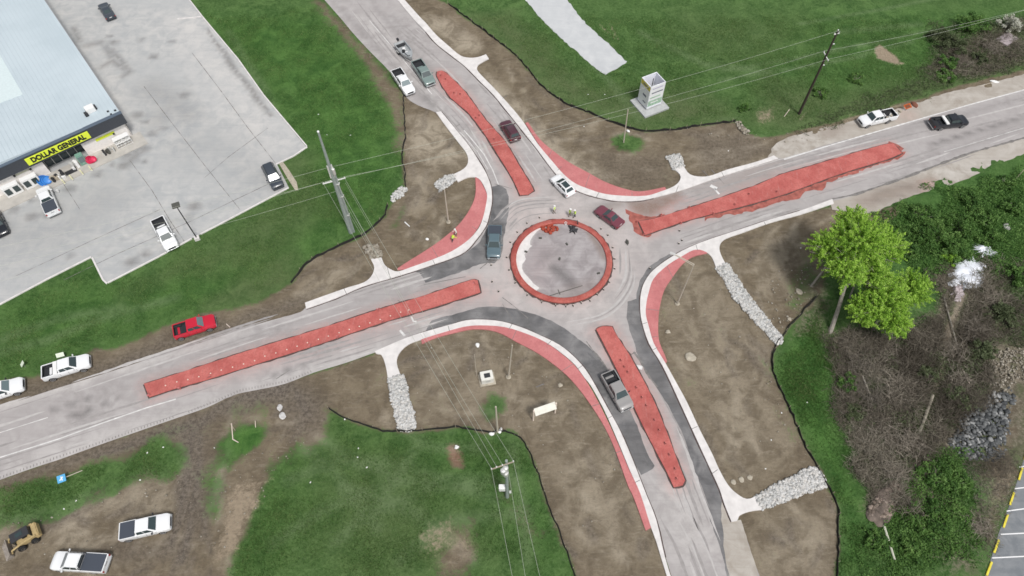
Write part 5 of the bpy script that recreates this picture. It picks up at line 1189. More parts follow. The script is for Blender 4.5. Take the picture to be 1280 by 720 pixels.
# tan lamp poles without heads (560), with twin arms (846), and others
def lamp(foot, top, label, arm=None, name='lamp_pole', rr=(.11, .07), base=True):
    p = G(*foot); H_ = HT(foot, top); q = G(top[0], top[1], H_); r = empty(name, p, 0, label=label, cat='lamp pole', group='tan lamp poles')
    d = q-p
    MB().tube([(0, 0, 0), (d.x*.5, d.y*.5, H_/2), (d.x, d.y, H_)], [rr[0], (rr[0]+rr[1])/2, rr[1]], 8).build('shaft', M['tanpole'], r, smooth=True)
    if base: MB().lathe([(.32, 0), (.32, .16), (.18, .2), (.15, .35)], 14).build('footing', M['stone_t'], r, smooth=True)
    if arm:
        e = G(*arm, H_+.3)-p; dd = (e-Vector((d.x, d.y, 0))); n = Vector((-dd.y, dd.x, 0)).normalized()*.12
        m = MB()
        for s_ in (-1, 1): m.tube([Vector((d.x, d.y, H_-.1))+n*s_, Vector((e.x, e.y, H_+.3))+n*s_*.3], .045, 6)
        m.build('arm', M['tanpole'], r); 
        an = math.atan2(dd.y, dd.x)
        MB().box((e.x, e.y, H_+.28), (.75, .32, .14), an).build('lamp_head', M['galv'], r, bevel=.03)
    return r, Vector((p.x+d.x, p.y+d.y, H_))
lamp((846.5, 380), (867.5, 330.5), 'tan street lamp with a long arm reaching over the road, right of the ring', (841, 317))
lamp((560.6, 278), (555.5, 237), 'bare tan pole on the dirt beside the upper left red apron')
lamp((635.6, 471.5), (640.3, 431.5), 'bare tan pole with a round footing near the white utility cabinet')
lamp((779.5, 178), (785, 137), 'bare tan pole in the green weeds near the sign tower', base=False)
lamp((622, 540), (619.7, 508.5), 'short tan pole at the black fence near the transformer pole', base=False, rr=(.13, .1))
lamp((596, 470), (593, 443), 'very thin stake beside the white utility cabinet', base=False, rr=(.04, .03))
# slim leftovers: each a thing
def stick(name, a, b, ha, hb, rad, m_, label, cat, group=None):
    p = G(*a, ha); q = G(*b, hb); o = MB().tube([Vector((0,0,0)), (q-p)*.5+Vector((0,0,.0)), q-p], [rad, rad*.9, rad*.8], 7).build(name, m_, smooth=True); o.location = p; return tag(o, label, cat, group)
stick('survey_lath', (462.3, 72.5), (462.5, 67), 0, .9, .05, M['wood'], 'thin wooden lath on the verge across from the towed boat', 'stake')
stick('survey_lath', (505.5, 126), (505, 121), 0, .9, .05, M['wood'], 'thin wooden lath at the top end of the left black fence', 'stake')
stick('plank', (291, 549), (289.5, 529), .05, .3, .06, M['capp'], 'upright pale plank of the broken frame on the small green oval', 'plank', 'pale planks on the green oval')
stick('plank', (291, 549), (298, 553), .05, .1, .07, M['capp'], 'short pale plank lying at the foot of the broken frame on the green oval', 'plank', 'pale planks on the green oval')
stick('plank', (319.5, 534), (319, 526), .05, .9, .05, M['capp'], 'lone thin stake standing right of the broken frame on the green oval', 'stake')
stick('plank', (287.5, 529), (294, 538), .1, .1, .05, M['wood'], 'weathered plank leaning in the broken frame on the green oval', 'plank', 'pale planks on the green oval')
stick('white_pipe', (1104.5, 656), (1118.5, 700), .12, .12, .15, mat('pale_pipe', (.56, .56, .46), .6), 'long white pipe lying in the weeds below the brown boulder', 'pipe')
stick('survey_lath', (980, 146), (987, 136.5), 0, .5, .05, M['capp'], 'pale lath leaning in the grass left of the dark wooden pole', 'stake')
stick('survey_lath', (1266, 228), (1280, 212), 0, .6, .06, M['wood'], 'fallen pale branch in the weeds at the right edge of the photo', 'branch')
stick('pipe', (506, 277.5), (512, 283), .06, .06, .09, M['white'], 'short white pipe lying on the dirt under the bare tan pole', 'pipe')
stick('bar', (660, 481.5), (676.5, 477.8), .02, .02, .03, M['dark'], 'x', 'bar') if False else None
stick('form_board', (683, 371), (728, 357), .08, .08, .05, M['stakeg'], 'long dark form board lying inside the red ring', 'form board')
stick('form_board', (697.5, 362), (700, 368), .08, .08, .05, M['stakeg'], 'short dark board lying across the long one inside the red ring', 'form board')
stick('fallen_log', (1166, 494), (1150, 540), .15, .15, .20, mat('bleached_log', (.33, .30, .24), .9, var=.2), 'pale weathered log lying in the middle of the brown thicket', 'log')
stick('loose_pipe', (1225, 108), (1243, 102), .05, .05, .05, M['tanpole'], 'thin rod lying at the edge of the gravel shoulder at upper right', 'rod')
stick('loose_timber', (283, 405), (287.5, 409), .05, .05, .06, M['capp'], 'short pale timber lying in front of the red pickup', 'timber')
stick('loose_timber', (372, 232), (365, 240), .05, .05, .05, M['capp'], 'short pale timber at the lower end of the narrow footpath', 'timber') if False else None
# ------------------------------------------------------------------ signs
def sign_tower():
    F, Lf, Rt = G(807.5, 138.7, .2), G(797.3, 125.8, .2), G(825.5, 131.7, .2)
    ft = HT((807.5, 138.7), (814, 110.8)); 
    ex = (Rt-F); ey = (Lf-F); ex.z = ey.z = 0; wx, wy = ex.length, ey.length
    r = empty('sign_tower', F, 0, label='hollow four sided white sign tower with yellow and green panels on a grey slab', cat='sign tower')
    ex.normalize(); ey = Vector((-ex.y, ex.x, 0)); H_ = ft+.2
    P = lambda a, b, z: ex*a+ey*b+Vector((0, 0, z))
    def slab(nm, a0, a1, b0, b1, z0, z1, m_, par=r): 
        m = MB(); m.add([P(a, b, z) for z in (z0, z1) for a, b in ((a0,b0),(a1,b0),(a1,b1),(a0,b1))], [(3,2,1,0),(4,5,6,7),(0,1,5,4),(1,2,6,5),(2,3,7,6),(3,0,4,7)]); return m.build(nm, m_, par)
    cs = G(803.3, 148, .25)-F; 
    slab('base_slab', -1.0, wx+.9, -1.2, wy+.6, -.2, .12, mat('slab_grey', (.42, .43, .43), .8, var=.1))
    t = .12; PW = mat('tower_white', (.78, .79, .84), .5, var=.05)
    for nm, a in (('panel', (0, wx, 0, t)), ('panel', (0, wx, wy-t, wy)), ('panel', (0, t, t+.002, wy-t-.002)), ('panel', (wx-t, wx, t+.002, wy-t-.002))): slab(nm, *a, .35, H_, PW)
    slab('plinth', .15, wx-.15, .15, wy-.15, .12, .34, M['dark'])
    o = MB().tube([P(wx*.5, wy*.55, .2), P(wx*.5, wy*.55, H_+.1)], .07, 8).build('centre_post', M['black'], r)
    e = .012
    # left face (a = 0): yellow top, white panels with dark print; right face (b = 0)
    def lf(b0, b1, z0, z1, m_, nm='sign_face'): return slab(nm, -e, 0, b0, b1, z0, z1, m_)
    def rf(a0, a1, z0, z1, m_, nm='sign_face'): return slab(nm, a0, a1, -e, 0, z0, z1, m_)
    W2 = mat('sign_white', (.78, .79, .80), .5); GN = mat('sign_green', (.33, .48, .36), .6, var=.3, vscale=3); DK = mat('sign_print', (.16, .17, .22), .6); LV = mat('sign_lilac', (.50, .47, .62), .6)
    z = lambda f: .35+(H_-.35)*f
    lf(.08, wy-.08, z(.78), z(.97), mat('sign_gold', (.62, .55, .10), .5)); lf(.08, wy-.08, z(.66), z(.755), W2); lf(.08, wy-.08, z(.36), z(.645), W2); lf(.08, wy-.08, z(.05), z(.34), W2)
    rf(.08, wx-.08, z(.80), z(.97), W2); rf(.08, wx-.08, z(.60), z(.78), W2); rf(.08, wx-.08, z(.36), z(.585), W2); rf(.08, wx-.08, z(.10), z(.345), GN)
    e = .022
    for f0, f1, q0, q1, m_ in ((.84,.9,.2,.75,DK), (.42,.50,.25,.6,DK), (.17,.22,.2,.5,DK)): lf(wy*q0, wy*q1, z(f0), z(f1), m_, 'print')
    for f0, f1, q0, q1, m_ in ((.85,.90,.15,.85,LV), (.66,.71,.15,.9,DK), (.45,.50,.1,.8,GN), (.22,.27,.2,.7,W2)): rf(wx*q0, wx*q1, z(f0), z(f1), m_, 'print')
sign_tower()
def board_sign():
    a, b = G(666.4, 525.5), G(693.6, 516); H_ = HT((666.4, 525.5), (667.6, 514.8))+.3; d = b-a; r = empty('board_sign', a, math.atan2(d.y, d.x), label='long white board sign on two posts on the bare dirt', cat='sign')
    L = d.length
    for x in (0, L): MB().box((x, 0, H_/2), (.16, .16, H_)).build('post', M['capp'], r)
    MB().box((L/2, -.1, H_-.35), (L-.17, .06, .95), 0, rx=R(-50)).build('board', mat('board_white', (.66, .65, .58), .6, var=.08), r)
board_sign()
def small_sign(foot, top, face, w, h, m_, label, name='road_sign', tilt=0, pm='galv'):
    p = G(*foot); H_ = HT(foot, top); q = G(top[0], top[1], H_); d = q-p; r = empty(name, p, 0, label=label, cat='sign')
    MB().tube([(0,0,0), (d.x, d.y, H_)], .045, 6).build('post', M[pm], r)
    o = MB().box((d.x, d.y-.06, H_-h/2+.1), (w, .03, h), face, rx=tilt).build('sign_plate', m_, r); return r, o, d, H_
r, o, d, H_ = small_sign((103.5, 588), (79.5, 599), R(15), .9, .8, M['signblue'], 'blue square sign on a bent post lying over the lower left verge', tilt=R(0)) if False else (None,)*4
def blue_sign():   # leaning far over: a real lean, its foot at the right end of the post
    p = G(103, 588); q = G(77, 598.5, .7); d = q-p; r = empty('road_sign', p, 0, label='blue square sign on a leaning pale post on the lower left verge', cat='sign')
    MB().tube([(0,0,0), d], .05, 6).build('post', M['tanpole'], r)
    n = Matrix.Rotation(R(20), 4, 'Z'); o = MB().box((0,0,0), (1.0, .85, .04)).build('sign_plate', M['signblue'], r); o.location = d+Vector((0,0,.05)); o.rotation_euler = (R(18), R(-10), R(18))
    MB().box((0, 0, .027), (.55, .12, .01), .6).build('arrow', M['ceram'], o); MB().box((0.05, .0, .029), (.12, .5, .01), .2).build('arrow', M['ceram'], o)
blue_sign()
def ground_sign(c, w, h, rz, label):
    p = G(*c); r = empty('yard_sign', p, rz, label=label, cat='sign', group='small pale signs on the left verge'); MB().box((0, 0, .75), (w, .03, h), 0, rx=R(-50)).build('board', mat('yard_sign_white', (.68, .74, .62), .6) if 'ysw' not in M else M['ysw'], r)
    for s_ in (-1, 1): MB().tube([(s_*w*.35, 0, 0), (s_*w*.35, 0, .7)], .015, 5).build('leg', M['galv'], r)
M['ysw'] = mat('yard_sign_white', (.66, .72, .60), .6)
ground_sign((79, 447), .95, .55, R(18), 'small pale oblong sign just above the white pickup with the toolbox')
ground_sign((32, 458), .5, .75, R(-50), 'small pale narrow sign on the grass at far left, between the two parked pickups')
def cone_sign():
    p = G(1131.5, 138); r = empty('folding_work_sign', p, R(-20), label='orange work sign on its stand behind the cluttered white pickup', cat='work sign')
    o = MB().box((0, 0, .9), (.95, .04, .95), 0, rx=0, ry=R(45)).build('sign_face', M['orange'], r); MB().box((0, -.03, .9), (.6, .02, .6), 0, ry=R(45)).build('inset', mat('sign_brown', (.30, .12, .07), .6), o)
    for s_ in (-1, 1): MB().tube([(0, 0, .4), (s_*.5, s_*.2, 0)], .02, 5).build('leg', M['galv'], r)
    o2 = MB().box((0, 0, .02), (.1, .1, .04)).build('foot', M['dark'], r)
cone_sign()
# utility cabinet
p = G(609, 476); r = empty('utility_cabinet', p, R(12), label='white utility cabinet with a dark recess on the lower dirt field', cat='utility cabinet')
MB().box((0, .15, .08), (2.0, 1.7, .16)).build('pad', M['stone_t'], r); MB().box((0, .15, .75), (1.55, 1.25, 1.2)).build('box', mat('cabinet_white', (.70, .69, .64), .5), r, bevel=.05)
MB().box((0.05, .1, 1.36), (.75, .6, .03)).build('recess', M['dark'], r); MB().box((.05, -.49, .9), (.6, .03, .5)).build('door', M['galv'], r)

# ------------------------------------------------------------------ silt fences
def silt(path, label, grp='black silt fences'):
    q = smooth_poly(G2(path), 4, False); q = [tuple(p) for p in resample([Vector(p) for p in q], .6)]
    c = q[0]; r = empty('silt_fence', (c[0], c[1], 0), 0, label=label, cat='silt fence', group=grp)
    rr = random.Random(len(path)); n = len(q); V_ = []; F_ = []
    for i, p in enumerate(q):
        t = Vector(q[min(i+1, n-1)])-Vector(q[max(i-1, 0)]); t.normalize(); nn = Vector((-t.y, t.x)); o = rr.uniform(-.10, .10)
        x, y = p[0]-c[0], p[1]-c[1]; h = .42+rr.uniform(-.16, .14); gg = gz(p[0], p[1])-.05
        x += nn.x*o; y += nn.y*o; e = .022
        V_ += [(x+nn.x*(e+.08), y+nn.y*(e+.08), gg+.04), (x+nn.x*e, y+nn.y*e, gg+h), (x-nn.x*e, y-nn.y*e, gg+h), (x-nn.x*(e+.05), y-nn.y*(e+.05), gg+.03)]
    for i in range(n-1):
        b = 4*i; F_ += [(b, b+4, b+5, b+1), (b+1, b+5, b+6, b+2), (b+2, b+6, b+7, b+3)]
    m = MB(); m.add(V_, F_); m.build('fabric', M['silt'], r)
    k = max(3, n//5); 
    for i in range(0, n, 5):
        x, y = q[i][0]-c[0], q[i][1]-c[1]; MB().box((x, y, .38+gz(*q[i])), (.055, .055, .80)).build('stake', M['wood'], r)
silt(FENCE_NE, 'black silt fence curving below the pale gravel pad and the sign tower')
silt(FENCE_NW, 'short black silt fence down the left side of the upper left bare patch')
silt(FENCE_NW2, 'black silt fence curving below the tall grey utility pole')
silt(FENCE_SW, 'black silt fence curving round the lower lawn')
silt(FENCE_SE[:5], 'black silt fence running up from the rock strip towards the bright green tree')
silt(FENCE_SE[4:], 'black silt fence running down the right hand bare field to the bottom edge')

# ------------------------------------------------------------------ stones
def stones(name, poly, n, s0, s1, m_, label, seed=1, jit=.0, zb=0.0, group='riprap rock strips', flat=.6, cat='rocks', warp=.5):
    rr = np.random.default_rng(seed); P = np.array(G2(poly)); x0, y0 = P.min(0); x1, y1 = P.max(0); pts = np.zeros((0, 2))
    while len(pts) < n:
        c = rr.uniform((x0-.3, y0-.3), (x1+.3, y1+.3), (n*4, 2)); mk = polymask(c[:, 0], c[:, 1], [tuple(p) for p in P], .2+warp*.4, warp); pts = np.vstack([pts, c[mk > rr.uniform(.3, .7, len(c))]])
    pts = pts[:n]
    # icosahedron, squashed and jittered
    ph = (1+5**.5)/2; iv = np.array([(-1,ph,0),(1,ph,0),(-1,-ph,0),(1,-ph,0),(0,-1,ph),(0,1,ph),(0,-1,-ph),(0,1,-ph),(ph,0,-1),(ph,0,1),(-ph,0,-1),(-ph,0,1)])/1.9
    fi = np.array([(0,11,5),(0,5,1),(0,1,7),(0,7,10),(0,10,11),(1,5,9),(5,11,4),(11,10,2),(10,7,6),(7,1,8),(3,9,4),(3,4,2),(3,2,6),(3,6,8),(3,8,9),(4,9,5),(2,4,11),(6,2,10),(8,6,7),(9,8,1)])
    s = s0+(s1-s0)*1.35*rr.uniform(0, 1, (n, 1, 1))**2.0; v = iv[None]*s*rr.uniform(.7, 1.25, (n, 12, 3))*rr.uniform(.7, 1.3, (n, 1, 3)); v[:, :, 2] *= flat
    a = rr.uniform(0, 6.28, n); ca, sa = np.cos(a)[:, None], np.sin(a)[:, None]; x = v[:, :, 0]*ca-v[:, :, 1]*sa; y = v[:, :, 0]*sa+v[:, :, 1]*ca
    z = v[:, :, 2]+s[:, :, 0]*.25+rr.uniform(0, .12, (n, 1))+zb
    V_ = np.stack([x+pts[:, :1], y+pts[:, 1:], z], -1).reshape(-1, 3); F_ = (fi[None]+12*np.arange(n)[:, None, None]).reshape(-1, 3)
    tone = np.repeat(rr.uniform(.0, 1, (n, 1)), 12, 0).reshape(-1, 1); col = np.hstack([tone]*3+[np.ones_like(tone)])
    o = npmesh(name, V_, F_, m_, col={'tone': col}); return tag(o, label, cat, group, 'stuff')
def tone_mat(name, stops, rough=.9):
    g = NG(name); t, *_ = g.attr('tone'); n = g.noise(3, 5, .7)
    k = g.math('ADD', g.math('MULTIPLY', t, .8), g.math('MULTIPLY', n, .2)); c = stops[0]
    for i in range(1, len(stops)): c = g.mix(g.rng(k, (i-1)/(len(stops)-1), i/(len(stops)-1), smooth=False), c, stops[i])
    g.bump(g.noise(14, 4), .3, .05); return g.out(c, rough, .2)
M['rip'] = tone_mat('riprap', [(.20, .20, .19), (.42, .42, .41), (.56, .56, .55), (.48, .46, .43), (.72, .72, .71)]); M['ript'] = tone_mat('riprap_tan', [(.18, .155, .12), (.29, .26, .21), (.40, .37, .32)]); M['slate'] = tone_mat('creek_slate', [(.04, .043, .045), (.07, .075, .078), (.11, .115, .117), (.165, .17, .17), (.46, .46, .45)], .6)
RS = [('x', [(484,474),(502.7,470),(506,478),(509,487),(513,500),(518,514),(519.5,531),(515,537),(499,538.5),(495,520),(490,500),(485,484)], 1500, 'pale rock strip running down from the lower left path stub', 1),
      ('x', [(895,337),(908,331),(917,342),(927,352.7),(938,373),(952,388),(962,406),(976,423),(974,430),(968,433),(955,416),(943,400),(928,383),(908,360)], 1900, 'pale rock strip running diagonally from the right hand path stub to the black fence', 2),
      ('x', [(946,620),(958,613),(980,599),(1000,592),(1017.5,587.5),(1026,596),(1032,607),(1010,615),(980,628),(953,637)], 1500, 'pale rock strip at lower right between the path stub and the black fence', 3),
      ('x', [(544,229),(556,222),(567,218.5),(573,227),(560,235),(551,240)], 300, 'small pale rock pad at the end of the upper left path stub', 4),
      ('x', [(486,252),(492,243),(505,234),(509,239),(500,247),(490,254)], 170, 'small pale rock pad in the gap between the two upper left fences', 5),
      ('x', [(830,196),(848,193),(852,200),(855,208),(841,212),(836,203)], 330, 'small pale rock pad at the end of the upper right path stub', 6)]
for nm, pl, n, lb, sd in RS: stones('rock_strip', pl, int(n*2.0), .075, .19, M['rip'], lb, sd)
stones('rock_pad', [(456,309),(472,306),(478,319),(464,325)], 260, .10, .24, M['ript'], 'brownish rock pad at the end of the left path stub below the guy wires', 7)
stones('rock_pad', [(919,151),(926,153),(938,166),(933,169),(923,161)], 60, .12, .26, M['ript'], 'loose pale rocks at the right end of the upper black fence', 8)
stones('creek_rocks', [(1186,560),(1205,528),(1222,512),(1226,492),(1265,486),(1272,520),(1262,566),(1245,578),(1205,574)], 1300, .08, .28, M['slate'], 'dark slate rocks strewn in the creek bed near the parking bays', 9, zb=-.45, group=None, flat=.45, warp=1.6)
stones('rubble', [(1225,470),(1250,440),(1280,435),(1300,470),(1275,480),(1235,490)], 700, .05, .15, M['ript'], 'pale rubble above the dark creek rocks', 10, group=None, warp=1.5)
stones('rubble', [(880,166),(1010,166),(1015,180),(960,192)], 30, .05, .14, M['ript'], 'scattered pebbles on the bare dirt left of the gravel shoulder', 11, group=None)
stones('pebbles', [(520,420),(690,450),(760,560),(800,650),(720,680),(660,560),(560,520),(500,520)], 90, .04, .10, M['ript'], 'pebbles scattered over the lower bare field', 12, group='scattered pebbles')
stones('pebbles', [(830,400),(900,350),(960,440),(1010,570),(900,580),(860,480)], 80, .04, .10, M['ript'], 'pebbles scattered over the right hand bare field', 13, group='scattered pebbles')
stones('pebbles', [(0,660),(200,600),(330,560),(400,510),(390,560),(290,690),(0,700)], 150, .04, .11, M['ript'], 'clods and pebbles scattered over the lower left dirt field', 14, group='scattered pebbles')
stones('pebbles', [(970,340),(1015,330),(1015,372),(975,415),(950,380)], 110, .04, .13, M['ript'], 'pebbles in the thin weeds left of the bright green tree', 15, group='scattered pebbles')
def rock(px, py, s, m_, label, seed, name='rock', fl=.5, cat='rock', sub=2, h=0):
    bm = bmesh.new(); bmesh.ops.create_icosphere(bm, subdivisions=sub, radius=1); rr = random.Random(seed); off = [rr.uniform(0, 50) for _ in range(2)]
    for v in bm.verts:
        k = .75+.5*float(vnoise(np.array(v.co.x*1.6+off[0]), np.array(v.co.y*1.6+v.co.z+off[1]))); v.co = Vector((v.co.x*s[0]*k, v.co.y*s[1]*k, max(v.co.z, -.3)*s[0]*fl*k))
    me = bpy.data.meshes.new(name); bm.to_mesh(me); bm.free(); me.materials.append(m_); o = bpy.data.objects.new(name, me); COL.objects.link(o); o.location = G(px, py, h)+Vector((0, 0, s[0]*fl*.25)); o.rotation_euler.z = rr.uniform(0, 3); return tag(o, label, cat)
rock(863, 447, (.75, .6), M['ript'] if False else M['stone_t'], 'large round tan rock on the right hand bare field', 1, fl=.3)
rock(835, 415, (.35, .28), M['stone_t'], 'small pale rock beside the right hand red apron', 2, fl=.4)
for i, (a, lb) in enumerate((((916.5,602.5), 'leftmost of three pale rocks near the lower right path stub'), ((926.5,599.5), 'middle one of three pale rocks near the lower right path stub'), ((937.5,597), 'rightmost of three pale rocks near the lower right path stub'))): rock(*a, (.34, .3), M['stone_t'], lb, 5+i, fl=.35)['group'] = 'three pale rocks'
rock(700.5, 481.5, (.32, .26), M['stone_t'], 'pale rock beside the joint of the lower red apron', 9)
rock(597, 431.5, (.38, .25), M['white'], 'white block on the dirt above the utility cabinet', 10)
rock(534, 299, (.28, .2), M['white'], 'white rock on the dirt left of the two workers', 11)
rock(350, 510, (.42, .35), M['stone'], 'upper one of two pale boulders in the dark mud', 12, fl=.5); rock(353.5, 520, (.5, .42), M['stone'], 'lower one of two pale boulders in the dark mud', 13, fl=.5)
rock(999, 365, (.55, .4), M['stone_t'], 'flat pale rock left of the bright green tree trunk', 14, fl=.3); rock(987, 399, (.3, .25), M['stone_t'], 'small pale rock at the black fence near the bright tree', 15)
rock(1258, 285, (.75, .5), M['stone'], 'pale grey boulder in the weeds at the right edge of the photo', 16)
rock(614.5, 542.5, (.38, .26), M['white'], 'white bag on the ground left of the short tan pole', 17, name='sand_bag', cat='bag'); rock(625.5, 538.5, (.42, .22), M['white'], 'white bag on the ground right of the short tan pole', 18, name='sand_bag', cat='bag')
rock(571, 559, (.30, .28), M['white'], 'white marker cover in the reddish bare spot of the lower lawn', 19, name='ground_marker', cat='marker', fl=.6); rock(785, 164, (.36, .2), M['white'], 'white bag on the dirt beside the pole in the weeds', 20, name='sand_bag', cat='bag')
rock(1244, 102, (.5, .2), M['white'], 'white litter sheet beside the rod at upper right', 21, name='litter_sheet', cat='litter', fl=.15) if False else None
bo = rock(1102, 632, (2.5, 1.25), mat('brown_boulder', (.15, .12, .10), .95, var=.5, vscale=.9, bump=1, bscale=4), 'large brown mound of earth at the lower end of the thicket', 22, name='earth_mound', cat='mound', fl=.16, sub=5); bo.rotation_euler.z = R(52)
wl = [(447,581.5),(448,585),(446,573),(458.5,584.3),(431,523),(990,150),(910.5,188)]
for i, a in enumerate([(408.5,168.5),(438,169),(429,250),(398,143)]): rock(*a, (.12, .08), M['white'], 'small scrap of white litter on the lawn round the tall grey pole', 40+i, name='litter', cat='litter', fl=.25)['group'] = 'white litter on the upper lawn'
for i, a in enumerate([(448,560.5),(458.5,584.3),(447,571.5),(388,603),(431,524)]): rock(*a, (.12, .08), M['white'], 'small scrap of white litter on the lower lawn', 50+i, name='litter', cat='litter', fl=.25)['group'] = 'white litter on the lower lawn'
for i, a in enumerate([(95,626),(80,636),(175,600),(204,559),(184,566),(268,560)]): rock(*a, (.11, .08), M['white'], 'small scrap of white litter on the lower left grass', 60+i, name='litter', cat='litter', fl=.25)['group'] = 'white litter on the lower left grass'
for i, a in enumerate([(730,158),(735,118),(756,118),(910.5,188.5),(859,160)]): rock(*a, (.10, .08), M['white'], 'small scrap of white litter near the upper black fence', 70+i, name='litter', cat='litter', fl=.25)['group'] = 'white litter by the upper fence'
for i, a in enumerate([(1009,503),(977,516),(964,550),(957,586),(1001,310)]): rock(*a, (.10, .08), M['white'], 'small scrap of white litter on the right hand field', 80+i, name='litter', cat='litter', fl=.25)['group'] = 'white litter on the right hand field'
M['clod'] = tone_mat('earth_clod', [(.09, .07, .055), (.17, .135, .11), (.26, .205, .17), (.34, .28, .24)])
stones('earth_clods', [(1086,640),(1092,622),(1104,610),(1118,600),(1124,612),(1118,630),(1108,648),(1092,650)], 900, .07, .24, M['clod'], 'loose clods scattered over the brown mound at the foot of the thicket', 91, group=None, zb=.12, cat='clods', warp=1.0)
# things lying in the ring and on the road
stones('clay_clods', [(676,283),(684,280),(694,284),(699,290),(690,293),(680,291)], 90, .10, .26, mat('red_clay', (.33, .06, .035), .9), 'heap of red clay clods inside the top of the ring', 30, group=None, zb=.05, cat='clay heap')
def crumple(px, py, w, h, m_, label, name, cat, seed, hz=.35, z=0, rag=.35, rot=0):
    rr = random.Random(seed); nr, na = 10, 40; V_ = [(0, 0, hz*.6)]; F_ = []
    out = [1+rr.uniform(-rag, rag*.6) for _ in range(na)]
    for i in range(1, nr+1):
        for k in range(na):
            a = 2*math.pi*k/na; t = i/nr; rad = t*(1+(out[k]-1)*t**2)
            zz = hz*(1-t**2)*(.25+1.3*float(vnoise(np.array(math.cos(a)*t*3+seed), np.array(math.sin(a)*t*3+9))))+.05+.05*rr.random()
            V_.append((math.cos(a)*rad*w/2, math.sin(a)*rad*h/2, zz))
    for k in range(na): F_.append((0, 1+k, 1+(k+1) % na))
    for i in range(nr-1):
        for k in range(na): b = 1+i*na; F_.append((b+k, b+na+k, b+na+(k+1) % na, b+(k+1) % na))
    m = MB(); m.add(V_, F_); base = len(V_); m.add([(x, y, max(0, zq-.03)) for x, y, zq in V_], [tuple(reversed(f)) for f in F_])
    for k in range(na): b = 1+(nr-1)*na; m.f.append((b+k, base+b+k, base+b+(k+1) % na, b+(k+1) % na)); m.m.append(0)
    o = m.build(name, m_, smooth=True); o.location = G(px, py, z); o.rotation_euler.z = rot; return tag(o, label, cat)
crumple(715.5, 287, 1.2, 1.6, M['dark'], 'crumpled black sheet inside the top of the ring', 'plastic_sheet', 'sheet', 2, .3, .05, .6)
for i, (a, lb) in enumerate((((675.5,298), 'black rubber boot shaped block left inside the ring'), ((713,290), 'x'), ((699.5,324), 'dark block lying in the middle of the ring'), ((708.5,305.5), 'dark block lying just below the black sheet in the ring'), ((657.5,315), 'dark block on the pale left part of the ring floor'), ((748,342), 'dark block at the lower right inside the ring'))):
    if i == 1: continue
    r = empty('concrete_block', G(*a, .05), i*.7, label=lb.replace('black rubber boot shaped block left', 'black block lying under the red clay heap'), cat='block', group='dark blocks inside the ring'); MB().box((0,0,.1), (.42,.24,.2)).build('block', M['stakeg'], r, bevel=.03)
r = empty('bucket', G(707, 280.5, .05), 0, label='white bucket standing at the inner top edge of the ring', cat='bucket'); MB().lathe([(.15, 0), (.2, .4), (.17, .4), (.13, .05)], 12).build('pail', M['white'], r, smooth=True); MB().tube([(-.18,0,.38),(0,0,.55),(.18,0,.38)], .012, 5).build('handle', M['galv'], r)
stick('marker_stake', (722.5, 281), (721.5, 275.5), .2, 1.2, .07, M['dark'], 'dark stake standing on the top right of the red ring', 'stake')
crumple(783.5, 303, .5, .9, M['stakeg'], 'dark crumpled scraps on the road right of the ring', 'plastic_scrap', 'scrap', 5, .15, .03, .6)
# debris behind the white pickup
clutter_cols = [M['white'], M['galv'], M['stone_t'], M['wood']]
rr_ = random.Random(4)
pp = G(1110, 146, .95)
r = empty('bed_load', (pp.x, pp.y, .86), R(13), label='tools and grey boxes heaped in the bed of the white pickup at upper right', cat='load')
for i in range(7): MB().box((rr_.uniform(-.6, .55), rr_.uniform(-.45, .45), .2), (rr_.uniform(.3, .6), rr_.uniform(.15, .4), rr_.uniform(.2, .45)), rr_.uniform(0, 3)).build('item', clutter_cols[i % 4], r, bevel=.02)
for i, a in enumerate([(1119.5,141.5),(1122.5,143.5),(1124.5,140)]):
    r = empty('crate', G(*a), i, label=['small pale crate nearest the tail of the white pickup at upper right', 'middle small pale crate behind the white pickup at upper right', 'furthest small pale crate behind the white pickup at upper right'][i], cat='crate', group='crates behind the white pickup'); MB().box((0,0,.15), (.5,.35,.3)).build('box', clutter_cols[i], r, bevel=.02); MB().box((0,0,.31), (.4,.25,.02)).build('lid', M['stone_t'], r)
rock(1143, 131.5, (.7, .4), mat('clay_lump', (.22, .09, .06), .9), 'dark reddish lump of clay beside the orange work sign', 90, name='clay_lump', cat='clay lump')
st = None
for i, (a, b) in enumerate(STOPS):
    A, B = G(*a), G(*b); c = (A+B)/2; d = B-A
    if st is None: st = MB().box((0, 0, .06), (d.length, .22, .12)).build('wheel_stop', M['paint_y'], bevel=.02); o = st; L0 = d.length
    else: o = st.copy(); COL.objects.link(o)
    o.location = (c.x, c.y, .02); o.rotation_euler.z = math.atan2(d.y, d.x)
    tag(o, 'yellow wheel stop in the row along the edge of the lower right parking bays', 'wheel stop', 'yellow wheel stops')
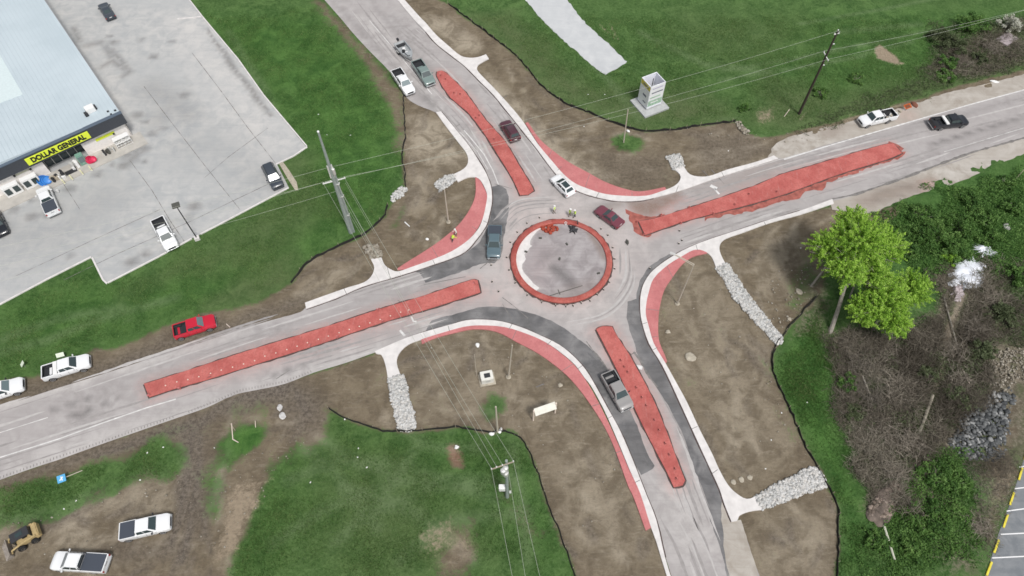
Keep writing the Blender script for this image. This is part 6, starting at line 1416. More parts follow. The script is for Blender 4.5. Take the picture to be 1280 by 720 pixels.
# plastic sheets in the scrub
PL = mat('white_plastic', (.74, .77, .83), .45)
crumple(1209, 344, 6.6, 4.4, PL, 'large crumpled white plastic sheet in the scrub', 'plastic_sheet', 'sheet', 11, .55, 0, .3, R(48)); crumple(1231, 314, 3.2, 2.2, PL, 'smaller crumpled white plastic sheet above the large one', 'plastic_sheet', 'sheet', 12, .5, 0, .6, R(-20))
crumple(1197, 364, 3.2, 1.7, mat('grey_plastic', (.46, .40, .41), .6), 'pinkish grey sheet at the lower end of the large white plastic', 'plastic_sheet', 'sheet', 13, .4, 0, .6, R(60))
crumple(1243, 102.3, 1.5, .6, M['white'], 'white scrap of sheet beside the gravel shoulder at upper right', 'plastic_scrap', 'scrap', 14, .15, 0, .4, R(-15))
a = G(1262, 50); r = MB().box((0,0,.15), (3.4, 2.2, .35)).build('concrete_slab', mat('pink_slab', (.37, .32, .33), .8, var=.1), bevel=.03); r.location = G(1258, 50); r.rotation_euler.z = R(35); tag(r, 'pinkish concrete slab in the brush at the upper right corner', 'slab')

# ------------------------------------------------------------------ foliage
def leafmat(name, stops):
    g = NG(name); t, *_ = g.attr('tone'); c = stops[0]
    for i in range(1, len(stops)): c = g.mix(g.rng(t, (i-1)/(len(stops)-1), i/(len(stops)-1), smooth=False), c, stops[i])
    g.b.inputs['Transmission Weight'].default_value = 0; m = g.out(c, .6, .25)
    tr = g.t.nodes.new('ShaderNodeBsdfTranslucent'); g.lk(c, tr.inputs[0]); mx = g.t.nodes.new('ShaderNodeMixShader'); mx.inputs[0].default_value = .35
    o = g.t.nodes['Material Output']; g.t.links.new(g.b.outputs[0], mx.inputs[1]); g.t.links.new(tr.outputs[0], mx.inputs[2]); g.t.links.new(mx.outputs[0], o.inputs['Surface']); return m
M['leaf_br'] = leafmat('spring_leaf', [(.13, .27, .035), (.25, .45, .055), (.38, .60, .085), (.50, .70, .16)])
M['leaf_dk'] = leafmat('shrub_leaf', [(.040, .095, .024), (.085, .18, .040), (.14, .26, .065), (.21, .34, .10)])
M['leaf_ol'] = leafmat('olive_leaf', [(.065, .085, .038), (.115, .145, .070), (.17, .20, .11)])
M['leaf_pale'] = leafmat('blossom', [(.32, .33, .24), (.52, .52, .44), (.66, .66, .60)])
M['blade'] = leafmat('grass_blade', [(.042, .112, .025), (.080, .178, .042), (.13, .24, .07), (.22, .275, .11)])
M['twig'] = leafmat('dead_twig', [(.08, .066, .050), (.19, .165, .13), (.30, .265, .21), (.46, .42, .34)])
M['bark'] = mat('grey_bark', (.30, .275, .235), .9, var=.25, vscale=3, bump=.4, bscale=8)
def leaves(centers, size, rng, lean=.0, up=.35):
    """quads (N,4,3), random facing with a lean to the sky"""
    n = len(centers); nrm = rng.normal(size=(n, 3)); nrm[:, 2] = abs(nrm[:, 2])+up; nrm /= np.linalg.norm(nrm, axis=1)[:, None]
    a = rng.normal(size=(n, 3)); a -= (a*nrm).sum(1)[:, None]*nrm; a /= np.linalg.norm(a, axis=1)[:, None]; b = np.cross(nrm, a)
    s = size*rng.uniform(.6, 1.4, (n, 1)); a = a*s; b = b*s*rng.uniform(.45, .8, (n, 1))
    V_ = np.stack([centers-a, centers+b*.9-a*.1, centers+a, centers-b*.9+a*.1], 1).reshape(-1, 3); return V_, np.arange(4*n).reshape(-1, 4)
def leafobj(name, centers, tone, size, m_, rng, parent=None, loc=None, up=.35):
    V_, F_ = leaves(np.array(centers), size, rng, up=up); t = np.repeat(np.clip(tone, 0, 1), 4).reshape(-1, 1)
    o = npmesh(name, V_, F_, m_, col={'tone': np.hstack([t, t, t, np.ones_like(t)])})
    if parent: o.parent = parent
    if loc is not None: o.location = loc
    return o
def tree(foot, tops, label, nleaf, name='tree', lsize=.16, m_='leaf_br', seed=1, trunk_r=.28, forks=(), shape=(1, 1), dens=1.0, group=None, wisp=.6):
    """foot px; tops: list of (px,py,height,radius) of the crown masses"""
    rng = np.random.default_rng(seed); rr = random.Random(seed); p = G(*foot); r = empty(name, p, 0, label=label, cat='tree' if name != 'shrub' else 'shrub', group=group)
    C_ = [(G(a, b, h)-p, h, rad) for a, b, h, rad in tops]
    trunk = MB(); pts = []; tones = []
    tips = []
    for c, h, rad in C_:
        top = Vector((c.x, c.y, h)); k0 = Vector((C_[0][0].x, C_[0][0].y, C_[0][1])); fk = k0*.52+Vector((0, 0, .3))
        if not pts: trunk.tube([(0,0,-.2), fk*.5+Vector((.08,.05,0)), fk], [trunk_r, trunk_r*.85, trunk_r*.7], 8); pts.append(1)
        k = fk.lerp(top, .35); trunk.tube([fk, k, top*.97], [trunk_r*.6, trunk_r*.45, trunk_r*.2], 7)
        nb = int(16*rad**.8)+6
        for i in range(nb):
            d = Vector((rr.gauss(0, 1), rr.gauss(0, 1), rr.gauss(0, .8)+.15)).normalized(); e = top+Vector((d.x*rad*rr.uniform(.6, 1.08), d.y*rad*rr.uniform(.6, 1.08), d.z*rad*.72*rr.uniform(.6, 1.05)))
            st_ = k.lerp(top, rr.uniform(.1, .9)); trunk.tube([st_, st_.lerp(e, .5)+Vector((0, 0, .15)), e], [trunk_r*.25, trunk_r*.14, .02], 5); tips.append((e, rad*rr.uniform(.26, .46), rr.random()))
            for _ in range(2):
                e2 = st_.lerp(e, rr.uniform(.5, .9))+Vector((rr.gauss(0, 1), rr.gauss(0, 1), rr.gauss(0, .7)))*rad*.22; tips.append((e2, rad*rr.uniform(.16, .32), rr.random()))
    trunk.build('trunk', M['bark'], r, smooth=True, fix=False)
    # leaves sit along fine outward sprays, so the rim is feathery and light shows between them
    P0, P1, T_ = [], [], []
    for c, h, rad in C_:
        top = np.array((c.x, c.y, h)); ns = int(46*rad**1.7)
        for i in range(ns):
            d = rng.normal(size=3); d[2] = d[2]*.75+.25; d /= np.linalg.norm(d); st_ = top+d*np.array([1, 1, .72])*rad*rng.uniform(.15, .72); d2 = d+rng.normal(size=3)*.45+np.array([0, 0, .15]); d2 /= np.linalg.norm(d2)
            P0.append(st_); P1.append(st_+d2*rad*rng.uniform(.25, .62)); T_.append(rng.uniform(0, 1))
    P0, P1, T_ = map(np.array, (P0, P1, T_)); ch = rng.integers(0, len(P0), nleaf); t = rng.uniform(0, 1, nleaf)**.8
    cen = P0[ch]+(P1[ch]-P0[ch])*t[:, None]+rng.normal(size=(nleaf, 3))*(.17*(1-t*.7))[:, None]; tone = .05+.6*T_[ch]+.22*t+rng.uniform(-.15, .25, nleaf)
    tw = MB()
    for a_, b_ in list(zip(P0, P1))[::2]: tw.tube([Vector(a_), Vector(b_)], [.03, .008], 3, caps=False)
    tw.build('twigs', M['bark'], r, fix=False)
    leafobj('crown', cen, tone, lsize, M[m_], rng, r); return r
tree((1038, 416), [(1072, 303, 8.6, 3.9), (1058, 338, 7.6, 2.6), (1104, 308, 7.6, 2.9), (1036, 310, 7.2, 2.6), (1064, 280, 8.2, 2.5), (1088, 342, 6.6, 2.2)], 'bright green spring tree with a long bare leaning trunk, upper of the two bright crowns', 120000, seed=3, lsize=.085, trunk_r=.30, group='two bright green trees')
tree((1092, 412), [(1108, 374, 5.2, 3.1), (1140, 362, 4.8, 2.6), (1084, 388, 4.6, 2.5), (1116, 400, 4.0, 2.4), (1098, 352, 5.6, 2.2)], 'lower bright green tree, its crown overlapping the foot of the upper one', 90000, seed=5, lsize=.085, trunk_r=.2, group='two bright green trees')
stick('leaning_trunk', (1013.5, 358), (1036, 329), 0, 4.0, .16, M['bark'], 'thin bare leaning trunk left of the long pale tree trunk', 'tree trunk')
stick('leaning_trunk', (1062, 372), (1074, 342), 0, 4.2, .12, M['bark'], 'second thin pale trunk under the bright green crown', 'tree trunk')
def bush(c, rad, h, label, n, m_='leaf_dk', seed=1, group=None, ls=.13, name='shrub'):
    rng = np.random.default_rng(seed); p = G(*c); r = empty(name, p, 0, label=label, cat='shrub', group=group)
    m = MB(); rr = random.Random(seed); tips = []
    for i in range(int(14+rad*6)):
        a = rr.uniform(0, 6.28); q = rad*rr.random()**.6; e = Vector((math.cos(a)*q, math.sin(a)*q, h*rr.uniform(.35, 1)*(1-.4*(q/rad)**2))); m.tube([(e.x*.15, e.y*.15, 0), e*.6+Vector((0,0,.1)), e], [.03, .02, .008], 4); tips.append((e, rad*rr.uniform(.15, .33), rr.random()))
    m.build('stem', M['bark'], r, fix=False)
    ch = rng.integers(0, len(tips), n); E_ = np.array([t[0][:] for t in tips])[ch]; S_ = np.array([t[1] for t in tips])[ch]; T_ = np.array([t[2] for t in tips])[ch]
    d = rng.normal(size=(n, 3)); d /= np.linalg.norm(d, axis=1)[:, None]; cen = E_+d*(S_*rng.uniform(0, 1.1, n)**.6)[:, None]*np.array([1, 1, .7]); cen[:, 2] = np.maximum(cen[:, 2], .03)
    leafobj('foliage', cen, .1+.6*T_+rng.uniform(-.15, .3, n), ls, M[m_], rng, r)
BG = 'green shrubs in the scrub'
bl = [((1165,300),2.6,1.9,'broad dark green shrub right of the upper bright crown'),((1195,285),2.3,1.7,'dark green shrub between the broad one and the road bank'),((1225,275),2.0,1.5,'green shrub furthest right in the bank below the road'),((1150,270),1.9,1.3,'low green shrub nearest the road verge'),((1190,315),2.0,1.6,'green shrub just above the large plastic sheet'),((1140,320),1.8,1.4,'green shrub tucked against the bright crown'),((1235,300),1.6,1.2,'small green shrub by the smaller plastic sheet'),
      ((1210,250),1.8,1.2,'low green shrub at the top of the bank'),((1262,262),1.6,1.4,'leafy shrub at the right edge of the photo'),((1120,290),1.5,1.3,'green shrub directly beside the upper crown')]
for i, (c, rd, h, lb) in enumerate(bl): bush(c, rd, h, lb, int(1500*rd), seed=20+i, group=BG)
bush((1186,325), 1.1, 1.1, 'yellow green bush left of the large plastic sheet', 1400, 'leaf_br', 40)
bush((1165,595), 1.8, .9, 'green shrub left of the creek rocks, low in the photo', 2400, seed=41, group=BG); bush((1195,605), 1.6, .8, 'green shrub just below the creek rocks', 2000, seed=42, group=BG); bush((1160,650), 2.2, 1.0, 'wide leafy shrub at the bottom of the scrub', 3600, seed=43, group=BG); bush((1098,680), 1.5, .7, 'low leafy shrub beside the white pipe', 1900, seed=44, group=BG); bush((1140,688), 1.4, .8, 'small leafy shrub right of the white pipe', 1500, seed=48, group=BG)
bush((1222,75), 1.3, 1.3, 'dark round bush with reddish stems at upper right', 1500, 'leaf_ol', 45); bush((1183,82), 1.6, 1.5, 'green and rust bush nearest the gravel shoulder at upper right', 2200, 'leaf_dk', 46); bush((1190,62), 2.2, 1.9, 'grey green bush in the upper right brush', 3000, 'leaf_ol', 47); bush((1212,35), 2.6, 2.0, 'bright dark green bush at the top edge, upper right', 4200, 'leaf_dk', 49); bush((1170,48), 2.0, 1.6, 'thin green bush at the left of the upper right brush', 2200, 'leaf_ol', 50); bush((1182,97), 1.5, .8, 'low pale green bush beside the upper right road', 1700, 'leaf_dk', 51)
bush((1258,36), 1.9, 2.3, 'pale blossoming bush in the upper right corner', 1300, 'leaf_pale', 52, ls=.16)
bush((930,137), 1.0, .9, 'small dark bush at the right end of the upper fence', 900, 'leaf_dk', 53); bush((1024,118), 1.3, 1.0, 'low dark bush right of the dark wooden pole', 1100, 'leaf_dk', 54); bush((1070,100), 1.4, .8, 'low dark bush on the slope above the white pickup', 900, 'leaf_dk', 55); bush((1255,230), 1.4, 1.0, 'small shrub above the boulder at the right edge', 1300, seed=56, group=BG)
bush((1272,350), 1.8, 1.5, 'dark shrub at the right edge below the boulder', 2200, seed=57, group=BG); bush((1255,395), 1.9, 1.3, 'olive shrub at the right edge above the rubble', 2300, 'leaf_ol', 58); bush((1060,480), 1.3, .9, 'small green shrub at the left rim of the thicket', 1500, seed=59, group=BG); bush((1068,520), 1.4, .8, 'yellowish shrub at the left rim of the thicket', 1500, 'leaf_ol', 60)
bush((1195,500), 1.7, 1.0, 'olive shrub above the creek rocks', 1900, 'leaf_ol', 61); bush((1225,440), 1.6, 1.1, 'olive shrub in the right part of the thicket', 1700, 'leaf_ol', 62); bush((1155,470), 1.4, .9, 'olive shrub in the middle of the thicket', 1200, 'leaf_ol', 63)
def bare_bush(c, rad, h, label, seed, tone=.6):
    rr = random.Random(seed); p = G(*c); r = empty('leafless_bush', p, 0, label=label, cat='bush', group='leafless bushes in the thicket'); m = MB()
    for i in range(int(30+rad*18)):
        a = rr.uniform(0, 6.28); q = rad*rr.uniform(.5, 1.1); e = Vector((math.cos(a)*q, math.sin(a)*q, h*rr.uniform(.3, 1))); k = e*.5+Vector((rr.gauss(0, .1), rr.gauss(0, .1), h*.25)); o_ = Vector((rr.gauss(0, .5)*rad, rr.gauss(0, .5)*rad, 0)); k += o_*.7; e = e+o_*.6+Vector((rr.gauss(0, .2), rr.gauss(0, .2), 0))*rad; m.tube([o_, k, e], [.035, .025, .008], 3, caps=False)
        for _ in range(3): s_ = k.lerp(e, rr.uniform(0, .7)); m.tube([s_, s_+Vector((rr.gauss(0, 1), rr.gauss(0, 1), rr.uniform(0, .8)))*rad*.28], [.018, .006], 3, caps=False)
    m.build('branches', mat('dry_branches', tuple(v*min(tone, 1)*.62 for v in (.50, .44, .36)), .9), r, fix=False)
for i, (c, rd, h, lb, tn) in enumerate([((1075,455),1.9,1.2,'grey leafless bush at the upper left of the thicket',.6),((1110,445),1.6,1.0,'pale leafless bush under the lower bright crown',.95),((1085,500),2.0,1.2,'dark leafless bush at the left of the thicket',.5),((1120,490),2.1,1.3,'tangled pale leafless bush in the middle of the thicket',1.0),((1100,545),1.9,1.1,'greyish leafless bush below the middle of the thicket',.85),((1135,555),2.0,1.1,'pale straw coloured leafless bush above the green shrubs',1.1),((1115,590),1.8,1.0,'leafless bush just above the earth mound',.9),((1190,440),1.7,1.0,'leafless bush right of the washed out track',.9),((1215,410),1.8,1.0,'brownish leafless bush below the large plastic sheet',.7),((1150,430),1.6,.9,'leafless bush left of the washed out track',.8),((1200,475),1.6,.9,'small leafless bush above the creek bend',1.0),((1242,375),1.7,1.0,'pale leafless bush right of the large plastic sheet',1.0),((1240,62),1.8,1.2,'leafless bush left of the pinkish slab',.8),((1205,80),1.6,.9,'leafless bush between the rusty bush and the upper right road',.8),((1225,660),1.3,.7,'low leafless bush beside the parking bays',1.0)]): bare_bush(c, rd, h, lb, 200+i, tn)
stick('fallen_log', (1078, 470), (1092, 505), .2, .3, .13, M['bark'], 'grey fallen trunk at the left of the thicket', 'log'); stick('fallen_log', (1180, 372), (1196, 430), .2, .3, .10, M['bark'], 'thin fallen trunk beside the washed out track', 'log'); stick('fallen_log', (1200, 455), (1212, 480), .15, .3, .09, M['capp'], 'short pale fallen trunk above the creek bend', 'log')
# undergrowth, thicket and grass as uncountable stuff
def scatter(poly, n, rng, feather=1.0, warp=1.0):
    P = np.array(G2(poly)); x0, y0 = P.min(0)-1; x1, y1 = P.max(0)+1; out = np.zeros((0, 2))
    while len(out) < n:
        c = rng.uniform((x0, y0), (x1, y1), (n*3, 2)); mk = polymask(c[:, 0], c[:, 1], [tuple(p) for p in P], feather, warp); out = np.vstack([out, c[mk > rng.uniform(.2, .8, len(c))]])
    return out[:n]
rng = np.random.default_rng(77)
def ground_leaves(name, label, poly, n, h, ls, m_, warp=1.5, cat='undergrowth'):
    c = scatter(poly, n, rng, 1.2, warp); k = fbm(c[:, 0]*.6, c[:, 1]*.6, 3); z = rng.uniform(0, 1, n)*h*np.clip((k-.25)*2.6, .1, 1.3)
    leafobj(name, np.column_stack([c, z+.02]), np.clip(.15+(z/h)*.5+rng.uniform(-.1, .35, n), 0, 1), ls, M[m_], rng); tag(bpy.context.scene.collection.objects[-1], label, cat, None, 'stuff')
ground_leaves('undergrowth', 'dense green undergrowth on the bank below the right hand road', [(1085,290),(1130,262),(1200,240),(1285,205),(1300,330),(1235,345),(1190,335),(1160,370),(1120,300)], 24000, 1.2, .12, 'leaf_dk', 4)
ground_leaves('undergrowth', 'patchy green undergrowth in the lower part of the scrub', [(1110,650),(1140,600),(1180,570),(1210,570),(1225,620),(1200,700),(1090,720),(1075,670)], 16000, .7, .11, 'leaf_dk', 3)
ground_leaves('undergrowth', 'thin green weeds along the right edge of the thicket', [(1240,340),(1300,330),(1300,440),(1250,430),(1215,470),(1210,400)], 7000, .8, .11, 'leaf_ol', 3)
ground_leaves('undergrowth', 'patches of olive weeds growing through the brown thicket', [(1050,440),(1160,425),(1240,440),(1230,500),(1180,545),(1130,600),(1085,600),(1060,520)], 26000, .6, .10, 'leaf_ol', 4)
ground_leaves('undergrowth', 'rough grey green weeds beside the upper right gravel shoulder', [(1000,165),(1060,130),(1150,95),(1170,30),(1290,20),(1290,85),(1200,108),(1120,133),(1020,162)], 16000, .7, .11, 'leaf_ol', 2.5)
def twigs(name, label, poly, n, m_, L=(.5, 1.8), w=.022, warp=2, flat=.5):
    c = scatter(poly, n, rng, 1.5, warp); c = c[strokemask(c[:, 0], c[:, 1], G2([(1203,368),(1188,410),(1178,455),(1170,490),(1158,520),(1148,545)]), 1.4, .6) < rng.uniform(.1, .9, len(c))]; n = len(c); k = fbm(c[:, 0]*.5+30, c[:, 1]*.5, 3); a = rng.uniform(0, 6.28, n)+k*6; el = rng.uniform(0, 1.2, n)*flat+.1; ln = rng.uniform(*L, n)*np.clip(k*1.8, .4, 1.3)
    n = len(c)
    d = np.stack([np.cos(a)*np.cos(el), np.sin(a)*np.cos(el), np.sin(el)], 1)*ln[:, None]; z0 = rng.uniform(0, .5, n)*np.clip((k-.3)*4, 0, 1.5); A = np.column_stack([c, z0]); mid = A+d*.55+rng.normal(size=(n, 3))*.10*ln[:, None]; E_ = A+d; E_[:, 2] = np.maximum(E_[:, 2]-.1*ln, .03); mid[:, 2] = np.maximum(mid[:, 2], .04)
    s = np.stack([-np.sin(a), np.cos(a), 0*a], 1)*w*rng.uniform(.6, 1.6, n)[:, None]; u = np.array([0, 0, w])
    V_ = np.stack([A-s, A+s, A+u, mid-s*.8, mid+s*.8, mid+u, E_-s*.25, E_+s*.25, E_+u*.3], 1).reshape(-1, 3); f = np.array([(0,1,4,3),(1,2,5,4),(2,0,3,5),(3,4,7,6),(4,5,8,7),(5,3,6,8)]); F_ = (f[None]+9*np.arange(n)[:, None, None]).reshape(-1, 4)
    t = np.repeat(np.clip(rng.uniform(0, 1, n)*.6+(fbm(c[:, 0]*.22, c[:, 1]*.22, 3)-.3)*1.3, 0, 1), 9).reshape(-1, 1); o = npmesh(name, V_, F_, M[m_], col={'tone': np.hstack([t, t, t, np.ones_like(t)])}); tag(o, label, 'thicket', None, 'stuff')
twigs('thicket', 'tangled grey brown thicket of leafless brush filling the right hand hollow', [(1040,430),(1080,420),(1150,425),(1170,400),(1230,420),(1240,500),(1190,540),(1160,590),(1130,640),(1090,640),(1065,560),(1045,500)], 26000, 'twig')
twigs('thicket', 'thin dead brush in the upper right corner', [(1165,100),(1170,60),(1230,45),(1290,25),(1290,80),(1230,98)], 5000, 'twig', (.4, 1.4))
twigs('thicket', 'dead brush round the white plastic sheets', [(1160,350),(1195,320),(1270,330),(1280,420),(1230,430),(1180,410)], 6000, 'twig', (.4, 1.4))
twigs('thicket', 'dead stalks on the pale bank left of the parking bays', [(1215,580),(1262,560),(1262,600),(1240,690),(1215,690),(1225,640)], 2500, 'twig', (.2, .7), .02)
def blades(name, label, poly, n, h, w=.035, warp=2, tone0=0):
    c = scatter(poly, n, rng, 1.5, warp); k = fbm(c[:, 0]*.3, c[:, 1]*.3, 4); gi = np.clip(np.searchsorted(gy, c[:, 1]), 0, ny-1)*nx+np.clip(np.searchsorted(gx, c[:, 0]), 0, nx-1); keep = (k > rng.uniform(.2, .6, n)) & (grass[gi] > rng.uniform(.3, .95, n)) & (straw[gi] < .4)
    for g_ in (gROAD, gLOT, gPAD): keep &= polymask(c[:, 0], c[:, 1], g_, .3) < .5
    _ = keep; c = c[keep]; k = k[keep]; n = len(c)
    a = rng.uniform(0, 6.28, n); hh = h*rng.uniform(.5, 1.4, n); ln = rng.uniform(.1, .8, n)*hh
    A = np.column_stack([c, np.zeros(n)-.02]); s = np.stack([np.cos(a), np.sin(a), 0*a], 1)*w*rng.uniform(.6, 1.8, n)[:, None]; b = rng.uniform(0, 6.28, n); T = A+np.stack([np.cos(b)*ln, np.sin(b)*ln, hh], 1)
    V_ = np.stack([A-s, A+s, T], 1).reshape(-1, 3); F_ = np.arange(3*n).reshape(-1, 3); t = np.repeat(np.clip(rng.uniform(0, 1, n)*.6+k*.7-.08+tone0, 0, 1), 3).reshape(-1, 1)
    o = npmesh(name, V_, F_, M['blade'], col={'tone': np.hstack([t, t, t, np.ones_like(t)])}); tag(o, label, 'grass', None, 'stuff')
blades('grass', 'rough green grass of the lawn between the shop lot and the roads', [(265,22),(415,10),(480,110),(500,200),(480,262),(395,315),(350,350),(200,400),(0,470),(0,390),(110,340),(135,360),(300,275),(365,240),(390,190)], 110000, .16)
blades('grass', 'tufted green grass of the lower lawn', [(411,515),(455,535),(600,542),(650,552),(672,600),(700,700),(280,720),(330,610),(395,560)], 70000, .16)
blades('grass', 'green grass of the big upper right field', [(600,22),(650,60),(700,115),(800,155),(920,148),(1000,150),(1150,105),(1180,20)], 110000, .16)
blades('grass', 'lush green strip between the right hand fence and the thicket', [(1022,380),(1040,440),(1045,500),(1070,600),(1085,720),(1050,720),(1048,640),(1010,550),(975,470)], 26000, .22)
blades('grass', 'rough grass on the lower left verge', [(0,615),(130,580),(230,562),(225,590),(150,605),(60,640),(0,655)], 14000, .16)
# ------------------------------------------------------------------ people
M['skin'] = mat('skin', (.45, .27, .19), .6); M['hiviz'] = mat('hi_vis_lime', (.55, .80, .05), .6); M['jeans'] = mat('dark_jeans', (.035, .045, .07), .9); M['khaki'] = mat('khaki_trousers', (.20, .17, .11), .9)
M['shirtw'] = mat('white_shirt', (.70, .70, .66), .8); M['boot'] = mat('brown_boots', (.06, .035, .02), .8); M['hairb'] = mat('dark_hair', (.03, .02, .015), .9); M['shirtg'] = mat('green_shirt', (.12, .17, .08), .9)
def person(pos, face, label, shirt, trousers, vest=None, helmet=None, bend=0.0, arms=(.25, .45), stride=.12, seed=1):
    p = G(*pos, .03); r = empty('person', p, face, label=label, cat='person')
    # joints: x forward, y left, z up
    sb, cb = math.sin(bend), math.cos(bend)
    def up(x, y, z):   # bend the upper body about the hip (0,0,.95)
        dz = z-.95; return (x*cb+dz*sb, y, .95+dz*cb-x*sb)
    J = {}; E_ = []
    def j(n, co, rad, par=None):
        J[n] = (len(J), co, rad)
        if par: E_.append((J[par][0], J[n][0]))
    j('pelvis', (0, 0, .95), (.145, .11)); j('waist', up(0, 0, 1.08), (.14, .105), 'pelvis'); j('chest', up(0, 0, 1.28), (.165, .12), 'waist'); j('upper', up(0, 0, 1.42), (.13, .09), 'chest'); j('neck', up(.01, 0, 1.50), (.055, .055), 'upper')
    j('chin', up(.035, 0, 1.57), (.07, .075), 'neck'); j('head', up(.03, 0, 1.66), (.088, .098), 'chin'); j('crown', up(.015, 0, 1.74), (.06, .07), 'head')
    for s_, n in ((1, 'l'), (-1, 'r')):
        st_ = stride*s_; j('hip'+n, (0, .10*s_, .90), (.10, .10), 'pelvis'); j('knee'+n, (st_*.6+.03, .11*s_, .50), (.065, .065), 'hip'+n); j('ankle'+n, (st_, .12*s_, .09), (.045, .045), 'knee'+n); j('ball'+n, (st_+.13, .13*s_, .045), (.045, .035), 'ankle'+n); j('toe'+n, (st_+.19, .135*s_, .04), (.035, .03), 'ball'+n)
        a = arms[0 if s_ == 1 else 1]
        j('sh'+n, up(0, .185*s_, 1.41), (.06, .06), 'upper'); el = up(.28*math.sin(a), .22*s_, 1.41-.28*math.cos(a)); j('el'+n, el, (.042, .042), 'sh'+n)
        wr_ = (el[0]+.25*math.sin(a+.5), el[1]+.01*s_, el[2]-.25*math.cos(a+.5)); j('wr'+n, wr_, (.028, .028), 'el'+n); pm_ = (wr_[0]+.07*math.sin(a+.6), wr_[1], wr_[2]-.07*math.cos(a+.6)); j('palm'+n, pm_, (.036, .02), 'wr'+n)
        for k in range(4):
            o = (k-1.5)*.021; ln = (.07, .082, .078, .06)[k]; f1 = (pm_[0]+.5*ln*math.sin(a+.7)+o*.9, pm_[1]+o*.3, pm_[2]-.5*ln*math.cos(a+.7)-.02); j('f%d'%k+n, f1, (.0095, .0095), 'palm'+n); j('g%d'%k+n, (f1[0]+ln*.5*math.sin(a+1.2), f1[1]-.006*s_, f1[2]-ln*.5*math.cos(a+1.2)), (.008, .008), 'f%d'%k+n)
        t1 = (wr_[0]+.055, wr_[1]-.012*s_, wr_[2]-.025); j('t'+n, t1, (.011, .011), 'wr'+n); j('u'+n, (t1[0]+.025, t1[1]-.008*s_, t1[2]-.03), (.009, .009), 't'+n)
    me = bpy.data.meshes.new('body'); me.from_pydata([v[1] for v in J.values()], E_, []); o = bpy.data.objects.new('tmpbody', me); COL.objects.link(o)
    sk = o.modifiers.new('skin', 'SKIN'); sub = o.modifiers.new('sub', 'SUBSURF'); sub.levels = sub.render_levels = 1
    sv = me.skin_vertices[0].data
    for i, v in enumerate(J.values()): sv[i].radius = v[2]; sv[i].use_root = (i == 0)
    bpy.context.view_layer.update(); bm_ = bpy.data.meshes.new_from_object(o.evaluated_get(bpy.context.evaluated_depsgraph_get())); bpy.data.objects.remove(o)
    bm_.name = 'body'
    for m_ in (M['skin'], shirt, trousers, M['boot']): bm_.materials.append(m_)
    wrz = {n: J['el'+n][1] for n in 'lr'}
    hx = up(0, 0, 1.47)
    for f in bm_.polygons:
        c = f.center; z = c.z; bx = (c.x*cb-(c.z-.95)*sb, (c.z-.95)*cb+c.x*sb+.95)   # unbent x, z
        arm = abs(c.y) > .175 and z > .55
        if z < .13: f.material_index = 3
        elif arm: f.material_index = 1 if c.z > wrz['l' if c.y > 0 else 'r'][2]-.16 else 0
        elif bx[1] > 1.49: f.material_index = 0
        elif bx[1] > .98: f.material_index = 1
        else: f.material_index = 2
        f.use_smooth = True
    b = bpy.data.objects.new('body', bm_); COL.objects.link(b); b.parent = r
    # face
    hd = Vector(up(.03, 0, 1.655)); fw = Vector((cb, 0, -sb)); upv = Vector((sb, 0, cb))
    m = MB()
    for s_ in (-1, 1): q = hd+fw*.092+upv*.015+Vector((0, s_*.032, 0)); m.box(q, (.012, .018, .010))
    m.build('eyes', M['black'], r); q = hd+fw*.105-upv*.015; MB().box(q, (.022, .022, .035), bevel if False else 0).build('nose', M['skin'], r, bevel=.006); q = hd+fw*.094-upv*.05; MB().box(q, (.010, .045, .010)).build('mouth', M['lampr'], r)
    m = MB()
    for s_ in (-1, 1): m.box(hd+Vector((0, s_*.092, 0))-upv*.005, (.035, .018, .06))
    m.build('ears', M['skin'], r, bevel=.006)
    c = hd+upv*.045-fw*.01
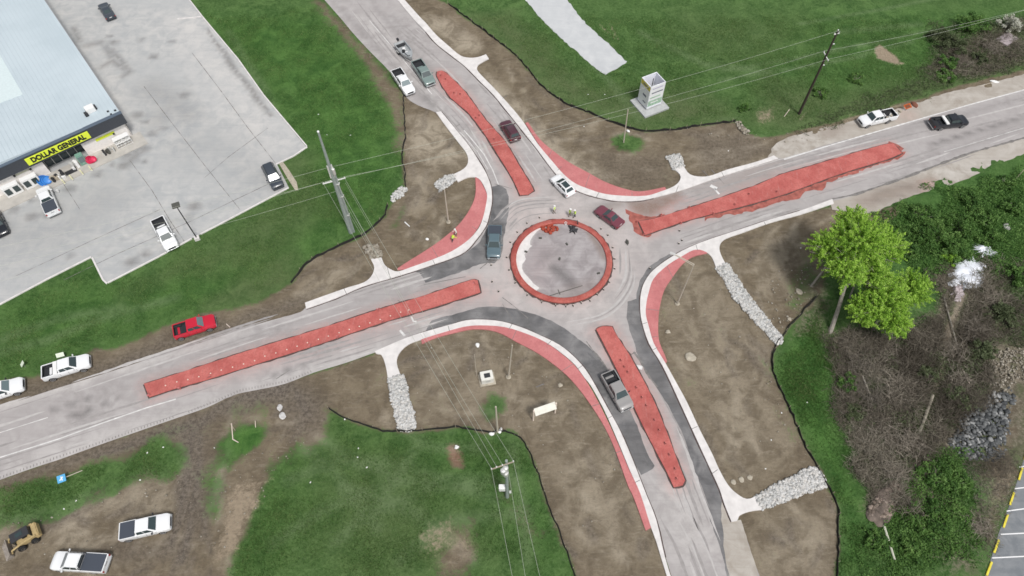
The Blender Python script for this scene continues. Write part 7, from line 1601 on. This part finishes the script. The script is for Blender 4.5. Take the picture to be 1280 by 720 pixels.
    def dome(rad, m_, nm, brim=0, low=.0):
        mb_ = MB(); pr = [(rad*math.cos(t), rad*.85*math.sin(t)) for t in np.linspace(low, math.pi/2-.02, 7)]
        if brim: pr = [(rad+brim, -.012), (rad+brim, .006)]+pr
        mb_.lathe(pr, 18); o_ = mb_.build(nm, m_, r, smooth=True); o_.location = c; o_.rotation_euler = (0, bend, 0)
    if helmet: dome(.128, helmet, 'helmet', .03)
    else: dome(.112, M['hairb'], 'hair', 0, -.3)
    if vest:
        m = MB(); secs = [(.98, .185, .14), (1.1, .185, .14), (1.28, .205, .155), (1.40, .20, .13), (1.46, .12, .10)]; n = 18; vs = []
        for z, a, b_ in secs:
            for k in range(n): t = 2*math.pi*k/n; vs.append(up(b_*math.cos(t), a*math.sin(t), z))
        m.add(vs, [(i*n+k, i*n+(k+1) % n, (i+1)*n+(k+1) % n, (i+1)*n+k) for i in range(len(secs)-1) for k in range(n)]); v = m.build('vest', vest, r, smooth=True)
        m = MB(); 
        for zc in (1.1,):
            vs = []
            for z, a, b_ in ((zc-.03, .19, .145), (zc+.03, .19, .147)):
                for k in range(n): t = 2*math.pi*k/n; vs.append(up(b_*math.cos(t), a*math.sin(t), z))
            m.add(vs, [(k, (k+1) % n, n+(k+1) % n, n+k) for k in range(n)])
        m.build('reflective_band', M['galv'], v)
person((565.8, 302.5), R(30), 'worker in a lime high visibility shirt bending over on the upper left red apron', M['hiviz'], M['jeans'], M['hiviz'], None, .5, (.5, .8), .15, 1)
person((570.8, 295), R(210), 'worker in a cream shirt standing behind the bending one in lime on the red apron', M['shirtw'], M['khaki'], None, M['shirtw'], .2, (.3, .6), .1, 2)
person((692.3, 266.5), R(-40), 'worker in a white helmet and lime vest standing alone above the red ring', M['shirtw'], M['khaki'], M['hiviz'], M['white'], 0, (.1, .3), .1, 3)
person((711.6, 270.5), R(-10), 'left one of the two workers in lime vests side by side above the red ring', M['shirtg'], M['khaki'], M['hiviz'], M['white'], .05, (.2, .7), .12, 4)
person((718.2, 272), R(170), 'right one of the two workers side by side above the red ring, in dark trousers', M['shirtg'], M['jeans'], M['hiviz'], M['white'], .1, (.5, .3), .12, 5)
